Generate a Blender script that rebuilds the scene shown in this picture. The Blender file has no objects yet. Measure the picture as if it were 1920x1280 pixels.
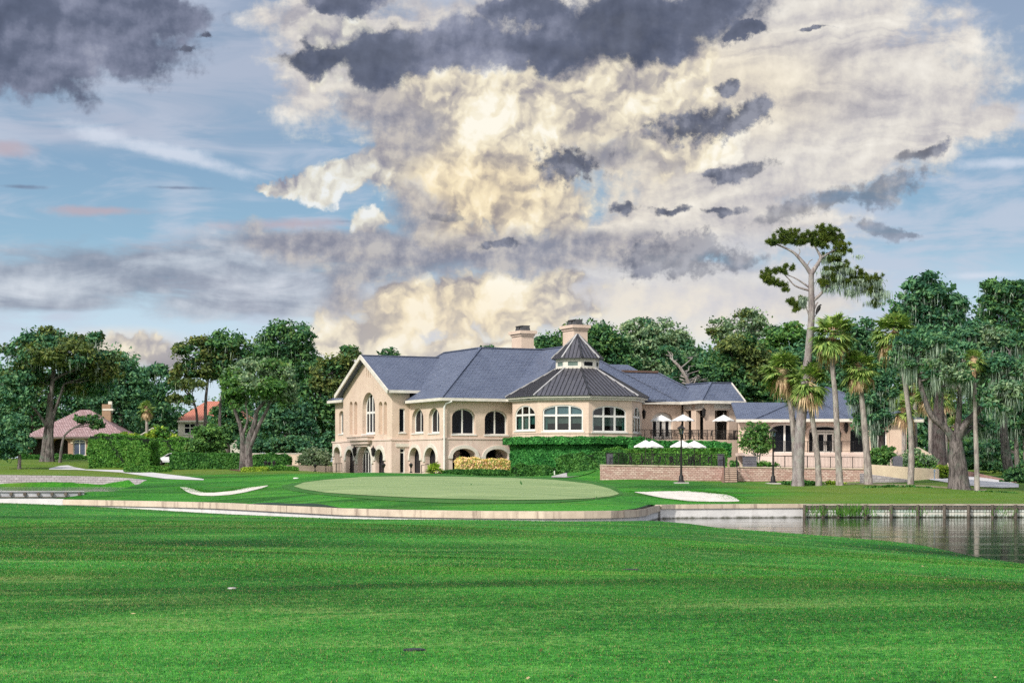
import bpy, math, random
import numpy as np
from mathutils import Vector, Matrix
R = math.radians
random.seed(7); np.random.seed(7)
S = bpy.context.scene
COL = S.collection

# ------------------------------------------------------------------ camera
F, HOR, E = 3600.0, 880.0, 3.0          # focal length and horizon row in photo pixels, eye height above the pond
cam = bpy.data.objects.new('camera', bpy.data.cameras.new('camera'))
COL.objects.link(cam)
cam.location = (0, 0, E); cam.rotation_euler = (R(90), 0, 0)
cam.data.sensor_width = 36; cam.data.lens = 36 * F / 1920
cam.data.shift_y = (HOR - 640) / 1920
cam.data.clip_end = 6000
S.camera = cam
S.view_settings.view_transform = 'Standard'; S.view_settings.look = 'None'
S.view_settings.gamma = 1; S.view_settings.exposure = 1.0
S.cycles.max_bounces = 6; S.cycles.transparent_max_bounces = 12
S.cycles.diffuse_bounces = 2; S.cycles.use_denoising = False
S.cycles.use_adaptive_sampling = True; S.cycles.adaptive_threshold = .015; S.cycles.adaptive_min_samples = 12

# ------------------------------------------------------------------ sun
SUN_AZ, SUN_EL = R(218), R(38)           # azimuth measured clockwise from the view direction
sd = bpy.data.lights.new('sun', 'SUN'); sd.energy = 2.0; sd.angle = R(7); sd.color = (1, .93, .82)
sun = bpy.data.objects.new('sun', sd); COL.objects.link(sun)
sv = Vector((math.sin(SUN_AZ) * math.cos(SUN_EL), math.cos(SUN_AZ) * math.cos(SUN_EL), math.sin(SUN_EL)))
sun.rotation_euler = sv.to_track_quat('Z', 'Y').to_euler()
sun.location = (0, 0, 60)

# ------------------------------------------------------------------ node expressions
class X:
    """a socket (or number) with arithmetic"""
    tree = None
    def __init__(s, v): s.v = v
    @staticmethod
    def node(t, **kw):
        n = X.tree.nodes.new(t)
        for k, v in kw.items(): setattr(n, k, v)
        return n
    @staticmethod
    def put(sock, val):
        if isinstance(val, X): val = val.v
        if isinstance(val, bpy.types.NodeSocket): X.tree.links.new(val, sock)
        elif isinstance(val, (tuple, list)):
            if len(sock.default_value) == 4 and len(val) == 3: val = (*val, 1)
            sock.default_value = val
        else: sock.default_value = val
    @staticmethod
    def m(op, a, b=None, c=None, clamp=False):
        n = X.node('ShaderNodeMath', operation=op, use_clamp=clamp)
        X.put(n.inputs[0], a)
        if b is not None: X.put(n.inputs[1], b)
        if c is not None: X.put(n.inputs[2], c)
        return X(n.outputs[0])
    def __add__(s, o): return X.m('ADD', s, o)
    __radd__ = __add__
    def __sub__(s, o): return X.m('SUBTRACT', s, o)
    def __rsub__(s, o): return X.m('SUBTRACT', o, s)
    def __mul__(s, o): return X.m('MULTIPLY', s, o)
    __rmul__ = __mul__
    def __truediv__(s, o): return X.m('DIVIDE', s, o)
    def sm(s, a, b):
        n = X.node('ShaderNodeMapRange', interpolation_type='SMOOTHSTEP')
        X.put(n.inputs[0], s); n.inputs[1].default_value = a; n.inputs[2].default_value = b
        return X(n.outputs[0])
    def lin(s, a, b, c=0., d=1.):
        n = X.node('ShaderNodeMapRange')
        X.put(n.inputs[0], s)
        for i, v in enumerate((a, b, c, d)): n.inputs[i + 1].default_value = v
        return X(n.outputs[0])
def mixc(f, a, b, mode='MIX'):
    n = X.node('ShaderNodeMix', data_type='RGBA', blend_type=mode)
    X.put(n.inputs[0], f); X.put(n.inputs[6], a); X.put(n.inputs[7], b)
    return X(n.outputs[2])
def noise(vec, scale, detail=4, rough=.5, dist=0, dim='3D', lac=2.0, typ=None):
    n = X.node('ShaderNodeTexNoise', noise_dimensions=dim)
    X.put(n.inputs['Vector'], vec)
    n.inputs['Scale'].default_value = scale; n.inputs['Detail'].default_value = detail
    n.inputs['Roughness'].default_value = rough; n.inputs['Distortion'].default_value = dist
    n.inputs['Lacunarity'].default_value = lac
    return X(n.outputs[0])
def vmap(vec, loc=(0, 0, 0), rot=0, scale=(1, 1, 1), typ='POINT'):
    n = X.node('ShaderNodeMapping', vector_type=typ)
    X.put(n.inputs['Vector'], vec)
    n.inputs['Location'].default_value = loc; n.inputs['Rotation'].default_value = (0, 0, rot)
    n.inputs['Scale'].default_value = scale
    return X(n.outputs[0])
def vop(op, a, b=None):
    n = X.node('ShaderNodeVectorMath', operation=op)
    X.put(n.inputs[0], a)
    if b is not None: X.put(n.inputs[3] if op == 'SCALE' else n.inputs[1], b)
    return X(n.outputs['Value'] if op in ('LENGTH', 'DOT_PRODUCT') else n.outputs[0])
def ramp(f, stops):
    n = X.node('ShaderNodeValToRGB')
    X.put(n.inputs[0], f)
    el = n.color_ramp.elements
    while len(el) < len(stops): el.new(.5)
    for e, (p, c) in zip(el, stops): e.position = p; e.color = (*c, 1)
    return X(n.outputs[0])
def srgb(r, g, b):
    f = lambda c: c / 12.92 if c <= .04045 else ((c + .055) / 1.055) ** 2.4
    return tuple(f(c / 255) for c in (r, g, b))
# ------------------------------------------------------------------ world: daylight sky with cloud layers laid out by direction
w = bpy.data.worlds.new('World'); S.world = w; w.use_nodes = True
w.cycles.sampling_method = 'MANUAL'; w.cycles.sample_map_resolution = 128
X.tree = w.node_tree; w.node_tree.nodes.clear()
def build_sky():
    GAIN = 10 / 2.0            # background strength .1, exposure 1
    tc = X.node('ShaderNodeTexCoord').outputs['Generated']
    sep = X.node('ShaderNodeSeparateXYZ'); X.put(sep.inputs[0], tc)
    dx, dy, dz = (X(o) for o in sep.outputs)
    az = X.m('ARCTAN2', dx, dy) * 36.0
    el = X.m('ARCSINE', dz) * 36.0
    comb = X.node('ShaderNodeCombineXYZ'); X.put(comb.inputs[0], az); X.put(comb.inputs[1], el)
    P0 = X(comb.outputs[0])
    # domain warp: one broad, one fine
    def colnoise(vec, scale, detail, rough=.55):
        n = X.node('ShaderNodeTexNoise', noise_dimensions='2D'); X.put(n.inputs['Vector'], vec)
        n.inputs['Scale'].default_value = scale; n.inputs['Detail'].default_value = detail
        n.inputs['Roughness'].default_value = rough
        return X(n.outputs['Color'])
    wv = vop('SUBTRACT', colnoise(P0, .9, 6, .6), (.5, .5, .5))
    P = vop('ADD', P0, vop('SCALE', wv, .75))
    Pd = vop('ADD', P0, vop('SCALE', wv, .95))
    Ps = vop('ADD', P0, vop('SCALE', wv, .48))
    def ang(px, py):
        return (math.atan((px - 960) / F) * 36, math.atan((HOR - py) / F / math.sqrt(1 + ((px - 960) / F) ** 2)) * 36)
    def field(vec, blobs):
        acc = None
        for b in blobs:
            cx, cy, rx, ry = b[:4]; rot = b[4] if len(b) > 4 else 0; k = b[5] if len(b) > 5 else 1.
            u, v = ang(cx, cy)
            q = vop('SUBTRACT', vec, (u, v, 0))
            if rot:
                n = X.node('ShaderNodeVectorRotate', rotation_type='Z_AXIS'); X.put(n.inputs[0], q); n.inputs['Angle'].default_value = R(-rot); q = X(n.outputs[0])
            d = vop('LENGTH', vop('MULTIPLY', q, (100 / rx, 100 / ry, 0)))
            t = X.m('MULTIPLY_ADD', d, -1.0 * k, 1.0 * k)
            if acc is None: acc = t
            else:
                n = X.node('ShaderNodeMath', operation='SMOOTH_MAX'); X.put(n.inputs[0], acc); X.put(n.inputs[1], t); n.inputs[2].default_value = .25
                acc = X(n.outputs[0])
        return acc
    # ---- fields of noise shared by the layers
    def nz(vec, scale, detail=4, rough=.5, dist=0): return noise(vec, scale, detail, rough, dist, dim='2D')
    LD = (.10, -.13, 0)
    nA = nz(P0, 1.1, 7, .58)                        # billow detail
    nA2 = nz(vop('ADD', P0, LD), 1.1, 5, .55)
    relief = (nA - nA2)                             # slope towards the light
    big = nz(P0, .62, 2, .5) - nz(vop('ADD', P0, (.26, -.34, 0)), .62, 2, .5)
    nB = nz(vmap(P0, scale=(.35, 1.6, 1)), 1.0, 5, .6, .4)   # streaks
    nC = nz(P0, .35, 3, .5)
    nF = nz(P0, 4.5, 4, .6)
    def vo(vec):
        n = X.node('ShaderNodeTexVoronoi', voronoi_dimensions='2D', feature='SMOOTH_F1'); X.put(n.inputs['Vector'], vec)
        n.inputs['Scale'].default_value = 1.5; n.inputs['Smoothness'].default_value = .8; n.inputs['Detail'].default_value = 2
        n.inputs['Roughness'].default_value = .5; n.inputs['Lacunarity'].default_value = 2.4
        return X(n.outputs['Distance'])
    puff = vo(P)
    prelief = vo(vop('ADD', P, (.09, -.14, 0))) - puff

    # ---- clear air
    sky = X.node('ShaderNodeTexSky', sky_type='NISHITA', sun_disc=False, sun_elevation=SUN_EL, sun_rotation=SUN_AZ,
                 air_density=1.0, dust_density=1.5, ozone_density=1.5)
    nish = X(sky.outputs[0])
    blue = ramp(el.lin(0, 9), [(0, srgb(214, 228, 238)), (.24, srgb(205, 225, 240)), (.36, srgb(184, 210, 228)), (.47, srgb(144, 182, 208)), (.62, srgb(132, 166, 196)), (.8, srgb(148, 168, 192)), (1, srgb(140, 156, 182))])
    blue = mixc(.06, mixc(1, blue, (GAIN, GAIN, GAIN), 'MULTIPLY'), nish)
    def C(r, g, b): return tuple(c * GAIN for c in srgb(r, g, b))
    # thin high veils over the blue
    veil = (nB + (nC - .5) * .9).sm(.42, .78)
    col = mixc(veil * .75, blue, C(196, 205, 222))
    col = mixc(field(P0, [(420, 130, 330, 170), (150, 230, 230, 60)]).sm(-.1, .75) * nB.sm(.25, .6) * .8, col, C(178, 188, 208))

    # ---- lilac-grey stratus bank low on the left, reaching under the big cloud
    nS = nz(vmap(P0, scale=(.45, 1.5, 1)), 1.1, 5, .55, .3)
    st = field(P0, [(330, 500, 430, 52, 1), (150, 520, 330, 50), (620, 470, 360, 45, 0), (480, 520, 300, 55), (60, 560, 220, 26), (900, 470, 320, 50), (1130, 460, 280, 42), (520, 560, 300, 40, 2), (1190, 520, 330, 40)])
    stm = (st + (nS - .5) * 1.5 + (nB - .5) * .8).sm(-.14, .50)
    stc = ramp(nS * .8 + nC * .2 + relief * .35, [(.30, C(124, 132, 152)), (.44, C(152, 158, 174)), (.56, C(182, 188, 200)), (.72, C(214, 218, 226))])
    col = mixc(stm * .84, col, stc)
    for bl, c_ in (([(190, 395, 130, 13, 1), (10, 278, 70, 24, -8), (560, 420, 190, 16, 3), (1360, 545, 140, 22, 12)], C(188, 174, 184)),
                   ([(190, 252, 90, 24, -6), (330, 290, 260, 20, -14), (1880, 306, 120, 16, 0), (1880, 215, 160, 30, 0), (1830, 517, 80, 10)], C(214, 222, 236)),
                   ([(40, 350, 60, 6), (330, 352, 90, 5), (690, 415, 90, 6)], C(118, 134, 160))):
        col = mixc((field(P0, bl) + (nS - .5) * 1.3 + (nF - .5) * .5).sm(.0, .95) * .8, col, c_)

    # ---- the great lit cloud: anvil sweeping right and tower in the middle
    anv = field(P, [(600, 110, 110, 130), (560, 40, 90, 60), (1300, 190, 560, 210, 4), (1600, 170, 330, 150, -8), (1450, 310, 420, 110, 10), (820, 130, 300, 170), (1130, 60, 420, 150), (1690, 240, 230, 80, 22),
                    (1500, 90, 400, 130), (1330, 420, 300, 90), (1820, 230, 150, 45, 10), (640, 60, 130, 100), (1250, 540, 380, 70), (1400, 560, 250, 60)])
    swirl = nz(vmap(Ps, rot=R(-26), scale=(.38, 1.35, 1)), .9, 5, .52, .9)
    am = (anv + (nA - .5) * .8 + (swirl - .5) * .8 + (nF - .5) * .25).sm(-.04, .44)
    ac = ramp(swirl * .85 + nA * .15 + relief * .6, [(.26, C(174, 172, 180)), (.42, C(204, 200, 200)), (.56, C(226, 221, 214)), (.74, C(244, 239, 230))])
    warm = field(P0, [(1000, 260, 480, 260), (1300, 170, 420, 150), (850, 600, 400, 120)]).sm(0, .8)
    ac = mixc(warm * .8, ac, (1.08, 1.02, .88), 'MULTIPLY')
    rain = field(P0, [(1250, 540, 560, 90), (1450, 480, 300, 60)]).sm(0, .7)
    ac = mixc(rain * .45, ac, C(190, 198, 214))
    col = mixc(am, col, ac)
    tow = field(P, [(960, 220, 230, 200), (880, 330, 200, 140), (1010, 400, 150, 80), (820, 150, 220, 110), (1080, 190, 230, 140), (800, 585, 230, 75, 0), (960, 570, 230, 80), (690, 630, 170, 60),
                    (850, 430, 120, 60), (630, 335, 110, 50, 8), (540, 352, 80, 22, 6), (690, 415, 55, 30), (730, 320, 90, 70), (240, 650, 120, 44), (310, 670, 90, 40), (1170, 110, 240, 110), (1250, 240, 170, 110), (1050, 520, 80, 30), (640, 90, 110, 90), (850, 650, 260, 40)])
    tm = (tow + (nA - .5) * .55 + (.42 - puff) * .45).sm(.0, .34)
    tsh = prelief * .62 + relief * .42 + big * 1.5 + (.42 - puff) * .22 + (nC - .5) * .5 + .58
    tc_ = ramp(tsh, [(.12, C(158, 154, 160)), (.33, C(192, 185, 178)), (.50, C(224, 214, 195)), (.68, C(245, 235, 210)), (.92, C(255, 250, 235))])
    cool = field(P0, [(620, 340, 180, 90), (540, 350, 120, 60), (660, 415, 90, 50), (640, 90, 150, 110)]).sm(0, .5)
    tc_ = mixc(cool, tc_, mixc(1, tc_, (.86, .92, 1.05), 'MULTIPLY'))
    gold = field(P0, [(900, 360, 260, 120), (830, 590, 300, 90)]).sm(0, .8)
    tc_ = mixc(gold * .9, tc_, (1.03, .96, .84), 'MULTIPLY')
    col = mixc(tm, col, tc_)
    # grey undersides across the tower
    un = field(P, [(900, 470, 420, 50), (620, 455, 260, 40), (760, 250, 90, 90), (780, 400, 60, 70, 30), (1120, 460, 210, 42), (740, 500, 190, 40), (650, 560, 60, 60), (690, 200, 70, 50), (1150, 290, 80, 40)])
    um = (un + (nA - .5) * 1.0).sm(-.08, .55)
    col = mixc(um * .82, col, ramp(nA + relief, [(.3, C(134, 136, 152)), (.5, C(164, 162, 170)), (.7, C(196, 190, 186))]))

    lowm = field(P0, [(820, 640, 330, 130), (1250, 590, 420, 90), (230, 650, 170, 45)]).sm(.0, .6)
    col = mixc(lowm * (.85 - tm * .6), col, ramp(nA, [(.3, C(214, 212, 216)), (.6, C(240, 232, 218))]))
    # ---- dark slate scud in front
    dk = field(Pd, [(120, 50, 270, 95, -6), (50, 110, 150, 75, -12), (270, 15, 150, 50, -10), (30, 30, 180, 110),
                    (600, 108, 95, 32, 2), (720, 105, 120, 55, 4), (860, 85, 150, 55, 6), (1010, 85, 140, 52, 2), (1150, 55, 180, 72, 8), (1300, 20, 150, 55, 4), (1230, 90, 100, 34), (990, 15, 120, 30), (650, 5, 90, 26), (1390, 62, 55, 20, 10), (1250, 40, 150, 60)])
    dm = (dk + (nA - .5) * .80 + (nF - .5) * .40).sm(-.10, .32)
    dc = ramp(nC * .7 + nS * .2 + nA * .1 + relief * .55 - (dk.lin(0, 1, 0, .14)), [(.22, C(78, 86, 106)), (.42, C(98, 106, 128)), (.58, C(132, 138, 160)), (.78, C(176, 180, 196))])
    col = mixc(dm * .97, col, dc)
    sc = field(Ps, [(1325, 232, 125, 32, 6), (1415, 207, 46, 20, 20), (1070, 306, 68, 44, 2), (1175, 391, 30, 13), (1262, 394, 42, 9), (1350, 396, 48, 9), (1390, 322, 70, 17, 18), (1345, 322, 28, 10), (1370, 162, 28, 15, 8), (1530, 52, 30, 5),
                    (1290, 483, 125, 44, 2), (1370, 488, 60, 18), (1720, 292, 55, 16, 15), (1640, 360, 90, 26, 12), (1560, 375, 60, 28, 20), (1650, 430, 60, 16, -20), (1700, 440, 26, 10), (1470, 400, 60, 24, 20), (830, 398, 50, 10),
                    (345, 92, 24, 8), (385, 68, 18, 7), (940, 455, 40, 10)])
    sm_ = (sc + (nA - .5) * 1.4 + (nF - .5) * 1.5).sm(-.12, .50)
    sc_c = ramp(nA + relief, [(.3, C(84, 90, 108)), (.5, C(104, 110, 128)), (.7, C(140, 144, 160))])
    soft = field(P0, [(1600, 370, 240, 130), (1680, 440, 120, 50), (820, 400, 80, 30), (1470, 400, 100, 60), (1340, 480, 200, 60)]).sm(0, .5)
    col = mixc(sm_ * (.95 - soft * .35), col, sc_c)
    # haze at the very horizon and ground below it
    col = mixc(el.sm(1.2, -.2) * .35, col, C(214, 222, 230))
    col = mixc(el.sm(0, -.6), col, C(60, 80, 60))
    # brighter sky round the sun, behind the camera
    back = dy.sm(.1, -.7)
    def bgn(c):
        n = X.node('ShaderNodeBackground'); X.put(n.inputs[0], c); n.inputs[1].default_value = .1
        return n
    # away from the great cloud the sky is a plainer broken overcast
    away = X.m('MAXIMUM', X.m('ABSOLUTE', az).sm(10.6, 12.2), el.sm(9.6, 11.2))
    away = X.m('MAXIMUM', away, el.sm(.3, -.2))
    nW = noise(tc, 2.2, 3, .55)
    plain = mixc(nW.sm(.35, .62), mixc(.85, mixc(1, nish, (1.6, 1.6, 1.6), 'MULTIPLY'), C(128, 160, 200)), C(206, 208, 216))
    plain = mixc(back * .6, plain, (7.5, 7.0, 6.2))
    plain = mixc(el.sm(0, -.8), plain, C(60, 80, 60))
    mx = X.node('ShaderNodeMixShader'); X.put(mx.inputs[0], away)
    X.put(mx.inputs[1], X(bgn(col).outputs[0])); X.put(mx.inputs[2], X(bgn(plain).outputs[0]))
    bg = mx
    out = X.node('ShaderNodeOutputWorld'); X.put(out.inputs[0], X(bg.outputs[0]))
build_sky()
# ------------------------------------------------------------------ mesh helpers
def wx(px, D): return (px - 960) / F * D
def wz(py, D): return E + (HOR - py) / F * D
def W(px, py, D): return Vector((wx(px, D), D, wz(py, D)))

def tag(o, label=None, cat=None, group=None, kind=None):
    if label: o['label'] = label
    if cat: o['category'] = cat
    if group: o['group'] = group
    if kind: o['kind'] = kind
    return o
def empty(name, loc, label=None, cat=None, group=None, rz=0):
    o = bpy.data.objects.new(name, None); COL.objects.link(o)
    o.location = loc; o.rotation_euler = (0, 0, rz); o.empty_display_size = .3
    return tag(o, label, cat, group)
def origin_of(p):
    v = Vector((0, 0, 0))
    while p is not None: v = v + Vector(p.location); p = p.parent
    return v
def copy_tree(o, parent=None):
    c = o.copy(); COL.objects.link(c)
    if parent is not None: c.parent = parent; c.matrix_parent_inverse = o.matrix_parent_inverse
    for ch in list(o.children): copy_tree(ch, c)
    return c
def link_np(name, co, loops, starts, mats, parent=None, matidx=None, local=False, smooth=False):
    """mesh from numpy arrays; coordinates are world ones unless local"""
    me = bpy.data.meshes.new(name)
    co = np.asarray(co, dtype=np.float32)
    if parent is not None and not local: co = co - np.array(origin_of(parent), dtype=np.float32)
    me.vertices.add(len(co)); me.vertices.foreach_set('co', co.ravel())
    me.loops.add(len(loops)); me.loops.foreach_set('vertex_index', np.asarray(loops, dtype=np.int32))
    me.polygons.add(len(starts)); me.polygons.foreach_set('loop_start', np.asarray(starts, dtype=np.int32))
    for m in (mats if isinstance(mats, (list, tuple)) else [mats]): me.materials.append(m)
    if matidx is not None: me.polygons.foreach_set('material_index', np.asarray(matidx, dtype=np.int32))
    me.update(calc_edges=True)
    if smooth: me.polygons.foreach_set('use_smooth', np.ones(len(starts), dtype=bool))
    o = bpy.data.objects.new(name, me); COL.objects.link(o)
    if parent is not None: o.parent = parent
    return o
class MB:
    def __init__(s): s.v = []; s.f = []; s.m = []; s.smooth = []
    def add(s, vs, fs, mat=0, smooth=False):
        n = len(s.v); s.v += [tuple(v) for v in vs]
        for f in fs: s.f.append([i + n for i in f]); s.m.append(mat); s.smooth.append(smooth)
        return s
    def poly(s, pts, mat=0): return s.add(pts, [list(range(len(pts)))], mat)
    def slab(s, pts, th, mat=0):
        """polygon with thickness th downwards"""
        n = len(pts); lo = [(p[0], p[1], p[2] - th) for p in pts]
        return s.add(list(pts) + lo, [list(range(n)), list(range(2 * n - 1, n - 1, -1))] + [[i, n + i, n + (i + 1) % n, (i + 1) % n] for i in range(n)], mat)
    def box(s, c, d, rz=0, mat=0, taper=1.0):
        cx, cy, cz = c; hx, hy, hz = d[0] / 2, d[1] / 2, d[2] / 2
        cr, sr = math.cos(rz), math.sin(rz); vs = []
        for k, (x, y, z) in enumerate([(-hx, -hy, -hz), (hx, -hy, -hz), (hx, hy, -hz), (-hx, hy, -hz), (-hx, -hy, hz), (hx, -hy, hz), (hx, hy, hz), (-hx, hy, hz)]):
            if k > 3: x *= taper; y *= taper
            vs.append((cx + x * cr - y * sr, cy + x * sr + y * cr, cz + z))
        return s.add(vs, [[0, 3, 2, 1], [4, 5, 6, 7], [0, 1, 5, 4], [1, 2, 6, 5], [2, 3, 7, 6], [3, 0, 4, 7]], mat)
    def beam(s, p0, p1, w, h, mat=0, lift=0):
        """box of width w, height h along p0-p1 (top centre line on p0-p1 when lift=0 is centre)"""
        p0, p1 = Vector(p0), Vector(p1); d = (p1 - p0)
        side = d.cross(Vector((0, 0, 1)))
        if side.length < 1e-6: side = Vector((1, 0, 0))
        side.normalize(); up = side.cross(d).normalized()
        o = up * lift; a, b = side * w / 2, up * h / 2
        vs = [p + o + q for p in (p0, p1) for q in (-a - b, a - b, a + b, -a + b)]
        return s.add(vs, [[0, 3, 2, 1], [4, 5, 6, 7], [0, 1, 5, 4], [1, 2, 6, 5], [2, 3, 7, 6], [3, 0, 4, 7]], mat)
    def tube(s, pts, rad, n=8, mat=0, cap=True, smooth=True, wob=0.):
        pts = [Vector(p) for p in pts]
        if not hasattr(rad, '__len__'): rad = [rad] * len(pts)
        rings = []; base = len(s.v)
        ref = Vector((.31, .17, .93)) if abs((pts[-1] - pts[0]).normalized().z) < .8 else Vector((1, .1, 0))
        for i, p in enumerate(pts):
            t = (pts[min(i + 1, len(pts) - 1)] - pts[max(i - 1, 0)]).normalized()
            a = ref.cross(t).normalized(); b = t.cross(a)
            for k in range(n):
                th = 2 * math.pi * k / n
                r = rad[i] * (1 + (random.uniform(-wob, wob) if wob else 0))
                rings.append(p + (a * math.cos(th) + b * math.sin(th)) * r)
        fs = [[i * n + k, i * n + (k + 1) % n, (i + 1) * n + (k + 1) % n, (i + 1) * n + k] for i in range(len(pts) - 1) for k in range(n)]
        s.add(rings, fs, mat, smooth)
        if cap: s.add([rings[k] for k in range(n)], [list(range(n))[::-1]], mat); s.add(rings[-n:], [list(range(n))], mat)
        return s
    def lathe(s, c, prof, n=12, mat=0, smooth=True):
        """prof: (radius, z) pairs"""
        vs = [(c[0] + r * math.cos(2 * math.pi * k / n), c[1] + r * math.sin(2 * math.pi * k / n), c[2] + z) for r, z in prof for k in range(n)]
        fs = [[i * n + k, i * n + (k + 1) % n, (i + 1) * n + (k + 1) % n, (i + 1) * n + k] for i in range(len(prof) - 1) for k in range(n)]
        return s.add(vs, fs, mat, smooth)
    def build(s, name, mats, parent=None, uv=True, local=False):
        me = bpy.data.meshes.new(name)
        o0 = np.array(origin_of(parent)) if (parent is not None and not local) else np.zeros(3)
        co = np.array(s.v, dtype=float) - o0
        me.from_pydata([tuple(c) for c in co], [], s.f)
        for m in (mats if isinstance(mats, (list, tuple)) else [mats]): me.materials.append(m)
        me.polygons.foreach_set('material_index', s.m)
        me.polygons.foreach_set('use_smooth', s.smooth)
        me.update()
        if uv:   # metres along the surface: u level, v up the slope
            L = me.uv_layers.new(name='metres'); vals = np.zeros((len(me.loops), 2), dtype=np.float32)
            for p in me.polygons:
                n = p.normal
                u = Vector((-n.y, n.x, 0))
                u = Vector((1, 0, 0)) if u.length < 1e-3 else u.normalized()
                v = n.cross(u)
                if v.z < 0: v = -v
                for li in p.loop_indices:
                    c = me.vertices[me.loops[li].vertex_index].co
                    vals[li] = (c.dot(u), c.dot(v))
            L.data.foreach_set('uv', vals.ravel())
        o = bpy.data.objects.new(name, me); COL.objects.link(o)
        if parent is not None: o.parent = parent
        return o

# ------------------------------------------------------------------ materials
def newmat(name):
    m = bpy.data.materials.new(name); m.use_nodes = True
    X.tree = m.node_tree; m.node_tree.nodes.clear()
    b = X.node('ShaderNodeBsdfPrincipled'); o = X.node('ShaderNodeOutputMaterial')
    X.tree.links.new(b.outputs[0], o.inputs[0])
    return m, b
def geo(): return X.node('ShaderNodeNewGeometry').outputs['Position']
def uvn(): return X.node('ShaderNodeTexCoord').outputs['UV']
def bump(b, h, strength=.3, dist=.05):
    n = X.node('ShaderNodeBump'); n.inputs['Strength'].default_value = strength; n.inputs['Distance'].default_value = dist
    X.put(n.inputs['Height'], h); X.tree.links.new(n.outputs[0], b.inputs['Normal'])
def rnd_island(): return X(X.node('ShaderNodeNewGeometry').outputs['Random Per Island'])
def mat_simple(name, c1, c2=None, scale=2., rough=.7, metal=0, bstr=0, spec=.3, detail=5):
    m, b = newmat(name); p = geo()
    n = noise(p, scale, detail, .6)
    X.put(b.inputs['Base Color'], mixc(n.sm(.3, .7), c1, c2 or tuple(x * .85 for x in c1)))
    b.inputs['Roughness'].default_value = rough; b.inputs['Metallic'].default_value = metal
    b.inputs['Specular IOR Level'].default_value = spec
    if bstr: bump(b, noise(p, scale * 8, 3), bstr, .02)
    return m
def mat_foliage(name, dark, mid, light, sc=.45, tip=None, trans=.25):
    m, b = newmat(name); p = geo()
    n1 = noise(p, sc, 3, .6); r = rnd_island()
    f = n1 * .62 + r * .38; g_ = 2.2
    dark, mid, light = (tuple(c * g_ for c in q) for q in (dark, mid, light))
    stops = [(.25, dark), (.47, mid), (.68, light)]
    if tip: stops.append((.80, tip))
    col = ramp(f, [(.5 + (p_ - .5) * .85, c_) for p_, c_ in stops])
    X.put(b.inputs['Base Color'], col)
    b.inputs['Roughness'].default_value = .62; b.inputs['Specular IOR Level'].default_value = .25
    t = X.node('ShaderNodeBsdfTranslucent'); X.put(t.inputs[0], mixc(1, col, (1.1, 1.25, .6), 'MULTIPLY'))
    mx = X.node('ShaderNodeMixShader'); mx.inputs[0].default_value = trans
    X.tree.links.new(b.outputs[0], mx.inputs[1]); X.tree.links.new(t.outputs[0], mx.inputs[2])
    out = [n for n in X.tree.nodes if n.type == 'OUTPUT_MATERIAL'][0]
    X.tree.links.new(mx.outputs[0], out.inputs[0])
    return m
def mat_stucco(name, c1, c2, c3):
    m, b = newmat(name); p = geo()
    n = noise(p, .6, 5, .65); n2 = noise(vmap(p, scale=(2.6, 2.6, .22)), 1, 6, .68); n3 = noise(p, 14, 3)
    col = mixc(n.sm(.3, .72), c1, c2); col = mixc(n2.sm(.5, .72) * .6, col, c3)
    X.put(b.inputs['Base Color'], col); b.inputs['Roughness'].default_value = .85; b.inputs['Specular IOR Level'].default_value = .15
    bump(b, n3, .25, .015)
    return m
def mat_brick(name, cols, mortar, bw, bh, msize=.02, rough=.8, bstr=.5, offset=.5, squash=1, var=.5, nscale=1.5, bias=0, spec=.3):
    m, b = newmat(name); uv = uvn()
    t = X.node('ShaderNodeTexBrick'); X.put(t.inputs['Vector'], uv)
    t.offset = offset; t.inputs['Scale'].default_value = 1; t.inputs['Brick Width'].default_value = bw; t.inputs['Row Height'].default_value = bh
    t.inputs['Mortar Size'].default_value = msize; t.inputs['Mortar Smooth'].default_value = .2; t.inputs['Bias'].default_value = bias
    t.inputs['Color1'].default_value = (*cols[0], 1); t.inputs['Color2'].default_value = (*cols[1], 1); t.inputs['Mortar'].default_value = (*mortar, 1)
    n = noise(geo(), nscale, 5, .6)
    col = mixc(n.sm(.3, .75) * var, X(t.outputs['Color']), cols[2])
    X.put(b.inputs['Base Color'], col); b.inputs['Roughness'].default_value = rough; b.inputs['Specular IOR Level'].default_value = spec
    bump(b, X(t.outputs['Fac']) * -1.0 + noise(geo(), 20, 2) * .4, bstr, .03)
    return m
M = {}
M['wall'] = mat_stucco('stucco', (.71, .575, .48), (.62, .49, .41), (.49, .385, .335))
M['wall_low'] = mat_stucco('stucco_lower', (.71, .58, .52), (.61, .48, .43), (.80, .71, .66))
M['trim'] = mat_simple('white_trim', (.74, .71, .65), (.62, .59, .54), 1.5, .6)
M['white'] = mat_simple('white_paint', (.80, .80, .78), (.70, .70, .69), 2, .45)
M['slate'] = mat_brick('slate_tiles', [(.092, .114, .182), (.120, .146, .222), (.148, .176, .255)], (.052, .064, .104), .46, .30, .030, .50, .6, var=.45, nscale=.7)
M['metal_roof'] = mat_simple('seamed_metal', (.125, .125, .150), (.10, .10, .125), 1.2, .42, .35, 0, .5)
M['hip_flashing'] = mat_simple('pale_hip_flashing', (.46, .46, .48), (.38, .38, .40), 2, .5)
M['metal_seam'] = mat_simple('metal_seams', (.05, .052, .062), None, 1.2, .45, .3)
M['rust'] = mat_simple('aged_copper_ridge', (.17, .10, .075), (.12, .08, .07), 3, .6)
M['black'] = mat_simple('black_iron', (.018, .018, .020), (.03, .028, .028), 5, .5, .3)
M['dark'] = mat_simple('dark_interior', (.03, .025, .022), (.02, .018, .018), 1, .9)
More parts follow.
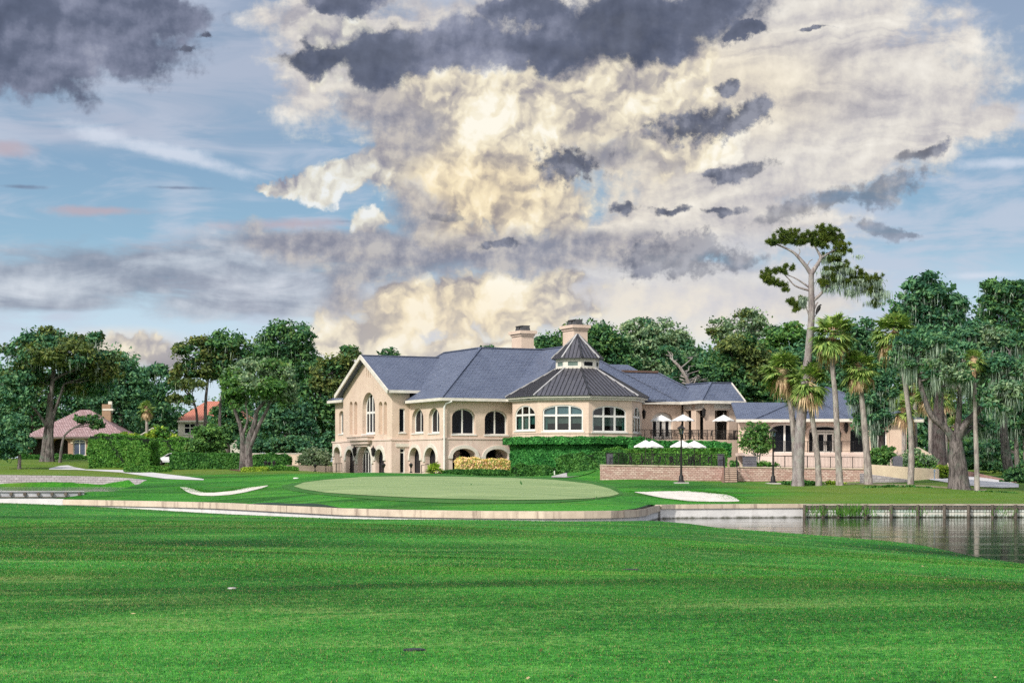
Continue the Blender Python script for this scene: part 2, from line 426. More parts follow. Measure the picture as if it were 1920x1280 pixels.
M['stone'] = mat_brick('pink_stone_blocks', [(.56, .35, .31), (.84, .66, .60), (.42, .24, .23)], (.36, .24, .22), .33, .155, .018, .9, .8, var=.6, nscale=5.5)
M['stone_grey'] = mat_brick('lilac_stone_blocks', [(.38, .35, .37), (.50, .47, .50), (.30, .28, .30)], (.24, .21, .23), .5, .22, .02, .9, .8, var=.55, nscale=1.6)
M['clay'] = mat_brick('pink_clay_tiles', [(.34, .22, .22), (.52, .39, .40), (.28, .17, .18)], (.20, .13, .15), .34, .38, .05, .7, .9, var=.4, nscale=1.0)
M['clay_red'] = mat_brick('red_clay_tiles', [(.58, .22, .15), (.64, .28, .19), (.46, .17, .13)], (.30, .10, .08), .30, .36, .04, .7, .9, var=.4, nscale=1.0)
M['step'] = mat_simple('brick_steps', (.26, .15, .13), (.34, .22, .19), 3, .85)
M['conc'] = mat_simple('pale_concrete', (.50, .48, .48), (.40, .38, .38), 1.2, .85, 0, .2)
M['canvas'] = mat_simple('white_canvas', (.84, .84, .84), (.78, .79, .80), 1, .8)
M['grey_panel'] = mat_simple('grey_panel', (.10, .10, .13), (.13, .13, .16), 2, .6)
def glass_mat(name, c, c2, rough=.08, sc=.6):
    m, b = newmat(name)
    n = noise(geo(), sc, 3, .5)
    X.put(b.inputs['Base Color'], mixc(n.sm(.35, .7), c, c2)); b.inputs['Roughness'].default_value = rough
    b.inputs['Specular IOR Level'].default_value = .14
    return m
M['glass'] = glass_mat('dark_window_glass', (.006, .008, .014), (.012, .014, .02), .2)
def real_glass(name, tint):
    m, b = newmat(name)
    fr = X.node('ShaderNodeFresnel'); fr.inputs[0].default_value = 1.55
    tr = X.node('ShaderNodeBsdfTransparent'); tr.inputs[0].default_value = (*tint, 1)
    gl = X.node('ShaderNodeBsdfGlossy'); gl.inputs['Roughness'].default_value = .03; gl.inputs[0].default_value = (.9, .95, 1, 1)
    mx = X.node('ShaderNodeMixShader'); X.put(mx.inputs[0], X(fr.outputs[0]) * .6 + .03)
    X.tree.links.new(tr.outputs[0], mx.inputs[1]); X.tree.links.new(gl.outputs[0], mx.inputs[2])
    out = [n for n in X.tree.nodes if n.type == 'OUTPUT_MATERIAL'][0]; X.tree.links.new(mx.outputs[0], out.inputs[0])
    X.tree.nodes.remove(b)
    return m
M['pane'] = real_glass('clear_pane', (.72, .82, .80))
M['curtain'] = mat_simple('teal_curtain', (.10, .26, .24), (.06, .18, .17), 4, .9)
M['blind'] = mat_simple('roller_blind', (.16, .22, .20), (.12, .17, .16), 3, .9)
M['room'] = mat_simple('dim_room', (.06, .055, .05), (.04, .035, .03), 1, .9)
M['bluegreen'] = mat_simple('painted_glint_blue', (.22, .36, .44), (.16, .28, .36), 2, .3)  # pale blue that paints a glint behind the upper front panes
def bark(name, c1, c2, c3):
    m, b = newmat(name); p = geo()
    n = noise(vmap(p, scale=(1, 1, .25)), 5, 6, .65, .6); n2 = noise(p, 1.3, 4, .6)
    col = mixc(n.sm(.35, .65), c1, c2); col = mixc(n2.sm(.5, .72) * .75, col, c3)
    X.put(b.inputs['Base Color'], col); b.inputs['Roughness'].default_value = .9; b.inputs['Specular IOR Level'].default_value = .1
    bump(b, n, .9, .06)
    return m
M['bark'] = bark('grey_bark', (.05, .045, .045), (.21, .185, .185), (.12, .16, .13))
M['bark_dark'] = bark('dark_bark', (.045, .035, .035), (.12, .10, .10), (.08, .09, .08))
M['bark_palm'] = bark('palm_bark', (.20, .17, .17), (.42, .38, .36), (.30, .34, .30))
M['bark_pine'] = bark('pine_bark', (.19, .16, .17), (.36, .33, .33), (.27, .28, .27))
M['oak'] = mat_foliage('oak_leaves', (.008, .030, .016), (.022, .068, .028), (.065, .135, .042), .5, (.14, .20, .06))
M['oak_teal'] = mat_foliage('blue_green_leaves', (.008, .032, .021), (.024, .078, .043), (.075, .155, .070), .45, (.15, .24, .11))
M['oak_olive'] = mat_foliage('olive_leaves', (.016, .030, .014), (.045, .070, .022), (.10, .125, .035), .5, (.24, .20, .06))
M['oak_green'] = mat_foliage('mid_green_leaves', (.014, .040, .014), (.035, .095, .025), (.085, .165, .040), .5, (.17, .20, .06))
M['oak_grey'] = mat_foliage('grey_green_leaves', (.028, .055, .034), (.075, .125, .075), (.16, .22, .12), .7, (.30, .33, .20))
M['hedge'] = mat_foliage('hedge_leaves', (.014, .050, .010), (.035, .110, .018), (.075, .175, .030), .9, (.14, .23, .05))
M['hedge_dark'] = mat_foliage('dark_hedge_leaves', (.008, .038, .010), (.022, .080, .018), (.055, .140, .030), .9)
M['hedge_yel'] = mat_foliage('yellow_green_hedge', (.040, .085, .010), (.10, .17, .020), (.20, .26, .03), 1.2, (.34, .36, .06))
M['hedge_pink'] = mat_foliage('mottled_hedge', (.14, .22, .06), (.42, .36, .14), (.55, .34, .24), 3.5, (.62, .46, .34))
M['ivy'] = mat_foliage('ivy_leaves', (.008, .055, .012), (.018, .105, .024), (.045, .175, .040), .8)
M['vari'] = mat_foliage('variegated_leaves', (.05, .09, .05), (.14, .20, .12), (.34, .38, .28), 1.5)
M['moss'] = mat_foliage('hanging_moss', (.050, .075, .062), (.105, .145, .12), (.22, .27, .22), .9)
M['pine'] = mat_foliage('pine_needles', (.012, .026, .008), (.036, .060, .012), (.085, .115, .018), .6, (.17, .18, .02))
M['palm'] = mat_foliage('palm_fronds', (.028, .060, .018), (.080, .135, .034), (.19, .25, .07), 1.6, (.36, .38, .14))
M['palm_dead'] = mat_foliage('dry_fronds', (.10, .065, .04), (.24, .16, .10), (.42, .33, .22), .9)
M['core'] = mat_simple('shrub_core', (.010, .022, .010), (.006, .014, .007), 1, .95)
# ------------------------------------------------------------------ terrain
class TPS:
    def __init__(s, pts, lam=1e-3):
        P = np.array(pts, float); s.p = P[:, :2] / 40.; z = P[:, 2]; n = len(z)
        d = np.linalg.norm(s.p[:, None] - s.p[None], axis=2)
        K = s.k(d) + lam * np.eye(n); Q = np.hstack([np.ones((n, 1)), s.p])
        A = np.block([[K, Q], [Q.T, np.zeros((3, 3))]])
        sol = np.linalg.solve(A, np.concatenate([z, np.zeros(3)])); s.w = sol[:n]; s.a = sol[n:]
    @staticmethod
    def k(d): return np.where(d > 1e-9, d * d * np.log(np.maximum(d, 1e-9)), 0)
    def __call__(s, x, y):
        x = np.asarray(x, float) / 40.; y = np.asarray(y, float) / 40.; out = s.a[0] + s.a[1] * x + s.a[2] * y
        for (px, py), w_ in zip(s.p, s.w): out = out + w_ * s.k(np.hypot(x - px, y - py))
        return out
A = []
def az_(px, D, z): A.append((wx(px, D), D, z))
def ay_(px, D, py): A.append((wx(px, D), D, wz(py, D)))
for px, D in ((-700, 140), (-300, 140), (0, 140), (110, 140), (300, 131), (400, 126), (640, 107), (900, 100), (1100, 100), (1240, 118), (1370, 119), (1505, 121), (1700, 121), (1920, 121), (2300, 121), (2800, 121)): az_(px, D, .78)
for px, D, z in ((165, 142, 1.40), (200, 143, 1.4), (230, 144, 1.38)): az_(px, D, z)
for px, D, py in ((850, 108, 938), (700, 112, 935), (1080, 115, 933), (700, 165, 893), (850, 165, 893.5), (1000, 160, 896.5), (1120, 150, 908), (1130, 135, 921), (580, 145, 908), (640, 128, 921),
                  (700, 178, 886.5), (850, 176, 888), (600, 178, 889), (1000, 175, 894), (700, 206, 888), (850, 197, 889), (960, 195, 893), (620, 226, 886), (1040, 181, 893.5), (1078, 179, 887), (1112, 177, 880.5), (1150, 177, 880),
                  (1130, 163, 901.5), (1277, 150, 905), (1360, 155, 907), (1450, 150, 906), (1620, 160, 906), (1290, 130, 930), (1230, 140, 923), (1380, 140, 920), (1277, 163, 903.5), (1360, 165, 906), (1450, 165, 905.5), (1550, 167, 905.5), (1620, 168, 905.5), (1497, 150, 912), (1570, 148, 910),
                  (1628, 150, 906), (1800, 148, 915), (1920, 150, 920), (1600, 133, 930), (1850, 133, 932), (1707, 152, 906), (1760, 166, 897), (1850, 172, 905), (1700, 180, 889), (1900, 186, 898),
                  (1800, 230, 880), (1700, 250, 872), (1950, 230, 882), (1500, 250, 872), (460, 205, 881), (300, 205, 887), (380, 180, 897), (480, 160, 905), (350, 152, 912), (500, 138, 921),
                  (400, 140, 926), (260, 148, 921), (240, 152, 919), (280, 178, 901), (100, 200, 889), (0, 200, 889), (200, 200, 892), (-200, 200, 889), (90, 240, 863), (0, 240, 863), (240, 228, 872), (130, 222, 875), (30, 216, 878), (-300, 240, 862), (560, 232, 880), (400, 226, 873)): ay_(px, D, py)
for px in (-2600, -900, 100, 700, 1300, 2000, 2800, 4400): az_(px, 330, 4.2); az_(px, 560, 4.2)
for px in (-2600, 4400): az_(px, 128, 1.5); az_(px, 220, 3)
far_tps = TPS(A)
creek = [(-900, 141.5), (-300, 141.5), (100, 141.5), (150, 142.5), (185, 145.5), (216, 155), (262, 172), (272, 186), (200, 190), (0, 191), (-300, 191), (-900, 191)]
creekw = [(wx(p, d), d) for p, d in creek]
def poly_sd(x, y, poly):
    """signed distance, positive inside (numpy)"""
    x = np.asarray(x, float); y = np.asarray(y, float)
    ins = np.zeros(x.shape, bool); dm = np.full(x.shape, 1e9)
    n = len(poly)
    for i in range(n):
        x0, y0 = poly[i]; x1, y1 = poly[(i + 1) % n]
        c = ((y0 > y) != (y1 > y)) & (x < (x1 - x0) * (y - y0) / (y1 - y0 + 1e-12) + x0)
        ins ^= c
        t = np.clip(((x - x0) * (x1 - x0) + (y - y0) * (y1 - y0)) / ((x1 - x0) ** 2 + (y1 - y0) ** 2 + 1e-12), 0, 1)
        dm = np.minimum(dm, np.hypot(x - x0 - t * (x1 - x0), y - y0 - t * (y1 - y0)))
    return np.where(ins, dm, -dm)
def G(x, y):
    x = np.asarray(x, float); y = np.asarray(y, float)
    z = far_tps(x, np.minimum(y, 420))
    z = z + .05 * np.sin(x * .33 + y * .11) * np.sin(y * .19) + .03 * np.sin(x * .9 - y * .35)
    sd = poly_sd(x, y, creekw); k = np.clip(sd / 1.6 + .25, 0, 1); k = k * k * (3 - 2 * k)
    return z * (1 - k) + .9 * k
def g1(x, y): return float(G(np.array([x]), np.array([y]))[0])
def gp(px, D): x = wx(px, D); return Vector((x, D, g1(x, D)))

wallline = [(-900, 139), (118, 139), (200, 135.5), (300, 131), (400, 126), (520, 116), (640, 107.5), (760, 103), (900, 100.3), (1020, 99.6), (1100, 100), (1160, 101), (1195, 103.2), (1213, 107), (1224, 113), (1235, 117), (1260, 118), (1380, 119.3), (1505, 120.5), (1700, 120.5), (1920, 120.5), (2400, 120.5), (3000, 120.5)]
# ---- grass
def grass_mat(name, dark, mid, light, dry, patch=.12, fine=9., streak=True, thr=.5):
    m, b = newmat(name); p = geo()
    n1 = noise(p, patch, 4, .6, .3); n2 = noise(vmap(p, scale=(.22, 1.0, 1)), .55, 5, .6, .3); n3 = noise(p, fine, 4, .7); n4 = noise(p, fine * 4, 2, .7)
    n5 = noise(vmap(p, rot=R(7), scale=(.22, .9, 1)), .8, 6, .7, 1.2)
    f = n1 * .24 + n2 * .10 + n3 * .34 + n4 * .18 + n5 * .14
    col = ramp(f, [(.41, dark), (.485, mid), (.565, light)])
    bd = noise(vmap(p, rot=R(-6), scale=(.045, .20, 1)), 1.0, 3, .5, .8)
    col = mixc(1, col, ramp(bd, [(.36, (.62, .60, .52)), (.50, (1, 1, 1)), (.64, (1.35, 1.25, 1.3))]), 'MULTIPLY')  # mowing tone, with the light and dark of rolling ground painted in as bands
    d = (n2 * .20 + n3 * .36 + n5 * .44).sm(thr, thr + .14)
    col = mixc(d * .7, col, dry)
    X.put(b.inputs['Base Color'], col); b.inputs['Roughness'].default_value = .75; b.inputs['Specular IOR Level'].default_value = .15
    bump(b, n3 * .6 + n4 * .4, .8, .04)
    return m
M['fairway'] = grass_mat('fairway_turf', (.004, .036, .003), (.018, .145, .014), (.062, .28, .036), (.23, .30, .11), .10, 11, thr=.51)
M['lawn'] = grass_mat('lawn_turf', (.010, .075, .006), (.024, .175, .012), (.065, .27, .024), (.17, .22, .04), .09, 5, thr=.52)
# the far lawn turns olive further back and to the right, as mown rough does
def lawn_far():
    m = M['lawn']; X.tree = m.node_tree
    b = [n for n in X.tree.nodes if n.type == 'BSDF_PRINCIPLED'][0]
    src = X(b.inputs['Base Color'].links[0].from_socket)
    sp = X.node('ShaderNodeSeparateXYZ'); X.put(sp.inputs[0], geo()); x, y = X(sp.outputs[0]), X(sp.outputs[1])
    n = noise(geo(), .16, 4, .6)
    a1 = X.m('MULTIPLY', (x + (n - .5) * 14.).sm(13, 22), (X.m('MULTIPLY', y, 1.0)).sm(190, 150))
    a2 = (y + (n - .5) * 16. ).sm(186, 200)
    dist = X.m('MAXIMUM', a1 * .75, a2 * .8)
    col = mixc(dist, src, mixc(n.sm(.3, .7), (.10, .17, .02), (.16, .20, .035)))
    X.put(b.inputs['Base Color'], col)
lawn_far()

def sheet(name, cols, rows_fn, zfn, mat, uvs=None):
    """grid mesh: cols = list of px, rows_fn(px) = array of D"""
    Xs, Ys = [], []
    for px in cols:
        D = rows_fn(px); Ys.append(D); Xs.append(wx(px, D))
    Xs, Ys = np.array(Xs), np.array(Ys); Z = zfn(Xs, Ys)
    nc, nr = Xs.shape
    co = np.stack([Xs, Ys, Z], -1).reshape(-1, 3)
    i, j = np.meshgrid(np.arange(nc - 1), np.arange(nr - 1), indexing='ij')
    q = np.stack([i * nr + j, (i + 1) * nr + j, (i + 1) * nr + j + 1, i * nr + j + 1], -1).reshape(-1, 4)
    return link_np(name, co, q.ravel(), np.arange(0, len(q) * 4, 4), mat, smooth=True)
wl = np.array(wallline, float)
def wallD(px): return float(np.interp(px, wl[:, 0], wl[:, 1]))
t_ = np.linspace(0, 1, 230)
def far_rows(px):
    d0 = wallD(px) + .25
    near = d0 + (300 - d0) * t_ ** 1.15
    return np.concatenate([near, [330, 380, 450, 560, 800, 1400, 3000]])
cols = np.concatenate([np.linspace(-9000, -800, 26)[:-1], np.linspace(-800, 2700, 560), np.linspace(2700, 10000, 26)[1:]])
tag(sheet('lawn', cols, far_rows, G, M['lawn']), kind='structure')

# near fairway
edge = np.array([(-900, 100, 1.35), (0, 96, 1.30), (115, 94, 1.18), (200, 92, 1.10), (400, 88, .92), (640, 84, .87), (850, 88, .74), (1100, 93, .57), (1230, 97, .38), (1290, 97, .20), (1400, 90, .12), (1493, 83.0, .14), (1707, 69.5, .15), (1913, 61.2, .17), (2300, 50, .15), (3000, 38, .15)], float)
def edgeD(px): return float(np.interp(px, edge[:, 0], edge[:, 1]))
N = []
for px, D, z in edge: N.append((wx(px, D), D, z))
for px in (-300, 300, 960, 1600, 2200): N.append((wx(px, 9), 9, 1.42)); N.append((wx(px, 3), 3, 1.45)); N.append((wx(px, 20), 20, 1.42))
for px, D, z in ((0, 38, 1.36), (500, 38, 1.36), (960, 38, 1.33), (1400, 38, 1.25), (1800, 36, 1.05), (200, 62, 1.24), (700, 62, 1.14), (1100, 65, 1.0), (1400, 62, .75), (1650, 52, .65), (2200, 34, .8)): N.append((wx(px, D), D, z))
near_tps = TPS(N, 2e-3)
def GN(x, y):
    z = near_tps(x, y)
    amp = np.clip((y - 12) / 15, 0, 1)
    z = z + amp * (.12 * np.sin(y * .26 + x * .05 + 1.2 * np.sin(x * .08 + .6)) + .09 * np.sin(y * .11 - x * .14 + 1.0) + .03 * np.sin(y * .7 + x * .23))
    return z
def near_rows(px):
    d1 = edgeD(px); tt = np.linspace(0, 1, 330)
    return np.concatenate([2.5 + (d1 - 2.5) * tt ** 1.25, d1 + np.array([.25, .6, 1.2, 2.2, 4, 8])])
def near_z(Xs, Ys):
    Z = GN(Xs, Ys)
    for i in range(Xs.shape[0]):
        d1 = Ys[i, -7]; k = Ys[i, -6:] - d1
        Z[i, -6:] = Z[i, -7] - k * .35 - .04
    # level lip towards the bank
    return Z
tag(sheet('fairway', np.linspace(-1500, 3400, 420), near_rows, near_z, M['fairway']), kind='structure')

# ---- water
def water_mat():
    m, b = newmat('pond_water'); p = geo()
    n = noise(vmap(p, scale=(.6, 1.0, 1)), 1.5, 5, .62, .6); n2 = noise(vmap(p, scale=(.5, 1.2, 1)), 7, 3, .6)
    c = noise(vmap(p, scale=(.25, 1, 1)), .25, 3, .5)
    X.put(b.inputs['Base Color'], mixc(c.sm(.35, .7), (.005, .012, .011), (.010, .022, .016)))
    b.inputs['Roughness'].default_value = .03; b.inputs['Specular IOR Level'].default_value = .26; b.inputs['IOR'].default_value = 1.33
    n3 = noise(vmap(p, scale=(.8, 1.0, 1)), 3.2, 3, .6)
    bump(b, n * .3 + n2 * .25 + n3 * (.1 + c.sm(.5, .62) * 2.2), .5, .014)
    return m
M['water'] = water_mat()
tag(MB().poly([(-600, 30, 0), (900, 30, 0), (900, 126, 0), (-600, 135, 0)]).build('pond_water', M['water']), kind='structure')
def creek_mat():
    m, b = newmat('creek_water'); p = geo(); n = noise(vmap(p, scale=(.5, 1, 1)), 2, 4, .6)
    X.put(b.inputs['Base Color'], (.05, .07, .05)); b.inputs['Roughness'].default_value = .05; b.inputs['Specular IOR Level'].default_value = .7
    bump(b, n, .7, .12); return m
cw = [(wx(p, d), d, 1.30) for p, d in ((-900, 141.3), (60, 141.3), (150, 141.4), (190, 144.5), (224, 154), (268, 171), (276, 188), (200, 191.5), (-900, 191.5))]
tag(MB().poly(cw).build('creek_water', creek_mat()), kind='structure')

# ---- draped sheets: putting green, fringe, bunkers, paths
def hit(px, py):
    """walk the sight line to the lawn"""
    Ds = np.arange(wallD(px) + .5, 250, .5); z = G(wx(px, Ds), Ds); d = z - (E + (HOR - py) / F * Ds)
    i = int(np.argmax(d >= 0)) if (d >= 0).any() else len(Ds) - 1
    if i == 0: return float(Ds[0])
    return float(Ds[i - 1] + .5 * (-d[i - 1]) / (d[i] - d[i - 1] + 1e-12)) if d[i] >= 0 else float(Ds[i])
def drape(name, outline, mat, lift=.03, n=60, m=10, label=None):
    """outline: px -> (py_far, py_near) samples; vertices are dropped onto the lawn"""
    o = np.array(outline, float); cs = np.linspace(o[0, 0], o[-1, 0], n)
    V, idx = [], []
    for px in cs:
        pf, pn = np.interp(px, o[:, 0], o[:, 1]), np.interp(px, o[:, 0], o[:, 2])
        Df, Dn = hit(px, pf), hit(px, pn)
        if Df < Dn: Df = Dn + .05
        for k in range(m):
            D = Dn + (Df - Dn) * k / (m - 1); V.append((wx(px, D), D))
    V = np.array(V); Z = G(V[:, 0], V[:, 1]) + lift
    co = np.column_stack([V, Z]); q = []
    for i in range(n - 1):
        for k in range(m - 1): q += [i * m + k, (i + 1) * m + k, (i + 1) * m + k + 1, i * m + k + 1]
    return tag(link_np(name, co, q, np.arange(0, len(q), 4), mat, smooth=True), kind='structure')
def green_mat():
    m, b = newmat('putting_green_turf'); p = geo()
    n = noise(vmap(p, scale=(.3, 1, 1)), .5, 5, .6); n2 = noise(p, 6, 3, .6)
    X.put(b.inputs['Base Color'], ramp(n * .65 + n2 * .35, [(.34, (.17, .26, .11)), (.5, (.25, .34, .155)), (.66, (.33, .41, .20))]))
    b.inputs['Roughness'].default_value = .85; b.inputs['Specular IOR Level'].default_value = .1; return m
def fringe_mat():
    m, b = newmat('fringe_turf'); p = geo()
    n = noise(vmap(p, scale=(.3, 1, 1)), .5, 5, .6); n2 = noise(p, 7, 3, .6)
    X.put(b.inputs['Base Color'], ramp(n * .55 + n2 * .45, [(.3, (.022, .11, .018)), (.5, (.045, .15, .03)), (.7, (.09, .19, .05))]))
    b.inputs['Roughness'].default_value = .85; b.inputs['Specular IOR Level'].default_value = .1; return m
drape('green_fringe', [(528, 911, 912), (545, 906, 920), (590, 900, 926), (650, 896, 932), (720, 891.5, 938), (850, 890.5, 943.5), (960, 892, 944), (1040, 895.5, 942.5), (1110, 902, 937), (1150, 911, 932), (1168, 924, 927)], fringe_mat(), .022, 110, 26)
drape('putting_green', [(552, 912, 913), (570, 905, 918), (610, 900, 924), (680, 894.5, 929), (760, 893.2, 933), (850, 894, 936), (960, 896.5, 938), (1040, 900, 937.5), (1110, 908, 935), (1145, 917, 931), (1160, 925, 927)], green_mat(), .05, 110, 26)
M['sand'] = mat_simple('bunker_sand', (.80, .76, .71), (.60, .56, .51), 1.6, .95, 0, .8)
drape('bunker_sand', [(1190, 922.5, 923), (1200, 921.8, 925), (1240, 921, 933.5), (1290, 920.5, 939.5), (1330, 924, 941), (1362, 927.5, 941), (1378, 933, 940.5), (1386, 938.5, 940)], M['sand'], .035, 50, 9)
drape('bunker_sand', [(338, 913, 914), (350, 914, 922), (360, 916.5, 926), (376, 922, 929.4), (400, 924, 930), (430, 921, 928), (460, 915, 923), (490, 910.4, 915.5), (503, 909.8, 911)], M['sand'], .035, 60, 8)
M['path'] = mat_simple('cart_path_concrete', (.66, .65, .67), (.52, .51, .53), .7, .85, 0, .2)
drape('cart_path', [(140, 879.6, 880.2), (180, 880.3, 882.5), (225, 881, 885.5), (270, 884, 892), (310, 888.5, 897.5), (350, 893.5, 899.2), (382, 898, 900)], M['path'], .03, 60, 6)
drape('cart_path', [(92, 878.2, 880.3), (112, 873.5, 880.5), (128, 872.4, 880.6), (140, 876, 880.6), (160, 879.8, 881.4)], M['path'], .042, 30, 5)
drape('walkway', [(1034, 893.5, 895.2), (1060, 887.5, 895.6), (1085, 882.5, 893.5), (1105, 879.5, 888), (1118, 878, 882)], M['conc'], .06, 30, 6)
drape('cart_path', [(1640, 875, 884), (1700, 884.5, 892.5), (1740, 889, 899), (1790, 892, 907), (1840, 895, 913), (1880, 901, 915), (1910, 908, 914)], M['path'], .05, 60, 7)
drape('mulch_bed', [(430, 879, 881), (450, 877.5, 883.5), (470, 877, 884), (485, 879, 882)], mat_simple('bark_mulch', (.16, .075, .05), (.10, .05, .035), 3, .95), .03, 24, 5)
drape('dry_soil', [(1510, 905.5, 906.5), (1560, 904.8, 907.6), (1620, 905.5, 908.6), (1680, 907, 911), (1740, 910, 913), (1800, 914, 917.5), (1850, 917, 920)], mat_simple('bare_sandy_soil', (.30, .24, .18), (.16, .20, .06), 1.4, .95), .02, 60, 6)
# ------------------------------------------------------------------ clubhouse frame of reference: a runs along the front, b back along the left side
HA = R(25); ZB = 2.5
ca, sa = math.cos(HA), math.sin(HA)
def H(a, b, z): return Vector((-6.95 + a * ca - b * sa, 197 + a * sa + b * ca, z + ZB))
def b_at(px, a):     # b on the plane a=const seen in column px
    k = (px - 960) / F
    return (-6.95 + a * ca - k * (197 + a * sa)) / (sa + k * ca)
def a_at(px, b):
    k = (px - 960) / F
    return (k * (197 + b * ca) + 6.95 + b * sa) / (ca - k * sa)
def z_at(py, D): return wz(py, D) - ZB
class Plane2:
    """vertical wall plane: O + s*d, outward n, heights above base"""
    def __init__(s, O, d, n, base): s.O, s.d, s.n, s.base = Vector((*O[:2], 0)), Vector((*d, 0)), Vector((*n, 0)), base
    def P(s, t, z, out=0.): v = s.O + s.d * t + s.n * out; return Vector((v.x, v.y, z + s.base))
    def s_of(s, px):
        k = (px - 960) / F
        return (k * s.O.y - s.O.x) / (s.d.x - k * s.d.y)
    def D_of(s, t): return (s.O + s.d * t).y
    def z_of(s, py, t): return wz(py, s.D_of(t)) - s.base
def op(pl, px0, px1, ytop, ybot, arch=.0, depth=.45, seg=True, dz=None):
    s0, s1 = sorted((pl.s_of(px0), pl.s_of(px1))); c, w_ = (s0 + s1) / 2, s1 - s0
    zt, zb = pl.z_of(ytop, c), pl.z_of(ybot, c)
    h = arch * w_ / 2
    return dict(c=c, w=w_, z0=zb, zs=zt - h, h=h, depth=depth)
def opz(c, w_, z0, zt, arch=0, depth=.45): return dict(c=c, w=w_, z0=z0, zs=zt - arch * w_ / 2, h=arch * w_ / 2, depth=depth)
def top(o, s):
    if o['h'] <= 0: return o['zs']
    t = max(0, 1 - ((s - o['c']) / (o['w'] / 2)) ** 2)
    return o['zs'] + o['h'] * math.sqrt(t)
def inset(o, f): return dict(c=o['c'], w=o['w'] - 2 * f, z0=o['z0'] + f, zs=o['zs'], h=max(o['h'] - f, 0) if o['h'] > 0 else 0, depth=o['depth']) if o['h'] > 0 else dict(c=o['c'], w=o['w'] - 2 * f, z0=o['z0'] + f, zs=o['zs'] - f, h=0, depth=o['depth'])
def outline(o, n=14):
    l, r = o['c'] - o['w'] / 2, o['c'] + o['w'] / 2
    pts = [(l, o['z0']), (r, o['z0'])]
    if o['h'] > 0: pts += [(o['c'] + o['w'] / 2 * math.cos(math.pi * k / n), o['zs'] + o['h'] * math.sin(math.pi * k / n)) for k in range(n + 1)]
    else: pts += [(r, o['zs']), (l, o['zs'])]
    return pts
def facade(mb, pl, s0, s1, zb, zt, ops, mat=0, out=0., rmat=None):
    ztf = zt if callable(zt) else (lambda s: zt)
    xs = {s0, s1}
    for o in ops:
        n = 12 if o['h'] > 0 else 1
        for k in range(n + 1): xs.add(o['c'] - o['w'] / 2 * math.cos(math.pi * k / n))
    if callable(zt):
        for k in range(41): xs.add(s0 + (s1 - s0) * k / 40)
    xs = sorted(x for x in xs if s0 - 1e-6 <= x <= s1 + 1e-6)
    for x0, x1 in zip(xs, xs[1:]):
        if x1 - x0 < 1e-5: continue
        mid = (x0 + x1) / 2; act = sorted([o for o in ops if abs(mid - o['c']) < o['w'] / 2], key=lambda o: o['z0'])
        lo0 = lo1 = zb
        for o in act:
            if o['z0'] > max(lo0, lo1) + 1e-4: mb.poly([pl.P(x0, lo0, out), pl.P(x1, lo1, out), pl.P(x1, o['z0'], out), pl.P(x0, o['z0'], out)], mat)
            lo0, lo1 = top(o, x0), top(o, x1)
        mb.poly([pl.P(x0, lo0, out), pl.P(x1, lo1, out), pl.P(x1, ztf(x1), out), pl.P(x0, ztf(x0), out)], mat)
    for o in ops:
        p = outline(o, 12)
        for i in range(len(p)):
            (sa_, za), (sb_, zb_) = p[i], p[(i + 1) % len(p)]
            mb.poly([pl.P(sa_, za, out), pl.P(sb_, zb_, out), pl.P(sb_, zb_, out - o['depth']), pl.P(sa_, za, out - o['depth'])], mat if rmat is None else rmat)
def ring(mb, pl, oo, oi, d0, d1, mat=0, n=14, sill=True):
    a, b = outline(oo, n), outline(oi, n)
    if len(a) != len(b): return
    L = len(a)
    for i in range(0 if sill else 1, L):
        j = (i + 1) % L
        mb.poly([pl.P(*a[i], d1), pl.P(*a[j], d1), pl.P(*b[j], d1), pl.P(*b[i], d1)], mat)
        mb.poly([pl.P(*b[i], d1), pl.P(*b[j], d1), pl.P(*b[j], d0), pl.P(*b[i], d0)], mat)
        mb.poly([pl.P(*a[i], d1), pl.P(*a[j], d1), pl.P(*a[j], d0), pl.P(*a[i], d0)], mat)
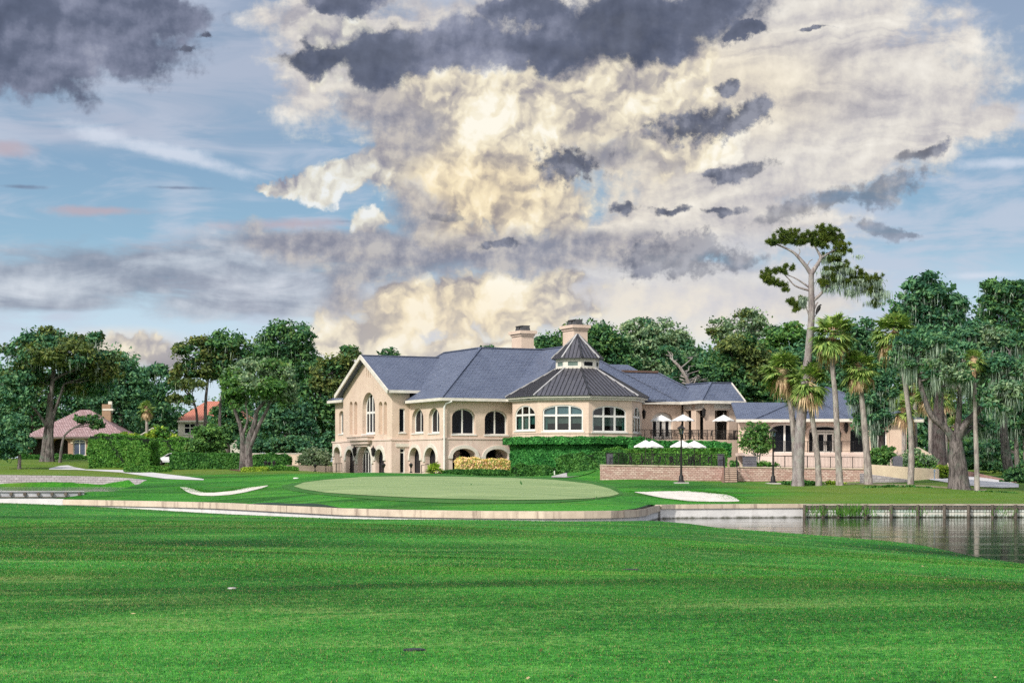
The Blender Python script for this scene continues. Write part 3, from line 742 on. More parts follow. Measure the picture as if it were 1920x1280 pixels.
def window(parent, pl, o, fw=.10, mull=(), trans=(), mw=.09, glass='glass', name='window', sill=True, out=0., fmat='white', panename='pane', sillw=.10):
    """frame mesh with a pane child, set back in its opening; mull = fractions of the width, trans = heights"""
    dd = out - o['depth']; mb = MB(); oi = inset(o, fw)
    ring(mb, pl, o, oi, dd, dd + .09)
    for f in mull:
        s = o['c'] - o['w'] / 2 + o['w'] * f; zt = top(oi, s)
        a = [pl.P(s - mw / 2, oi['z0'], dd + .07), pl.P(s + mw / 2, oi['z0'], dd + .07), pl.P(s + mw / 2, zt, dd + .07), pl.P(s - mw / 2, zt, dd + .07)]
        b = [pl.P(s - mw / 2, oi['z0'], dd), pl.P(s + mw / 2, oi['z0'], dd), pl.P(s + mw / 2, zt, dd), pl.P(s - mw / 2, zt, dd)]
        mb.add(a + b, [[0, 1, 2, 3], [0, 4, 7, 3], [1, 5, 6, 2]])
    for z in trans:
        l, r = o['c'] - oi['w'] / 2, o['c'] + oi['w'] / 2
        mb.add([pl.P(l, z, dd + .062), pl.P(r, z, dd + .062), pl.P(r, z + mw, dd + .062), pl.P(l, z + mw, dd + .062), pl.P(l, z, dd), pl.P(r, z, dd), pl.P(r, z + mw, dd), pl.P(l, z + mw, dd)], [[0, 1, 2, 3], [0, 4, 5, 1], [3, 2, 6, 7]])
    if sill:
        c, w_ = o['c'], o['w'] / 2 + sillw
        z = o['z0']; q = [(c - w_, z - .12), (c + w_, z - .12), (c + w_, z + .004), (c - w_, z + .004)]
        mb.add([pl.P(s, zz, out + .09) for s, zz in q] + [pl.P(s, zz, out - .05) for s, zz in q], [[0, 1, 2, 3], [3, 2, 6, 7], [0, 4, 5, 1], [0, 3, 7, 4], [1, 5, 6, 2]])
    f = mb.build(name, M[fmat], parent)
    pm = MB(); pm.poly([pl.P(*q, dd + .03) for q in outline(oi, 14)]); pm.build(panename, M[glass] if isinstance(glass, str) else glass, f)
    return f
def archtrim(parent, pl, o, t=.30, proud=.14, out=0., name='arch_surround', key=True):
    mb = MB(); n = 16
    lo = [(o['c'] + o['w'] / 2 * math.cos(math.pi * k / n), o['zs'] + o['h'] * math.sin(math.pi * k / n)) for k in range(n + 1)]
    hi = [(o['c'] + (o['w'] / 2 + t) * math.cos(math.pi * k / n), o['zs'] + (o['h'] + t) * math.sin(math.pi * k / n)) for k in range(n + 1)]
    d1 = out + proud
    for k in range(n):
        mb.poly([pl.P(*lo[k], d1), pl.P(*hi[k], d1), pl.P(*hi[k + 1], d1), pl.P(*lo[k + 1], d1)])
        mb.poly([pl.P(*hi[k], d1), pl.P(*hi[k + 1], d1), pl.P(*hi[k + 1], out - .02), pl.P(*hi[k], out - .02)])
        mb.poly([pl.P(*lo[k], d1), pl.P(*lo[k + 1], d1), pl.P(*lo[k + 1], out - .02), pl.P(*lo[k], out - .02)])
    for sgn in (1, -1):   # splayed feet
        s0, s1 = o['c'] + sgn * o['w'] / 2, o['c'] + sgn * (o['w'] / 2 + t + .12)
        z0, z1 = o['zs'] - .22, o['zs'] + .05
        pts = [(s0, z0), (s1, z0), (s1, z1), (s0, z1)]
        mb.add([pl.P(s, z, d1 + .02) for s, z in pts] + [pl.P(s, z, out - .02) for s, z in pts], [[0, 1, 2, 3], [0, 4, 5, 1], [3, 2, 6, 7], [1, 5, 6, 2], [0, 3, 7, 4]])
    return mb.build(name, M['trim'], parent)
def strip(mb, pl, s0, s1, z0, z1, d0, d1, mat=0):
    q = [(s0, z0), (s1, z0), (s1, z1), (s0, z1)]
    mb.add([pl.P(s, z, d1) for s, z in q] + [pl.P(s, z, d0) for s, z in q], [[0, 1, 2, 3], [3, 2, 6, 7], [0, 4, 5, 1], [0, 3, 7, 4], [1, 5, 6, 2], [4, 5, 6, 7]], mat)

club = empty('clubhouse', H(7, 7, 0), 'large cream stucco clubhouse with slate blue roofs, arched windows and a domed sunroom', 'clubhouse')
ZE, ZR = 7.83, 13.6
lv, ru = (-sa, ca), (ca, sa); nl, nr = (-ca, -sa), (sa, -ca)     # directions and outward normals in world xy
PL_left = Plane2(H(0, 0, 0), lv, nl, ZB)           # s = b
PL_gab = Plane2(H(-2, 0, 0), lv, nl, ZB)
PL_blk = Plane2(H(-1, 0, 0), lv, nl, ZB)
PL_front = Plane2(H(0, 0, 0), ru, nr, ZB)          # s = a
PL_ret = Plane2(H(0, 9.5, 0), ru, nr, ZB)          # return wall of the gable (s = a, -2..0)
ZL = 3.67
walls = MB()     # 0 upper stucco, 1 lower stucco
# --- left side of the main block
up = [op(PL_left, 772.5, 793.8, 765, 811.5, .75), op(PL_left, 803.8, 823.8, 764.5, 811.5, .75)]
lo = [op(PL_left, 770.8, 790, 838.5, 886.5, .8, .62), op(PL_left, 799, 821, 838.5, 886.5, .8, .62)]
facade(walls, PL_left, 0, 9.5, ZL, ZE + .1, up, 0); facade(walls, PL_left, -.12, 9.5, -.3, ZL, lo, 1, .12)
for o in up:
    oo = dict(o); oo['w'] = o['w'] * .62; oo['c'] = o['c'] - o['w'] * .0; window(club, PL_left, o, .16, (.5,), (), .14)
for o in lo: archtrim(club, PL_left, o, .34, .12, .12)
# --- front of the main block
upf = [op(PL_front, 847.5, 891.5, 765.5, 814, .72, .5), op(PL_front, 908.8, 952, 768.5, 815, .72, .5)]
lof = [op(PL_front, 847.5, 891, 840.5, 888, .62, 1.4), op(PL_front, 909, 952.5, 841.5, 888, .62, 1.4)]
facade(walls, PL_front, 0, 8.2, ZL, ZE + .1, upf, 0); facade(walls, PL_front, -.12, 8.2, -.3, ZL, lof, 1, .12)
for o in upf: window(club, PL_front, o, .12, (.5,), (), .16)
for o in lof: archtrim(club, PL_front, o, .36, .12, .12)
# --- gable facade
GB0, GB1, GBM = 9.5, 24.7, 17.1
gtop = lambda s: 13.04 - .5 * abs(s - GBM) - .22
cw_ = op(PL_gab, 679.5, 703, 735.5, 813, .9, .55)
slots = [op(PL_gab, a, b, 752.5, 814, .8, .4) for a, b in ((655.5, 661), (664, 669.8), (710, 717), (719.5, 725.5))]
attic = [op(PL_gab, a, a + 1.5, 688 + k * 1.5, 707, 0, .2) for k, a in enumerate((687, 690.3, 693.6))]
facade(walls, PL_gab, GB0, GB1, ZL, gtop, [cw_] + slots + attic, 0)
glo = [op(PL_gab, 650.8, 665.5, 842, 887, .8, .55), op(PL_gab, 672.5, 699, 835, 887, .8, .68), op(PL_gab, 706, 722, 841.5, 887, .8, .5)]
facade(walls, PL_gab, GB0 - .12, GB1 + .12, -.3, ZL, glo, 1, .12)
for o in slots + attic:   # backs of the blind slots
    walls.poly([PL_gab.P(*q, -o['depth'] + .002) for q in outline(o, 12)], 0)
zc = PL_gab.z_of(775, cw_['c'])
window(club, PL_gab, cw_, .20, (.25, .5, .75), (zc,), .24)
for o in glo: archtrim(club, PL_gab, o, .42, .12, .12)
# --- return wall of the gable
rw = op(PL_ret, 748.5, 759.5, 765, 810.5, .35, .25)
rd = op(PL_ret, 749, 758.5, 840, 887, 0, .25)
facade(walls, PL_ret, -2, 0, ZL, 8.75, [rw], 0); facade(walls, PL_ret, -2.12, 0, -.3, ZL, [rd], 1, .12)
window(club, PL_ret, rw, .10, (), (), .1)
mb = MB(); strip(mb, PL_ret, rd['c'] - .75, rd['c'] + .95, rd['zs'] + .15, rd['zs'] + .52, 0, .22); mb.build('door_lintel', M['trim'], club)
window(club, PL_ret, rd, .10, (), (PL_ret.z_of(849, rd['c']),), .12, name='side_door', sill=False, out=.12)
# --- far side of the gable, left block
PL_gl = Plane2(H(-2, GB1, 0), ru, (-nr[0], -nr[1]), ZB)
facade(walls, PL_gl, 0, 4, -.3, 9.0, [], 0)
bw_ = op(PL_blk, 635.5, 645.5, 770, 813, .7, .4); bl_ = op(PL_blk, 631, 643, 837.5, 887, .8, .9)
facade(walls, PL_blk, GB1, 30.2, ZL, 8.5, [bw_], 0); facade(walls, PL_blk, GB1, 30.45, -.3, ZL, [bl_], 1, .25)
window(club, PL_blk, bw_, .18, (.5,), (), .12); archtrim(club, PL_blk, bl_, .34, .12, .25)
# --- hidden faces so the block is closed
for (p, q, z) in (((-1, 30.2), (8, 30.2), 8.5), ((8, 30.2), (15.3, 25.4), 7.9), ((14.74, 25), (14.74, 15), 7.9), ((14.74, 14.9), (27, 14.9), 7.9), ((27, 14.9), (31.8, 8), 7.9), ((31.8, 8), (32.5, -4.3), 7.9)):
    walls.poly([H(*p, -.3), H(*q, -.3), H(*q, z), H(*p, z)], 0)
walls.build('wall', [M['wall'], M['wall_low']], club)
# --- arcade back walls with dark glazed doors
inner = MB()
def back(pl, s0, s1, d, doors):
    inner.poly([pl.P(s0, -.3, -d), pl.P(s1, -.3, -d), pl.P(s1, 3.6, -d), pl.P(s0, 3.6, -d)], 0)
    inner.poly([pl.P(s0, 3.4, .1), pl.P(s1, 3.4, .1), pl.P(s1, 3.4, -d), pl.P(s0, 3.4, -d)], 0)
    inner.poly([pl.P(s0, 0.0, .1), pl.P(s1, 0.0, .1), pl.P(s1, 0.0, -d), pl.P(s0, 0.0, -d)], 0)
    for c, w_, h in doors:
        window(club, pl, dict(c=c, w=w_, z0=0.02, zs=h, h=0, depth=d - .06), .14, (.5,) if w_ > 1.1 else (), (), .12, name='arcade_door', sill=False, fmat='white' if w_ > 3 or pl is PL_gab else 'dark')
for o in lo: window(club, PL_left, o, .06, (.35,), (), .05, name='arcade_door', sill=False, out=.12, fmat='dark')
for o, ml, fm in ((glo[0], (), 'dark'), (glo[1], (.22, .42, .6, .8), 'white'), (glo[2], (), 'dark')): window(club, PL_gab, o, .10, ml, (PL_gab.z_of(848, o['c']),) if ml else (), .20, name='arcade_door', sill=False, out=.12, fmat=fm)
window(club, PL_blk, bl_, .06, (), (), .05, name='arcade_door', sill=False, out=.25, fmat='dark')
back(PL_front, .25, 8.2, 3.0, [(lof[0]['c'] - .6, 1.6, 2.7), (lof[0]['c'] + 1.6, 1.4, 2.7), (lof[1]['c'] + .3, 1.8, 2.7)])
inner.build('arcade_lining', M['wall_low'], club)
# --- string course, balcony
band = MB()
for pl, s0, s1, o_ in ((PL_left, -.2, 9.5, .12), (PL_front, -.2, 8.2, .12), (PL_gab, GB0 - .2, GB1 + .2, .12), (PL_ret, -2.2, 0, .12), (PL_blk, GB1, 30.6, .25)):
    strip(band, pl, s0, s1, ZL - .05, ZL + .10, -.02, o_ + .08)
band.build('string_course', M['wall_low'], club)
bal = MB(); s0, s1 = sorted((PL_gab.s_of(662), PL_gab.s_of(701)))
strip(bal, PL_gab, s0, s1, ZL + .02, ZL + .42, .0, .75); strip(bal, PL_gab, s0 + .5, s1 - .5, ZL - .35, ZL + .02, .0, .55); strip(bal, PL_gab, s0 + 1.2, s1 - 1.2, ZL - .62, ZL - .35, .0, .35)
strip(bal, PL_gab, s0 - .12, s1 + .12, ZL + .42, ZL + .52, .0, .85)
bal.build('balcony_ledge', M['wall_low'], club)

# --- roofs
TH = .22
def roof(name, polys, mat='slate', th=TH):
    mb = MB()
    for p in polys: mb.slab([H(*q) for q in p], th)
    return mb.build(name, M[mat], club)
e, r_ = ZE, ZR
roof('main_roof', [
    [(-.6, -.6, e), (6.83, -.6, e), (14.8, 7.37, r_), (7.37, 7.37, r_)],
    [(-.6, -.6, e), (7.37, 7.37, r_), (7.37, 17.4, r_), (-.6, 25.4, e)],
    [(7.37, 17.4, r_), (15.3, 25.4, e), (-.6, 25.4, e)],
    [(7.37, 7.37, r_), (15.3, 15.3, e), (15.3, 25.4, e), (7.37, 17.4, r_)],
    [(7.37, 7.37, r_), (19.5, 7.37, r_), (27.47, 15.3, e), (15.3, 15.3, e)],
    [(22.77, -.6, e), (27.47, -.6, e), (19.5, 7.37, r_), (14.8, 7.37, r_)],
    [(27.47, -.6, e), (27.47, 15.3, e), (19.5, 7.37, r_)],
    [(6.83, -.6, e), (6.83, -5.97, e), (14.8, 2, r_), (14.8, 7.37, r_)],
    [(22.77, -.6, e), (14.8, 7.37, r_), (14.8, 2, r_), (22.77, -5.97, e)],
    [(6.83, -5.97, e), (22.77, -5.97, e), (14.8, 2, r_)]])
GE = 13.04 - .5 * (GBM - 8.9)
roof('gable_roof', [
    [(-2.7, 8.9, GE), (.95, 8.9, GE), (6.6, GBM, 13.04), (-2.7, GBM, 13.04)],
    [(-2.7, 25.3, GE), (-2.7, GBM, 13.04), (6.6, GBM, 13.04), (6.6, 25.3, GE)]])
roof('side_roof', [
    [(-1.6, 24.75, 8.5), (-1.6, 30.8, 8.5), (1.4, 27.8, 10.2), (1.4, 24.75, 10.2)],
    [(-1.6, 30.8, 8.5), (8, 30.8, 8.5), (8, 27.8, 10.2), (1.4, 27.8, 10.2)]])
roof('east_wing_roof', [
    [(27.47, -.6, e), (27.6, -.6, e), (29.775, 1.575, 9.405), (27.3, 4.05, 11.2), (22.8, 4.05, 11.2)],
    [(27.3, 4.05, 11.2), (31.95, -.6, e), (31.95, 8.7, e)],
    [(22.8, 4.05, 11.2), (27.3, 4.05, 11.2), (31.95, 8.7, e), (22.8, 8.7, e)],
    [(27.6, -4.9, e), (30.46, -2.04, 9.9), (30.46, 3.2, 9.9), (29.6, 2.4, 9.28), (27.6, -.6, e)],
    [(27.6, -4.9, e), (33, -4.9, e), (33, -2.04, 9.9), (30.46, -2.04, 9.9)],
    [(30.46, -2.04, 9.9), (33, -2.04, 9.9), (33, .82, e), (30.46, .82, e)]])
roof('rear_roof', [[(24, 14, 12.6), (29, 14, 12.6), (31, 10, 10.4), (24, 10, 10.4)], [(24, 14, 12.6), (29, 14, 12.6), (29, 18, 10), (24, 18, 10)]])
# ridge and hip caps
def cap(mb, p, q, w_=.30, h=.10, mat=0): mb.beam(H(*p), H(*q), w_, h, mat, .04)
rc = MB()
for p, q in (((7.37, 7.37, r_), (19.5, 7.37, r_)), ((7.37, 7.37, r_), (7.37, 17.4, r_)), ((-.6, -.6, e), (7.37, 7.37, r_)), ((14.8, 7.37, r_), (14.8, 2, r_)), ((19.5, 7.37, r_), (27.47, -.6, e)),
             ((-2.7, GBM, 13.04), (6.6, GBM, 13.04)), ((7.37, 17.4, r_), (-.6, 25.4, e)), ((-1.6, 30.8, 8.5), (1.4, 27.8, 10.2)), ((27.3, 4.05, 11.2), (29.8, 1.55, 9.4)), ((27.6, -4.9, e), (30.46, -2.04, 9.9)), ((30.46, -2.04, 9.9), (33, -2.04, 9.9)), ((30.46, -2.04, 9.9), (30.46, 3.2, 9.9))): cap(rc, p, q)
rc.build('ridge_cap', M['slate'], club)
mb = MB(); mb.beam(H(22.8, 4.05, 11.28), H(27.3, 4.05, 11.28), .42, .22); mb.build('copper_ridge', M['rust'], club)
mb = MB(); mb.tube([H(20.6, 6.0, 12.6), H(20.6, 6.0, 13.6)], .12); mb.build('vent_pipe', M['white'], club)
# eave boards and gutters
ev = MB()
def eave(p, q, drop=.14, w_=.16, h=.30, outn=None): ev.beam(H(*p), H(*q), w_, h, 0, -drop)
for p, q in (((-.66, -.7, e), (7.0, -.7, e)), ((-.7, -.7, e), (-.7, 8.9, e)), ((22, -.7, e), (27.6, -.7, e)), ((27.5, -.7, e), (27.5, -5, e)), ((27.5, -5, e), (33.1, -5, e)),
             ((-1.7, 24.9, 8.5), (-1.7, 30.9, 8.5)), ((-2.6, 8.8, GE), (1.0, 8.8, GE)), ((-2.6, 25.4, GE), (2, 25.4, GE)), ((6.75, -.6, e), (6.75, -4, e))): eave(p, q)
# soffits
for q in ([(-.6, -.6), (7, -.6), (7, .1), (-.6, .1)], [(-.6, .1), (.1, .1), (.1, 9.5), (-.6, 9.5)], [(22, -.6), (33, -.6), (33, .2), (22, .2)], [(27.6, -4.9), (33, -4.9), (33, -.6), (27.6, -.6)], [(-1.6, 24.7), (-1, 24.7), (-1, 30.8), (-1.6, 30.8)]):
    z = e - .32 if q[0][0] != -1.6 else 8.2
    ev.poly([H(a, b, z) for a, b in q])
# gable verges
for b0 in (8.75, 25.45): ev.beam(H(-2.78, b0, GE - .02), H(-2.78, GBM, 13.06), .14, .42, 0, -.16)
for b0 in (-4.9, .82): ev.beam(H(33.08, b0, e), H(33.08, -2.04, 9.92), .12, .40, 0, -.12)
ev.poly([H(32.95, -4.6, e - .1), H(32.95, .5, e - .1), H(32.95, -2.04, 9.75)])
ev.build('eave_board', M['trim'], club)
# downpipe on the near corner
mb = MB(); c0 = H(-.25, -.25, 0)
mb.tube([H(.55, -.75, 7.5), H(.0, -.45, 7.25), H(-.12, -.3, 6.9), H(-.12, -.3, 0)], .10, 8); mb.build('downpipe', M['white'], club)
mb = MB(); mb.tube([H(6.2 + 14.7, -1.9, 7.4), H(20.5, -1.0, 7.0), H(20.5, -1.0, 4)], .08, 8); mb.build('downpipe', M['trim'], club)
# chimneys
def chimney(a, b, da, db, z0, z1, cap_z):
    mb = MB(); mb.box(H(a, b, (z0 + z1) / 2), (da, db, z1 - z0), HA); ch = mb.build('chimney', M['wall'], club)
    mb = MB(); mb.box(H(a, b, z1 + .17), (da + .55, db + .55, .34), HA); mb.box(H(a, b, z1 - .12), (da + .22, db + .22, .24), HA); mb.build('chimney_cap', M['wall'], ch)
    mb = MB()
    for k in (-1, 1): mb.box(H(a, b + k * .55, z1 + .34 + cap_z / 2), (.9, .95, cap_z), HA, 0, .82)
    mb.box(H(a, b, z1 + .34 + cap_z), (1.0, 1.7, .1), HA)
    mb.build('flue', mat_simple('weathered_flue', (.05, .055, .065), (.09, .09, .10), 3, .7), ch)
chimney(13.4, 9.5, 1.5, 2.5, 10.5, 15.35, .55)
chimney(19.1, 8.0, 1.7, 2.7, 10.5, 16.05, .60)

# --- sunroom: octagon with a seamed metal roof and cupola
OC = (6.79, 199.0); OB = R(-15); RO = 6.8
def ov(k, rad, z, ph=0):   # octagon vertex k
    th = OB + R(22.5) + R(45) * k + ph
    return Vector((OC[0] + rad * math.sin(th), OC[1] - rad * math.cos(th), z + ZB))
def oface(k, rad):         # wall plane of face between vertices k-1 and k
    p, q = ov(k - 1, rad, 0), ov(k, rad, 0); d = (q - p); L = d.length; d.normalize()
    th = OB + R(45) * k
    return Plane2(p, (d.x, d.y), (math.sin(th), -math.cos(th)), ZB), L
sw = MB(); room = MB(); sunwins = []
for k in range(-2, 4):
    pl, L = oface(k, RO); ops = []
    if k == -1: ops = [op(pl, 965.5, 1003.5, 759.5, 807, .55, .16)]
    if k == 0: ops = [op(pl, 1017.5, 1093, 758.5, 808, .30, .16)]
    if k == 1: ops = [op(pl, 1111, 1174.5, 760.5, 809.5, .33, .16)]
    if k == 2: ops = [op(pl, 1187, 1201.5, 762.5, 811, .8, .16)]
    facade(sw, pl, 0, L, ZL - .2, ZE, ops, 0)
    for o in ops: sunwins.append((k, pl, o))
    # shallow raised panel round the windows and a sill band
    strip(sw, pl, .0, L, ZL + .45, ZL + .55, 0, .06)
sw.build('sunroom_wall', M['wall'], club)
for k, pl, o in sunwins:
    zt = pl.z_of({-1: 777, 0: 777.5, 1: 779.5, 2: 781}[k], o['c'])
    window(club, pl, o, .13, (1 / 3, 2 / 3), (zt - .14,), .20, 'pane', 'sunroom_window', sillw=.15)
    # blinds, curtains and a panel coloured as a glint behind the panes
    l, r2 = o['c'] - o['w'] / 2, o['c'] + o['w'] / 2
    bm_ = MB(); strip(bm_, pl, l, r2, zt - (1.0 if k else .85), zt + .05, -.42, -.40); bm_.build('blind', M['blind'] if k != -1 else M['curtain'], club)
    bm_ = MB(); strip(bm_, pl, l, l + o['w'] * (.10 if k in (0, 1) else .5), o['z0'], zt, -.38, -.36); bm_.build('curtain', M['curtain'], club); bm_ = MB(); strip(bm_, pl, r2 - o['w'] * .07, r2, o['z0'], zt, -.38, -.36); bm_.build('curtain', M['curtain'], club)
    if k == 0:
        bm_ = MB(); strip(bm_, pl, l, r2, zt + .06, zt + .9, -.34, -.32); bm_.build('painted_glint_panel', M['bluegreen'], club)
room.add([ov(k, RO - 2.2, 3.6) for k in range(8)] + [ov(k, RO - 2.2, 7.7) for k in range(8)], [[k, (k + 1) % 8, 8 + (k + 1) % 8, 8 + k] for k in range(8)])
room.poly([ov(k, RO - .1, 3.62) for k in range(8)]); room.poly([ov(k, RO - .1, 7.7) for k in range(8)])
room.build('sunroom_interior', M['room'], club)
# cornice
mb = MB()
for k in range(8):
    for (ra, rb, z0, z1) in ((RO + .30, RO + .30, ZE - .35, ZE - .12), (RO + .62, RO + .62, ZE - .12, ZE + .10)):
        mb.add([ov(k, ra, z0), ov(k + 1, ra, z0), ov(k + 1, rb, z1), ov(k, rb, z1)], [[0, 1, 2, 3]])
    mb.add([ov(k, RO - .1, ZE - .35), ov(k + 1, RO - .1, ZE - .35), ov(k + 1, RO + .3, ZE - .35), ov(k, RO + .3, ZE - .35)], [[0, 1, 2, 3]])
    mb.add([ov(k, RO + .3, ZE - .12), ov(k + 1, RO + .3, ZE - .12), ov(k + 1, RO + .62, ZE - .12), ov(k, RO + .62, ZE - .12)], [[0, 1, 2, 3]])
    mb.add([ov(k, RO + .62, ZE + .1), ov(k + 1, RO + .62, ZE + .1), ov(k + 1, RO + .4, ZE + .1), ov(k, RO + .4, ZE + .1)], [[0, 1, 2, 3]])
mb.build('sunroom_cornice', M['trim'], club)
def seamed(name, r0, z0, r1, z1, step, parent, hipmat='metal_seam', seam=.05):
    mb = MB()
    for k in range(8):
        p0, p1, q0, q1 = ov(k, r0, z0), ov(k + 1, r0, z0), ov(k, max(r1, .02), z1), ov(k + 1, max(r1, .02), z1)
        mb.add([p0, p1, q1, q0], [[0, 1, 2, 3]])
        W0, W1 = (p1 - p0).length / 2, (q1 - q0).length / 2
        m0, m1 = (p0 + p1) / 2, (q0 + q1) / 2; d = (p1 - p0).normalized()
        n = int(W0 / step)
        for i in range(-n, n + 1):
            s = i * step
            t = 1 if abs(s) <= W1 else (W0 - abs(s)) / (W0 - W1)
            if t < .06: continue
            a = m0 + d * s; b = m0 + (m1 - m0) * t + d * s
            mb.beam(a, b, seam, .07, 1, .03)
        mb.beam(p0, q0, .16, .12, 2 if k in (-2 % 8, 7, 1) else 1, .05)
    mb.add([ov(k, r0, z0) for k in range(8)] + [ov(k, r0, z0 - .08) for k in range(8)], [[k, (k + 1) % 8, 8 + (k + 1) % 8, 8 + k] for k in range(8)], 1)
    return mb.build(name, [M['metal_roof'], M['metal_seam'], M['hip_flashing']], parent)
seamed('sunroom_roof', 7.55, ZE + .12, 2.15, 10.95, .44, club)
cu = MB()
cup_ops = []
for k in range(8):
    pl, L = oface(k, 2.28); o = opz(L / 2, L * .66, 11.1, 11.62, 0, .08)
    facade(cu, pl, 0, L, 10.75, 11.95, [o], 0); cup_ops.append((pl, o))
    strip(cu, pl, -.02, L + .02, 10.72, 10.84, 0, .06)
    strip(cu, pl, -.02, L + .02, 11.86, 11.97, 0, .05)
cup = cu.build('cupola', M['trim'], club)
for k, (pl, o) in enumerate(cup_ops):
    if k in (0, 1, 2, 7, 6): window(cup, pl, o, .05, (), (), .05, M['blind'] if k in (0, 7) else 'glass', 'cupola_window', sill=False)
seamed('cupola_roof', 2.72, 11.95, .0, 14.5, .40, club)

# --- east wing front, porch, windows
PL_e = Plane2(H(0, 0, 0), ru, nr, ZB)
ew = MB()
ed = op(PL_e, 1223, 1262, 772, 823, .7, .5)
facade(ew, PL_e, 19.6, 28.0, 3.0, ZE, [ed], 0)
# porch block: left face plane a=28.2, front plane b=-4.3
PL_pl = Plane2(H(28.2, 0, 0), lv, nl, ZB); PL_pf = Plane2(H(0, -4.3, 0), ru, nr, ZB)
def ops_px(pl, lst): return [op(pl, a, b, t, bt, 0, d) for a, b, t, bt, d in lst]
pf = ops_px(PL_pf, [(1340.5, 1367, 768.5, 824.5, .5)]); pll = ops_px(PL_pl, [(1284, 1296, 769, 823, .5), (1305, 1318.5, 768.5, 823.5, .5)])
facade(ew, PL_pl, -4.3, 0, 3.0, ZE, pll, 0); facade(ew, PL_pf, 28.2, 32.4, 3.0, ZE, pf, 0)
ew.poly([H(32.4, -4.3, 0), H(32.4, 1, 0), H(32.4, 1, ZE), H(32.4, -4.3, ZE)])
strip(ew, PL_pf, 28.1, 32.5, 6.9, 7.02, 0, .05); strip(ew, PL_pl, -4.4, -.1, 6.9, 7.02, 0, .05)
ew.build('east_wing_wall', M['wall'], club)
# inside of the porch: rear wall with a warm lit room door
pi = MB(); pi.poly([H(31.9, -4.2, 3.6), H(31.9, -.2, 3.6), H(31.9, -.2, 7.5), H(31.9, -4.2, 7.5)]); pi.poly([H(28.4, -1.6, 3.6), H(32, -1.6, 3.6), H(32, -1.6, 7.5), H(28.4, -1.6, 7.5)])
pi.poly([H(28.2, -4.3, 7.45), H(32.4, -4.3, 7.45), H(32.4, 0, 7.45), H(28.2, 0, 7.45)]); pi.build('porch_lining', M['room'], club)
PL_pb = Plane2(H(0, -1.6, 0), ru, nr, ZB)
window(club, PL_pb, opz(29.4, 1.1, 3.65, 7.0, 0, -.05), .08, (), (6.2,), .08, name='porch_door', sill=False)
window(club, PL_pb, opz(31.0, .9, 3.65, 7.1, 0, -.05), .08, (), (), .08, mat_simple('stone_pier', (.30, .26, .22), (.18, .15, .13), 5, .8), name='porch_pier', sill=False, panename='pier_face')
window(club, PL_e, ed, .30, (.36, .64), (PL_e.z_of(786, ed['c']),), .42, name='terrace_door', sill=False)
# bright heads above the porch openings
for pl, o in [(PL_pf, pf[0])] + [(PL_pl, q) for q in pll]:
    mb = MB(); strip(mb, pl, o['c'] - o['w'] / 2 - .1, o['c'] + o['w'] / 2 + .1, o['zs'] - .02, o['zs'] + .62, -.05, .04)
    mb.build('opening_head', M['trim'], club)

# --- raised terrace under the railing
dk = MB()
q = [(18.2, -8.0), (32.6, -8.0), (32.6, .1), (18.2, .1)]
dk.slab([H(a, b, 3.62) for a, b in q], .25)
dk.poly([H(32.7, -8.05, -.1), H(32.7, .1, -.1), H(32.7, .1, 3.6), H(32.7, -8.05, 3.6)])
dk.poly([H(18, -8.02, -.1), H(32.7, -8.02, -.1), H(32.7, -8.02, 3.6), H(18, -8.02, 3.6)])
dk.poly([H(32.7, -8.04, 3.5), H(34.5, -8.04, .3), H(34.5, -8.04, -.1), H(32.7, -8.04, -.1)])
dk.build('terrace_deck', M['wall'], club)

# --- wall lanterns (sconces)
def lantern(parent, pos, s=1., name='wall_lantern'):
    mb = MB(); x, y, z = pos
    mb.lathe((x, y, z), [(.0, .42 * s), (.05 * s, .36 * s), (.17 * s, .24 * s), (.15 * s, .22 * s), (.10 * s, -.18 * s), (.05 * s, -.24 * s), (0, -.36 * s)], 8, 0, False)
    mb.tube([(x, y + .28 * s, z + .30 * s), (x, y + .1 * s, z + .48 * s), (x, y, z + .40 * s)], .025 * s, 5)
    mb.box((x, y + .30 * s, z + .1 * s), (.10 * s, .05 * s, .6 * s))
    mb.build(name, M['black'], parent)
for px, py, D, s in ((664.5, 848, 214, 1.6), (699.5, 848, 208.4, 1.6), (1207.5, 778, 204.6, 1.5), (1319.6, 775, 204.9, 1.5)):
    lantern(club, W(px, py, D), s)
# ------------------------------------------------------------------ seawalls
def conc_mat(name, c1, c2, stain, amt=.6, waterline=None):
    m, b = newmat(name); p = geo()
    n = noise(p, .9, 5, .65); st = noise(vmap(p, scale=(1.2, 1.2, .12)), 1.4, 5, .65)
    col = mixc(n.sm(.35, .7), c1, c2); col = mixc(st.sm(.50, .74) * amt, col, stain)
    if waterline is not None:
        sp = X.node('ShaderNodeSeparateXYZ'); X.put(sp.inputs[0], p); z = X(sp.outputs[2])
        col = mixc((z + (noise(p, 3, 4, .6) - .5) * .25).sm(waterline + .10, waterline - .06) * .9, col, (.05, .055, .03))
    X.put(b.inputs['Base Color'], col); b.inputs['Roughness'].default_value = .85; b.inputs['Specular IOR Level'].default_value = .2
    bump(b, noise(p, 9, 4), .3, .02); return m
M['cap'] = conc_mat('stained_concrete_cap', (.70, .60, .49), (.56, .47, .38), (.17, .12, .10), .8)
M['seaface'] = conc_mat('white_seawall_face', (.78, .78, .80), (.66, .66, .68), (.36, .34, .34), .4, .05)
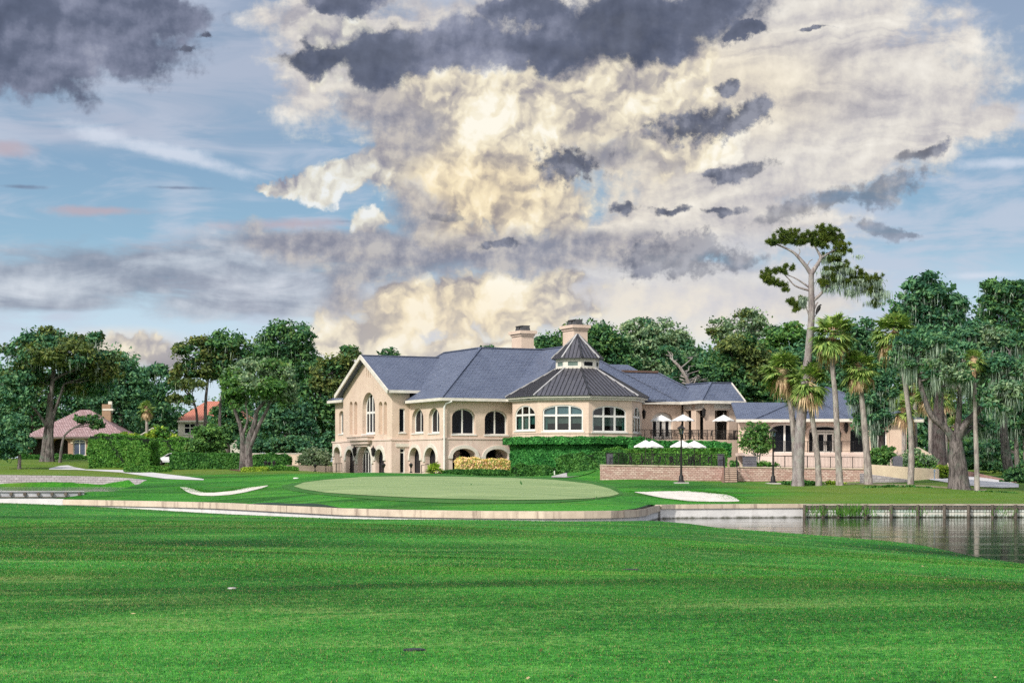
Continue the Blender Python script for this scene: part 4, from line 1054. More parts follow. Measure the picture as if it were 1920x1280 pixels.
def ribbon(name, line, ztop, zbot, th, mat, parent, back=True, proud=0.):
    """wall following a plan line (px, D); front face proud towards the viewer"""
    mb = MB(); pts = [Vector((wx(p, d), d, 0)) for p, d in line]
    nn = []
    for i in range(len(pts)):
        t = (pts[min(i + 1, len(pts) - 1)] - pts[max(i - 1, 0)]).normalized(); nn.append(Vector((t.y, -t.x, 0)))
    zt = ztop if callable(ztop) else (lambda i: ztop); zb = zbot if callable(zbot) else (lambda i: zbot)
    f = [p + n * proud for p, n in zip(pts, nn)]; k = [p + n * (proud - th) for p, n in zip(pts, nn)]
    for i in range(len(pts) - 1):
        j = i + 1; a0, a1 = zt(i), zt(j); b0, b1 = zb(i), zb(j)
        v = lambda q, z: (q.x, q.y, z)
        mb.poly([v(f[i], b0), v(f[j], b1), v(f[j], a1), v(f[i], a0)])
        mb.poly([v(f[i], a0), v(f[j], a1), v(k[j], a1), v(k[i], a0)])
        mb.poly([v(k[i], b0), v(k[i], a0), v(k[j], a1), v(k[j], b1)])
        mb.poly([v(f[i], b0), v(k[i], b0), v(k[j], b1), v(f[j], b1)])
    for i in (0, len(pts) - 1): mb.poly([v(f[i], zb(i)), v(k[i], zb(i)), v(k[i], zt(i)), v(f[i], zt(i))])
    return mb.build(name, mat, parent)
def dense(px0, px1, step=15): return [(p, wallD(p)) for p in np.arange(px0, px1 + .01, step)]
sw1 = empty('seawall', W(700, 950, 105), 'long curved concrete seawall with stained tan cap below the putting green', 'seawall')
sw0 = empty('seawall', W(0, 940, 139), 'low white concrete wall at the far left below the grey timber weir', 'seawall')
ribbon('lower_face', [(-900, 139), (-300, 139), (118.5, 139)], .88, -.6, .5, M['seaface'], sw0)
ln = dense(119, 1193, 25) + [(p, wallD(p)) for p in (1196, 1204, 1213, 1218, 1224, 1230, 1236)]
ribbon('cap_course', ln, .84, .46, .45, M['cap'], sw1, proud=.06); ribbon('lower_face', ln, .46, -.6, .3, M['seaface'], sw1, proud=-.06)
sw2 = empty('seawall', W(1370, 960, 119), 'straight white faced seawall standing in the pond beside the wooden bulkhead', 'seawall')
ln = dense(1238, 1505, 26.7)
ribbon('cap_course', ln, .86, .60, .5, M['cap'], sw2, proud=.10); ribbon('lower_face', ln, .60, -.6, .3, M['seaface'], sw2, proud=.02)
# wooden bulkhead
def plank_mat():
    m, b = newmat('weathered_bulkhead_boards'); uv = uvn(); p = geo()
    t = X.node('ShaderNodeTexBrick'); X.put(t.inputs['Vector'], vmap(uv, rot=R(90))); t.offset = 0
    t.inputs['Scale'].default_value = 1; t.inputs['Brick Width'].default_value = 4; t.inputs['Row Height'].default_value = .2; t.inputs['Mortar Size'].default_value = .022
    t.inputs['Color1'].default_value = (.46, .50, .48, 1); t.inputs['Color2'].default_value = (.68, .72, .70, 1); t.inputs['Mortar'].default_value = (.08, .08, .07, 1)
    n = noise(vmap(p, scale=(1, 1, .3)), 1.3, 5, .65); n2 = noise(p, 5, 4, .6)
    sp = X.node('ShaderNodeSeparateXYZ'); X.put(sp.inputs[0], p); z = X(sp.outputs[2])
    col = mixc(n.sm(.46, .66) * .5, X(t.outputs['Color']), (.20, .36, .30)); col = mixc(n2.sm(.60, .78) * .6, col, (.06, .06, .04))
    col = mixc((z + (n2 - .5) * .3).sm(.16, .02), col, (.04, .045, .025)); col = mixc((z + (n2 - .5) * .2).sm(.14, .22) * (z + 0.).sm(.34, .26) * .6, col, (.66, .64, .58))
    X.put(b.inputs['Base Color'], col); b.inputs['Roughness'].default_value = .85; bump(b, n2, .4, .03); return m
M['boards'] = plank_mat()
M['post_wood'] = mat_simple('dark_wet_timber', (.08, .07, .06), (.15, .13, .11), 3, .85, 0, .3)
bh = empty('bulkhead', W(1700, 960, 120.5), 'weathered wooden bulkhead with dark posts along the right side of the pond', 'bulkhead')
ribbon('board_facing', dense(1505.5, 2400, 40), .74, -.7, .12, M['boards'], bh)
ribbon('cap_rail', dense(1505.5, 2400, 40), .86, .745, .34, mat_simple('pale_cap_board', (.42, .38, .32), (.30, .27, .22), 2, .8), bh, proud=.12)
ribbon('waler', dense(1505.5, 2400, 40), .66, .52, .10, M['post_wood'], bh, proud=.06)
for p in (1508, 1543, 1571, 1622, 1670, 1720, 1770, 1815, 1860, 1903, 1950, 2000, 2050, 2100, 2160):
    mb = MB(); mb.tube([(wx(p, 120.3), 120.3 - .12, -.7), (wx(p, 120.3), 120.3 - .12, .80)], [.115, .105], 8, wob=.06); mb.build('post', M['post_wood'], bh)
# weir across the creek mouth
wr = empty('weir', W(60, 930, 140.5), 'grey timber weir with short posts across the creek at the left', 'weir')
wl_ = [(-900, 140.4), (-300, 140.4), (60, 140.4), (158, 141.2)]
ribbon('board_facing', wl_, 1.36, .80, .35, mat_simple('grey_weir_boards', (.52, .53, .58), (.32, .33, .38), 1.2, .8, 0, .3), wr)
ribbon('cap_board', [(a, b + .0) for a, b in wl_], 1.43, 1.37, .8, mat_simple('bleached_boards', (.52, .52, .55), (.38, .38, .42), 1.5, .8), wr, proud=.12)
ribbon('waler', wl_, 1.02, .95, .12, M['post_wood'], wr, proud=.06)
for p in np.arange(-260, 150, 25.6):
    d = float(np.interp(p, [q[0] for q in wl_], [q[1] for q in wl_])); mb = MB(); mb.box((wx(p, d), d - .10, 1.21), (.20, .20, .22)); mb.build('post', M['post_wood'], wr)
# stone bank wall beyond the creek
cwl = [(-900, 190.6), (-300, 190.6), (0, 190.6), (100, 190.4), (200, 189.6), (240, 188), (274, 184)]
cz = [2.5, 2.5, 2.49, 2.42, 2.28, 2.14, 1.95]
ob = ribbon('bank_wall', cwl, lambda i: cz[i], .6, .6, M['stone_grey'], None)
tag(ob, 'lilac grey stone bank wall on the far side of the creek', 'retaining wall')

# ------------------------------------------------------------------ terrace: stone walls, paving, steps, railings
def TZ(px): return float(np.interp(px, [1125, 1620], [3.36, 3.02]))
def TD(px): return float(np.interp(px, [1125, 1620], [165, 171]))
def stonewall(px0, px1, label, ret=False):
    e0 = empty('stone_wall', gp((px0 + px1) / 2, TD((px0 + px1) / 2)), label, 'retaining wall')
    ln = [(p, TD(p)) for p in np.linspace(px0, px1, 8)]
    if ret: ln = [(px0 + 18, 190), (px0 + 1, TD(px0) + 1.2)] + ln
    zt = lambda i: TZ(ln[i][0]) if not (ret and i < 1) else 3.36
    ribbon('stonework', ln, zt, 1.2, .45, M['stone'], e0)
    ribbon('coping', ln, lambda i: zt(i) + .09, lambda i: zt(i) + .002, .58, M['cap'], e0, proud=.06)
stonewall(1125, 1356.5, 'pink stone terrace wall left of the brick steps', True)
stonewall(1383.5, 1622, 'pink stone terrace wall right of the brick steps, behind the tall trunks')
mb = MB(); mb.slab([(wx(1128, 165.4), 165.4, 3.22), (wx(1622, 171.4), 171.4, 2.94), (wx(1680, 200), 200, 2.98), (wx(1130, 200), 200, 3.24)], 1.6)
tag(mb.build('terrace_paving', M['conc']), kind='structure')
st = empty('brick_steps', W(1370, 908, 164), 'flight of brick steps climbing between the two pink stone walls', 'steps')
mb = MB(); z0, z1 = wz(909, 164.2), 3.2; n_ = 9
for k in range(n_):
    D = 164.0 + k * .36; zt = z0 + (z1 - z0) * (k + 1) / n_
    x0, x1 = wx(1358.3, D), wx(1382.2, D); mb.box(((x0 + x1) / 2, D + .36 + (n_ - k) * .18, (zt + z0 - .4) / 2), (x1 - x0, .36 * 2 + (n_ - k) * .36, zt - z0 + .4))
    mb.box(((x0 + x1) / 2, D - .02, zt - .03), (x1 - x0 + .02, .10, .062), 0, 1)
mb.build('treads', [M['step'], M['cap']], st)
for px, dx in ((1358.5, 0), (1382, 0)):
    mb = MB(); a = Vector((wx(px, 163.9), 163.9, z0 + .95)); b = Vector((wx(px, 167.2), 167.2, 4.1))
    mb.tube([a - Vector((0, .15, .95)), a - Vector((0, .1, 0)), b, b + Vector((0, .5, -.0)), b + Vector((0, .5, -.95))], .035, 6)
    mb.build('handrail', M['black'], st)
def railing(label, pts, h=1.0, step=.13, posts=1.1, name='railing', low=.1):
    """pts: list of world points (base)"""
    e0 = empty(name, pts[0], label, 'railing')
    rl, bl = MB(), MB()
    for p, q in zip(pts, pts[1:]):
        d = q - p; L = d.length; up = Vector((0, 0, 1))
        rl.beam(p + up * h, q + up * h, .055, .05); rl.beam(p + up * low, q + up * low, .04, .035)
        n = max(1, int(L / step))
        for k in range(1, n):
            b = p + d * (k / n); bl.beam(b + up * low, b + up * h, .02, .02)
    rl.build('rail', M['black'], e0); bl.build('balusters', M['black'], e0)
    for p, q in zip(pts, pts[1:]):
        d = q - p; n = max(1, round(d.length / posts))
        for k in range(n + 1):
            if k == n and q is not pts[-1]: continue
            b = p + d * (k / n); mb = MB(); mb.box((b.x, b.y, b.z + h / 2 + .02), (.07, .07, h + .04)); mb.build('post', M['black'], e0)
    return e0
tp = lambda px, dd=.5: Vector((wx(px, TD(px) + dd), TD(px) + dd, TZ(px) + .07))
railing('black iron railing on the stone wall in front of the lower umbrellas', [tp(1137), tp(1356)])
railing('black iron railing on the stone wall between the tall trunks', [tp(1450), tp(1620)])
railing('black iron railing around the raised dining terrace', [H(17.9, -5.2, 3.62), H(18.0, -7.9, 3.62), H(31.9, -7.9, 3.62), H(31.9, -4.6, 3.62)])
railing('black iron railing in front of the annex doors and arched windows', [Vector((wx(1450, 192), 192, 4.74)), Vector((wx(1621, 192), 192, 4.74))], 1.08)
for px0, px1, y0, y1, lab in ((1137.5, 1149, 850, 872, 'dark grey cabinet at the left end of the terrace railing'), (1346, 1357, 852, 873, 'dark grey cabinet just left of the brick steps'), (1393, 1418, 856, 877, 'wide dark grey cabinet right of the brick steps')):
    D = TD(px0) + 1.2; mb = MB(); a, b = wx(px0, D), wx(px1, D); z0_, z1_ = TZ(px0) - .1, wz(y0, D)
    mb.box(((a + b) / 2, D, (z0_ + z1_) / 2), (b - a, .5, z1_ - z0_)); mb.box(((a + b) / 2, D, z1_ + .025), (b - a + .08, .58, .05))
    for k in range(4): mb.box(((a + b) / 2, D - .26, z0_ + .2 + k * (z1_ - z0_ - .3) / 3.2), (b - a - .1, .03, .03))
    tag(mb.build('service_cabinet', M['grey_panel']), lab, 'cabinet')

# ------------------------------------------------------------------ single storey annex
an = empty('annex', W(1540, 860, 200), 'single storey cream annex with slate hip roof and white double doors behind the palms', 'annex building')
PA = Plane2((0, 200), (1, 0), (0, -1), 0)     # s = world x
xa, xb = wx(1384, 200), wx(1700, 200)
aw = MB()
def opA(px0, px1, yt, yb, arch=.3, depth=.5): return op(PA, px0, px1, yt, yb, arch, depth)
ao = [opA(1448, 1496, 794, 849, .35), opA(1516.5, 1577, 797, 849, .35, .7), opA(1594, 1622, 803, 849, .3, .6), opA(1633, 1664, 803, 849, .3, .6)]
facade(aw, PA, xa, xb, 2.8, 8.15, ao, 0)
aw.poly([(xb, 200, 2.8), (xb, 214, 2.8), (xb, 214, 8.15), (xb, 200, 8.15)]); aw.poly([(xa, 214, 2.8), (xb, 214, 2.8), (xb, 214, 8.15), (xa, 214, 8.15)])
aw.build('wall', M['wall'], an)
window(an, PA, ao[0], .14, (.5,), (), .2); window(an, PA, ao[2], .12, (), (), .1); window(an, PA, ao[3], .12, (.5,), (), .12)
# entrance: fanlight, side lights and double door
o = ao[1]; window(an, PA, dict(o, zs=o['zs'], z0=PA.z_of(808.5, o['c']), depth=.7), .14, (), (), .1, name='fanlight', sill=False)
mb = MB(); strip(mb, PA, o['c'] - o['w'] / 2, o['c'] + o['w'] / 2, 4.72, PA.z_of(808.5, o['c']), -.80, -.70)
mb.build('door_surround', M['trim'], an)
for s0_, s1_ in ((wx(1518, 200), wx(1526, 200)), (wx(1569, 200), wx(1575.5, 200))): window(an, PA, opz((s0_ + s1_) / 2, s1_ - s0_, 4.9, 6.9, 0, .62), .03, (), (), .05, name='side_light', sill=False)
for px0, px1 in ((1533, 1548.5), (1549, 1564.5)):
    a, b = wx(px0, 200), wx(px1, 200); z0_, z1_ = 4.74, wz(811, 200)
    dr = window(an, PA, opz((a + b) / 2, b - a, z0_, z1_, 0, .58), .16, (), (), .05, name='door', sill=False)
    mb = MB(); hx = b - .08 if px0 < 1540 else a + .08; mb.box((hx, 200.5, wz(830, 200)), (.07, .12, .42)); mb.build('handle', M['black'], dr)
for px in (1507, 1586.5): lantern(an, (wx(px, 199.75), 199.7, wz(803, 199.7)), 1.7)
lantern(an, (wx(1575, 199.9), 199.9, wz(816, 199.9)), 1.0)
# surrounds on the arches
for o in (ao[0], ao[1]):
    oo = dict(o); archtrim(an, PA, oo, .28, .07, 0).data.materials[0] = M['wall_low']
mb = MB(); mb.slab([(xa - .3, 191.8, 4.72), (xb - 1.0, 191.8, 4.72), (xb - 1.0, 200, 4.72), (xa - .3, 200, 4.72)], .3)
mb.poly([(xa - .28, 191.85, 2.6), (xb - 1.02, 191.85, 2.6), (xb - 1.02, 191.85, 4.45), (xa - .28, 191.85, 4.45)]); mb.poly([(xb - 1.02, 191.85, 2.6), (xb - 1.02, 200, 2.6), (xb - 1.02, 200, 4.45), (xb - 1.02, 191.85, 4.45)])
mb.build('deck', M['wall_low'], an)
zr = 8.2; AP = (34.2, 208.6, 11.9)
mb = MB()
mb.slab([(xa - .2, 199.4, zr), (26.2, 199.4, zr), (31.0, 204.6, 10.15), (xa - .2, 204.6, 10.15)], .2)
mb.slab([(25.2, 199.4, zr + .02), (42.6, 199.4, zr + .02), AP], .2)
mb.slab([(42.6, 199.4, zr), (42.6, 216, zr), AP], .2); mb.slab([(25.2, 199.4, zr), AP, (25.2, 216, zr)], .2); mb.slab([(25.2, 216, zr), AP, (42.6, 216, zr)], .2)
bx0, bx1 = wx(1495, 197.4), wx(1597, 197.4); bc = (bx0 + bx1) / 2 + .3; BA = (bc, 201.6, 10.0)
mb.slab([(bx0, 197.6, zr + .03), (bx1, 197.6, zr + .03), BA], .2)
mb.slab([(bx0, 197.6, zr + .03), BA, (bc, 205, 10.4), (bx0, 200.2, zr + .35)], .2); mb.slab([(bx1, 197.6, zr + .03), (bx1, 200.2, zr + .35), (bc, 205, 10.4), BA], .2)
mb.build('roof', M['slate'], an)
mb = MB()
for p, q in (((xa - .3, 199.3, zr), (bx0, 199.3, zr)), ((bx1, 199.3, zr), (42.7, 199.3, zr)), ((bx0 - .05, 197.5, zr), (bx1 + .05, 197.5, zr)), ((42.7, 199.3, zr), (42.7, 214, zr))): mb.beam(p, q, .16, .30, 0, -.13)
mb.poly([(bx0, 197.6, zr - .25), (bx1, 197.6, zr - .25), (bx1, 200, zr - .25), (bx0, 200, zr - .25)])
mb.build('eave_board', M['trim'], an)
mb = MB()
for p, q in (((25.2, 199.4, zr), AP), ((42.6, 199.4, zr), AP), ((bx0, 197.6, zr), BA), ((bx1, 197.6, zr), BA)): mb.beam(p, q, .26, .1, 0, .05)
mb.build('ridge_cap', M['slate'], an)

# ------------------------------------------------------------------ umbrellas, tables, chairs
def umbrella(label, px, ytop, wpx, D, zbase, group, rz=0.):
    x, zt = wx(px, D), wz(ytop, D); e0 = empty('patio_umbrella', (x, D, zbase), label, 'umbrella', group, rz)
    rad = wpx / 2 / F * D; drop = rad * .52
    mb = MB(); n = 8; T = (0, 0, zt - zbase)
    rim = [(rad * math.cos(2 * math.pi * k / n), rad * math.sin(2 * math.pi * k / n), zt - zbase - drop) for k in range(n)]
    mid = [(r_[0] * .5, r_[1] * .5, zt - zbase - drop * .46) for r_ in rim]
    for k in range(n):
        j = (k + 1) % n; sag = [(a + b) / 2 * .97 for a, b in zip(rim[k][:2], rim[j][:2])] + [rim[k][2] + .05]
        mb.add([T, mid[k], mid[j]], [[0, 1, 2]]); mb.add([mid[k], rim[k], sag, rim[j], mid[j]], [[0, 1, 2, 3, 4]])
        v = .10; mb.add([rim[k], sag, rim[j], (rim[j][0], rim[j][1], rim[j][2] - v), (sag[0], sag[1], sag[2] - v), (rim[k][0], rim[k][1], rim[k][2] - v)], [[0, 1, 4, 5], [1, 2, 3, 4]])
    c = mb.build('canopy', M['canvas'], e0, local=True)
    mb = MB(); mb.tube([(0, 0, .02), (0, 0, zt - zbase + .12)], .035, 8); mb.lathe((0, 0, zt - zbase + .1), [(.05, 0), (.04, .08), (0, .12)], 8); mb.build('pole', M['post_wood'], e0, local=True)
    mb = MB()
    for k in range(n): mb.beam((0, 0, zt - zbase - drop * .15), (rim[k][0] * .98, rim[k][1] * .98, rim[k][2] - .0), .02, .025)
    mb.build('ribs', M['post_wood'], e0, local=True)
    mb = MB(); mb.lathe((0, 0, 0), [(.0, .14), (.06, .14), (.08, .09), (.28, .05), (.30, 0)], 12); mb.build('base', M['black'], e0, local=True)
UG = 'white umbrellas on the raised dining terrace'; LG = 'white umbrellas on the lower terrace'
ZD = 3.62 + ZB
for px, yt, w_, D, lab in ((1240, 777.5, 43, 200.2, 'white umbrella nearest the sunroom, in front of the arched terrace door'), (1281, 776.5, 44, 201.5, 'white umbrella on the raised terrace left of the porch columns'), (1357, 777, 44, 204, 'white umbrella on the raised terrace before the right porch opening')):
    umbrella(lab, px, yt, w_, D, ZD, UG, R(11))
for px, yt, w_, D, lab in ((1210.5, 824.5, 47, 178, 'front left white umbrella of the overlapping pair below the sunroom'), (1222.5, 825.5, 46, 182, 'white umbrella just behind and right of the leftmost lower one'), (1278, 824.5, 46, 178, 'lower terrace white umbrella standing behind the left lamp post'), (1302, 825.5, 47, 180, 'rightmost white umbrella on the lower terrace')):
    umbrella(lab, px, yt, w_, D, 3.2, LG, R(20))
def table(label, loc, rad, group):
    e0 = empty('patio_table', loc, label, 'table', group)
    mb = MB(); mb.lathe((0, 0, .70), [(0, .03), (rad, .03), (rad + .02, .015), (rad, 0), (0, 0)], 20); mb.build('table_top', M['black'], e0, local=True)
    for k in range(4):
        a = R(45 + 90 * k); mb = MB(); mb.tube([(rad * .35 * math.cos(a), rad * .35 * math.sin(a), .71), (rad * .55 * math.cos(a), rad * .55 * math.sin(a), .35), (rad * .7 * math.cos(a), rad * .7 * math.sin(a), 0)], .022, 5); mb.build('leg', M['black'], e0, local=True)
def chair_proto(loc, label, group):
    e0 = empty('patio_chair', loc, label, 'chair', group)
    mb = MB(); mb.box((0, 0, .44), (.46, .46, .035)); mb.build('seat', M['black'], e0, local=True)
    mb = MB(); mb.tube([(-.22, .22, .44), (-.24, .30, .95), (0, .31, 1.02), (.24, .30, .95), (.22, .22, .44)], .02, 5)
    for k in range(5): mb.beam((-.14 + .07 * k, .23, .46), (-.14 + .07 * k, .30, .98), .016, .016)
    for z in (.6, .78): mb.beam((-.22, .25, z), (.22, .25, z), .016, .016)
    mb.build('backrest', M['black'], e0, local=True)
    mb = MB()
    for s in (-1, 1): mb.tube([(s * .24, .26, .68), (s * .26, -.18, .68), (s * .24, -.2, .44)], .018, 5)
    mb.build('armrests', M['black'], e0, local=True)
    for s in (-1, 1):
        for t in (-1, 1): mb = MB(); mb.tube([(s * .21, t * .21, .44), (s * .23, t * .23, 0)], .018, 5); mb.build('leg', M['black'], e0, local=True)
    return e0
ch0 = None
def put_chair(x, y, z, rz, label, group):
    global ch0
    if ch0 is None: ch0 = chair_proto((0, 0, 0), label, group); c = ch0
    else: c = copy_tree(ch0)
    c.location = (x, y, z); c.rotation_euler = (0, 0, rz); c['label'] = label; c['group'] = group
for i, (px, D, lab) in enumerate(((1240, 200.2, 'round black table under the umbrella by the arched terrace door'), (1281, 201.5, 'round black table under the middle raised terrace umbrella'), (1314, 202.5, 'round black table without umbrella by the porch columns'), (1357, 204, 'round black table under the raised umbrella nearest the annex'))):
    x = wx(px, D); table(lab, (x, D, ZD), .55, 'tables on the raised terrace')
    for k in range(4):
        a = R(30 + 90 * k + i * 17); put_chair(x + .95 * math.cos(a), D + .95 * math.sin(a), ZD, a - R(90), 'black iron armchair at a table behind the raised terrace railing', 'chairs on the raised terrace')
for i, (px, D, lab) in enumerate(((1210.5, 178, 'long low black table under the two left lower umbrellas'), (1278, 178, 'black table behind the left lamp post on the lower terrace'), (1302, 180, 'black table under the rightmost lower umbrella'))):
    x = wx(px, D); table(lab, (x, D, 3.23), .75, 'tables on the lower terrace')
    for k in range(4):
        a = R(10 + 90 * k + i * 31); put_chair(x + 1.1 * math.cos(a), D + 1.1 * math.sin(a), 3.23, a - R(90), 'black iron armchair at a table on the lower terrace', 'chairs on the lower terrace')

# ------------------------------------------------------------------ lamp posts and path lamps
def lamp_post(label, px, ytop, ybase, D):
    zb = g1(wx(px, D), D); e0 = empty('lamp_post', (wx(px, D), D, zb), label, 'lamp post', 'tall black lamp posts on the lawn'); h = wz(ytop, D) - zb
    mb = MB(); mb.box((0, 0, .03), (1.1, 1.1, .10)); mb.build('footing', M['conc'], e0, local=True)
    mb = MB(); mb.lathe((0, 0, .08), [(.0, 0), (.30, 0), (.30, .06), (.20, .12), (.17, .45), (.10, .60), (.085, .9), (.07, 2), (.055, h - 1.05), (.10, h - 1.0), (.055, h - .92), (0, h - .92)], 12); mb.build('pole', M['black'], e0, local=True)
    hd = MB(); z = h - .85
    hd.lathe((0, 0, z), [(.06, 0), (.12, .05), (.14, .08)], 6, 0, False); hd.lathe((0, 0, z), [(.36, .52), (.30, .56), (.14, .70), (.06, .74), (.03, .86), (0, .88)], 6, 0, False)
    hd.lathe((0, 0, z), [(.36, .52), (.36, .49), (.0, .49)], 6, 0, False)
    for k in range(6):
        a = R(60 * k); hd.beam((.14 * math.cos(a), .14 * math.sin(a), z + .06), (.27 * math.cos(a), .27 * math.sin(a), z + .52), .025, .025)
    ho = hd.build('lantern', M['black'], e0, local=True)
    g = MB(); g.lathe((0, 0, z), [(.12, .08), (.24, .50)], 6, 0, False); g.build('lantern_glass', M['pane'], ho, local=True)
lamp_post('tall black lamp post in front of the lower umbrellas', 1277.3, 795, 905, 150)
lamp_post('tall black lamp post in front of the small tree, left of the pine trunk', 1449.6, 800, 905, 150)
def path_lamp(label, px, ytop, ybot, D, name='path_lamp'):
    zb, zt = wz(ybot, D), wz(ytop, D); h = zt - zb; e0 = empty(name, (wx(px, D), D, zb), label, 'path lamp', 'black path lamps by the clubhouse')
    mb = MB(); mb.lathe((0, 0, 0), [(.0, 0), (.16, 0), (.14, .08), (.05, .16), (.045, h * .45), (.10, h * .50), (.03, h * .52)], 10); mb.build('pole', M['black'], e0, local=True)
    mb = MB(); mb.lathe((0, 0, h * .5), [(.09, 0), (.20, h * .24), (.24, h * .26), (.10, h * .38), (.03, h * .42), (0, h * .5)], 6, 0, False); mb.build('lantern', M['black'], e0, local=True)
for px, yt, yb, D, lab in ((719.3, 866, 887, 196, 'black path lamp before the right arch of the gable'), (770.5, 866, 886, 194, 'black path lamp between the side door and the small arches'), (590.8, 868, 884, 209, 'black path lamp by the pale wall left of the clubhouse'),
                           (497.7, 862, 881, 206, 'leftmost of three black lamps on the low white plinth'), (504.8, 863, 880, 207.5, 'middle of three black lamps on the low white plinth'), (513.6, 862, 881, 206, 'rightmost of three black lamps on the low white plinth')):
    path_lamp(lab, px, yt, yb, D)
# low plinth and walls left of the clubhouse
def lowwall(name, label, px0, D0, px1, D1, y0, y1, mat, th=.4, zb=None, cat='garden wall', coping=False):
    a, b = Vector((wx(px0, D0), D0, 0)), Vector((wx(px1, D1), D1, 0)); za, zb_ = wz(y0, D0), wz(y1, D1); mb = MB()
    d = (b - a).normalized(); n = Vector((-d.y, d.x, 0)) * th
    g0, g1_ = (g1(a.x, a.y) - .4, g1(b.x, b.y) - .4) if zb is None else (zb, zb)
    P = [(a.x, a.y, g0), (b.x, b.y, g1_), (b.x, b.y, zb_), (a.x, a.y, za), (a.x + n.x, a.y + n.y, g0), (b.x + n.x, b.y + n.y, g1_), (b.x + n.x, b.y + n.y, zb_), (a.x + n.x, a.y + n.y, za)]
    mb.add(P, [[0, 1, 2, 3], [3, 2, 6, 7], [4, 7, 6, 5], [0, 3, 7, 4], [1, 5, 6, 2]])
    o = tag(mb.build(name, M[mat] if isinstance(mat, str) else mat), label, cat)
    if coping:
        c = MB(); e1, e2 = Vector((a.x + n.x / 2, a.y + n.y / 2, za)), Vector((b.x + n.x / 2, b.y + n.y / 2, zb_)); c.beam(e1, e2, th + .12, .1, 0, .055); c.build('coping', M['trim'], o)
    return o
M['cream'] = mat_simple('cream_render', (.62, .52, .40), (.54, .44, .34), 1.0, .85)
lowwall('garden_wall', 'long beige wall behind the low dark hedge and thin tree', 468, 222, 566, 222, 851, 851, 'wall', coping=True)
lowwall('garden_wall', 'lower beige wall between the variegated bush and the clubhouse', 536, 212, 624, 212, 871.5, 873, 'wall')
lowwall('plinth', 'low white plinth carrying three black lamps', 485, 205.3, 528, 205.3, 879.7, 880, 'white', 2.6, cat='plinth')
lowwall('planter_edge', 'pale yellow planter edge right of the low white plinth', 529, 206, 600, 208, 885.5, 884.5, 'cream', .5, cat='kerb')
railing('short black handrail at the far left end of the clubhouse', [W(611, 886, 212), W(641, 884.5, 207)], .95, .9, 1.6, 'handrail')
railing('short black handrail by the palm shrub at the clubhouse corner', [W(790, 887, 193.5), W(803, 884, 195.5)], .8, .9, 1.6, 'handrail')
# right hand ramp walls, box, posts
lowwall('ramp_wall', 'smooth beige ramp wall right of the terrace, below the shrubs', 1618, 171.5, 1757, 166.5, 869.5, 879, 'cream', .35)
lowwall('ramp_wall', 'beige ramp wall climbing behind the bushes on the right', 1718, 186, 1788, 182, 838, 876, 'cream', .35)
lowwall('kerb_wall', 'low pink kerb wall along the drive at the far right', 1800, 187, 1910, 176, 881, 905, 'step', .4)
lowwall('kerb_wall', 'dark rough stone edging under the beige ramp wall', 1612, 164, 1700, 161, 887, 899, 'stone_grey', .5)
mb = MB(); mb.box((wx(1683, 172), 172, wz(866, 172)), (.78, .6, .98)); mb.box((wx(1683, 172), 172, wz(856, 172)), (.5, .5, .14), 0, 0, .7); tag(mb.build('utility_box', M['grey_panel']), 'dark grey utility box among the shrubs above the ramp wall', 'utility box')
mb = MB(); z = g1(wx(1752, 163), 163); mb.tube([(wx(1752, 163), 163, z), (wx(1752, 163), 163, wz(880, 163))], .05, 6); mb.box((wx(1752, 163), 162.94, wz(882, 163)), (.16, .03, .22)); tag(mb.build('marker_post', mat_simple('blue_grey_post', (.20, .26, .34), None, 2, .5)), 'thin blue grey marker post beside the drive', 'post')
mb = MB(); z = g1(wx(1040, 184), 184); mb.tube([(wx(1040, 184), 184, z), (wx(1039.5, 184), 184, wz(882.5, 184))], [.07, .055], 8); mb.lathe((wx(1039.5, 184), 184, wz(882.5, 184)), [(.055, 0), (0, .03)], 8); tag(mb.build('marker_post', M['white']), 'short white marker post beside the walkway below the ivy', 'post')

# ------------------------------------------------------------------ neighbouring houses
def hiproof(mb, x0, x1, y0, y1, z, h, ridge=0, ov=.5, th=.2):
    x0 -= ov; x1 += ov; y0 -= ov; y1 += ov; cy = (y0 + y1) / 2; rn = (y1 - y0) / 2 if ridge is None else ridge
    a, b = (x0 + rn, cy, z + h), (x1 - rn, cy, z + h)
    for p in ([(x0, y0, z), (x1, y0, z), b, a], [(x1, y0, z), (x1, y1, z), b], [(x1, y1, z), (x0, y1, z), a, b], [(x0, y1, z), (x0, y0, z), a]): mb.slab(p, th)
    return a, b
h1 = empty('tile_roofed_house', W(140, 863, 262), 'low house with pink tiled hip roof and dark arched porch behind the left oak', 'house')
D1 = 262; P1 = Plane2((0, D1), (1, 0), (0, -1), 0); x0, x1 = wx(50, D1), wx(236, D1); zg, ze = wz(866, D1), wz(819, D1)
mb = MB(); hs = [op(P1, 54.5, 92, 822, 864, .45, 1.5), op(P1, 97, 127.5, 822, 864, .45, 1.5), op(P1, 137, 160.5, 823, 854, .45, .25), op(P1, 166, 186, 824, 854, .45, .25)]
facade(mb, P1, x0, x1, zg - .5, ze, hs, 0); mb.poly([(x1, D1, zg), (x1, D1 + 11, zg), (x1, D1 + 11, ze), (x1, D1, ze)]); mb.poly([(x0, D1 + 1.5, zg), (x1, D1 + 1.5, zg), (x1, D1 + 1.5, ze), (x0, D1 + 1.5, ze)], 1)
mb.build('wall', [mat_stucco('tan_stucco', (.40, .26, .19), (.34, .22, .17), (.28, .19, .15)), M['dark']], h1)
for o in hs[2:]:
    window(h1, P1, o, .12, (.5,), (o['zs'] - .1,), .1, mat_simple('blue_grey_glass', (.05, .07, .12), (.09, .12, .19), .8, .25))
    archtrim(h1, P1, o, .2, .08).data.materials[0] = M['cream']
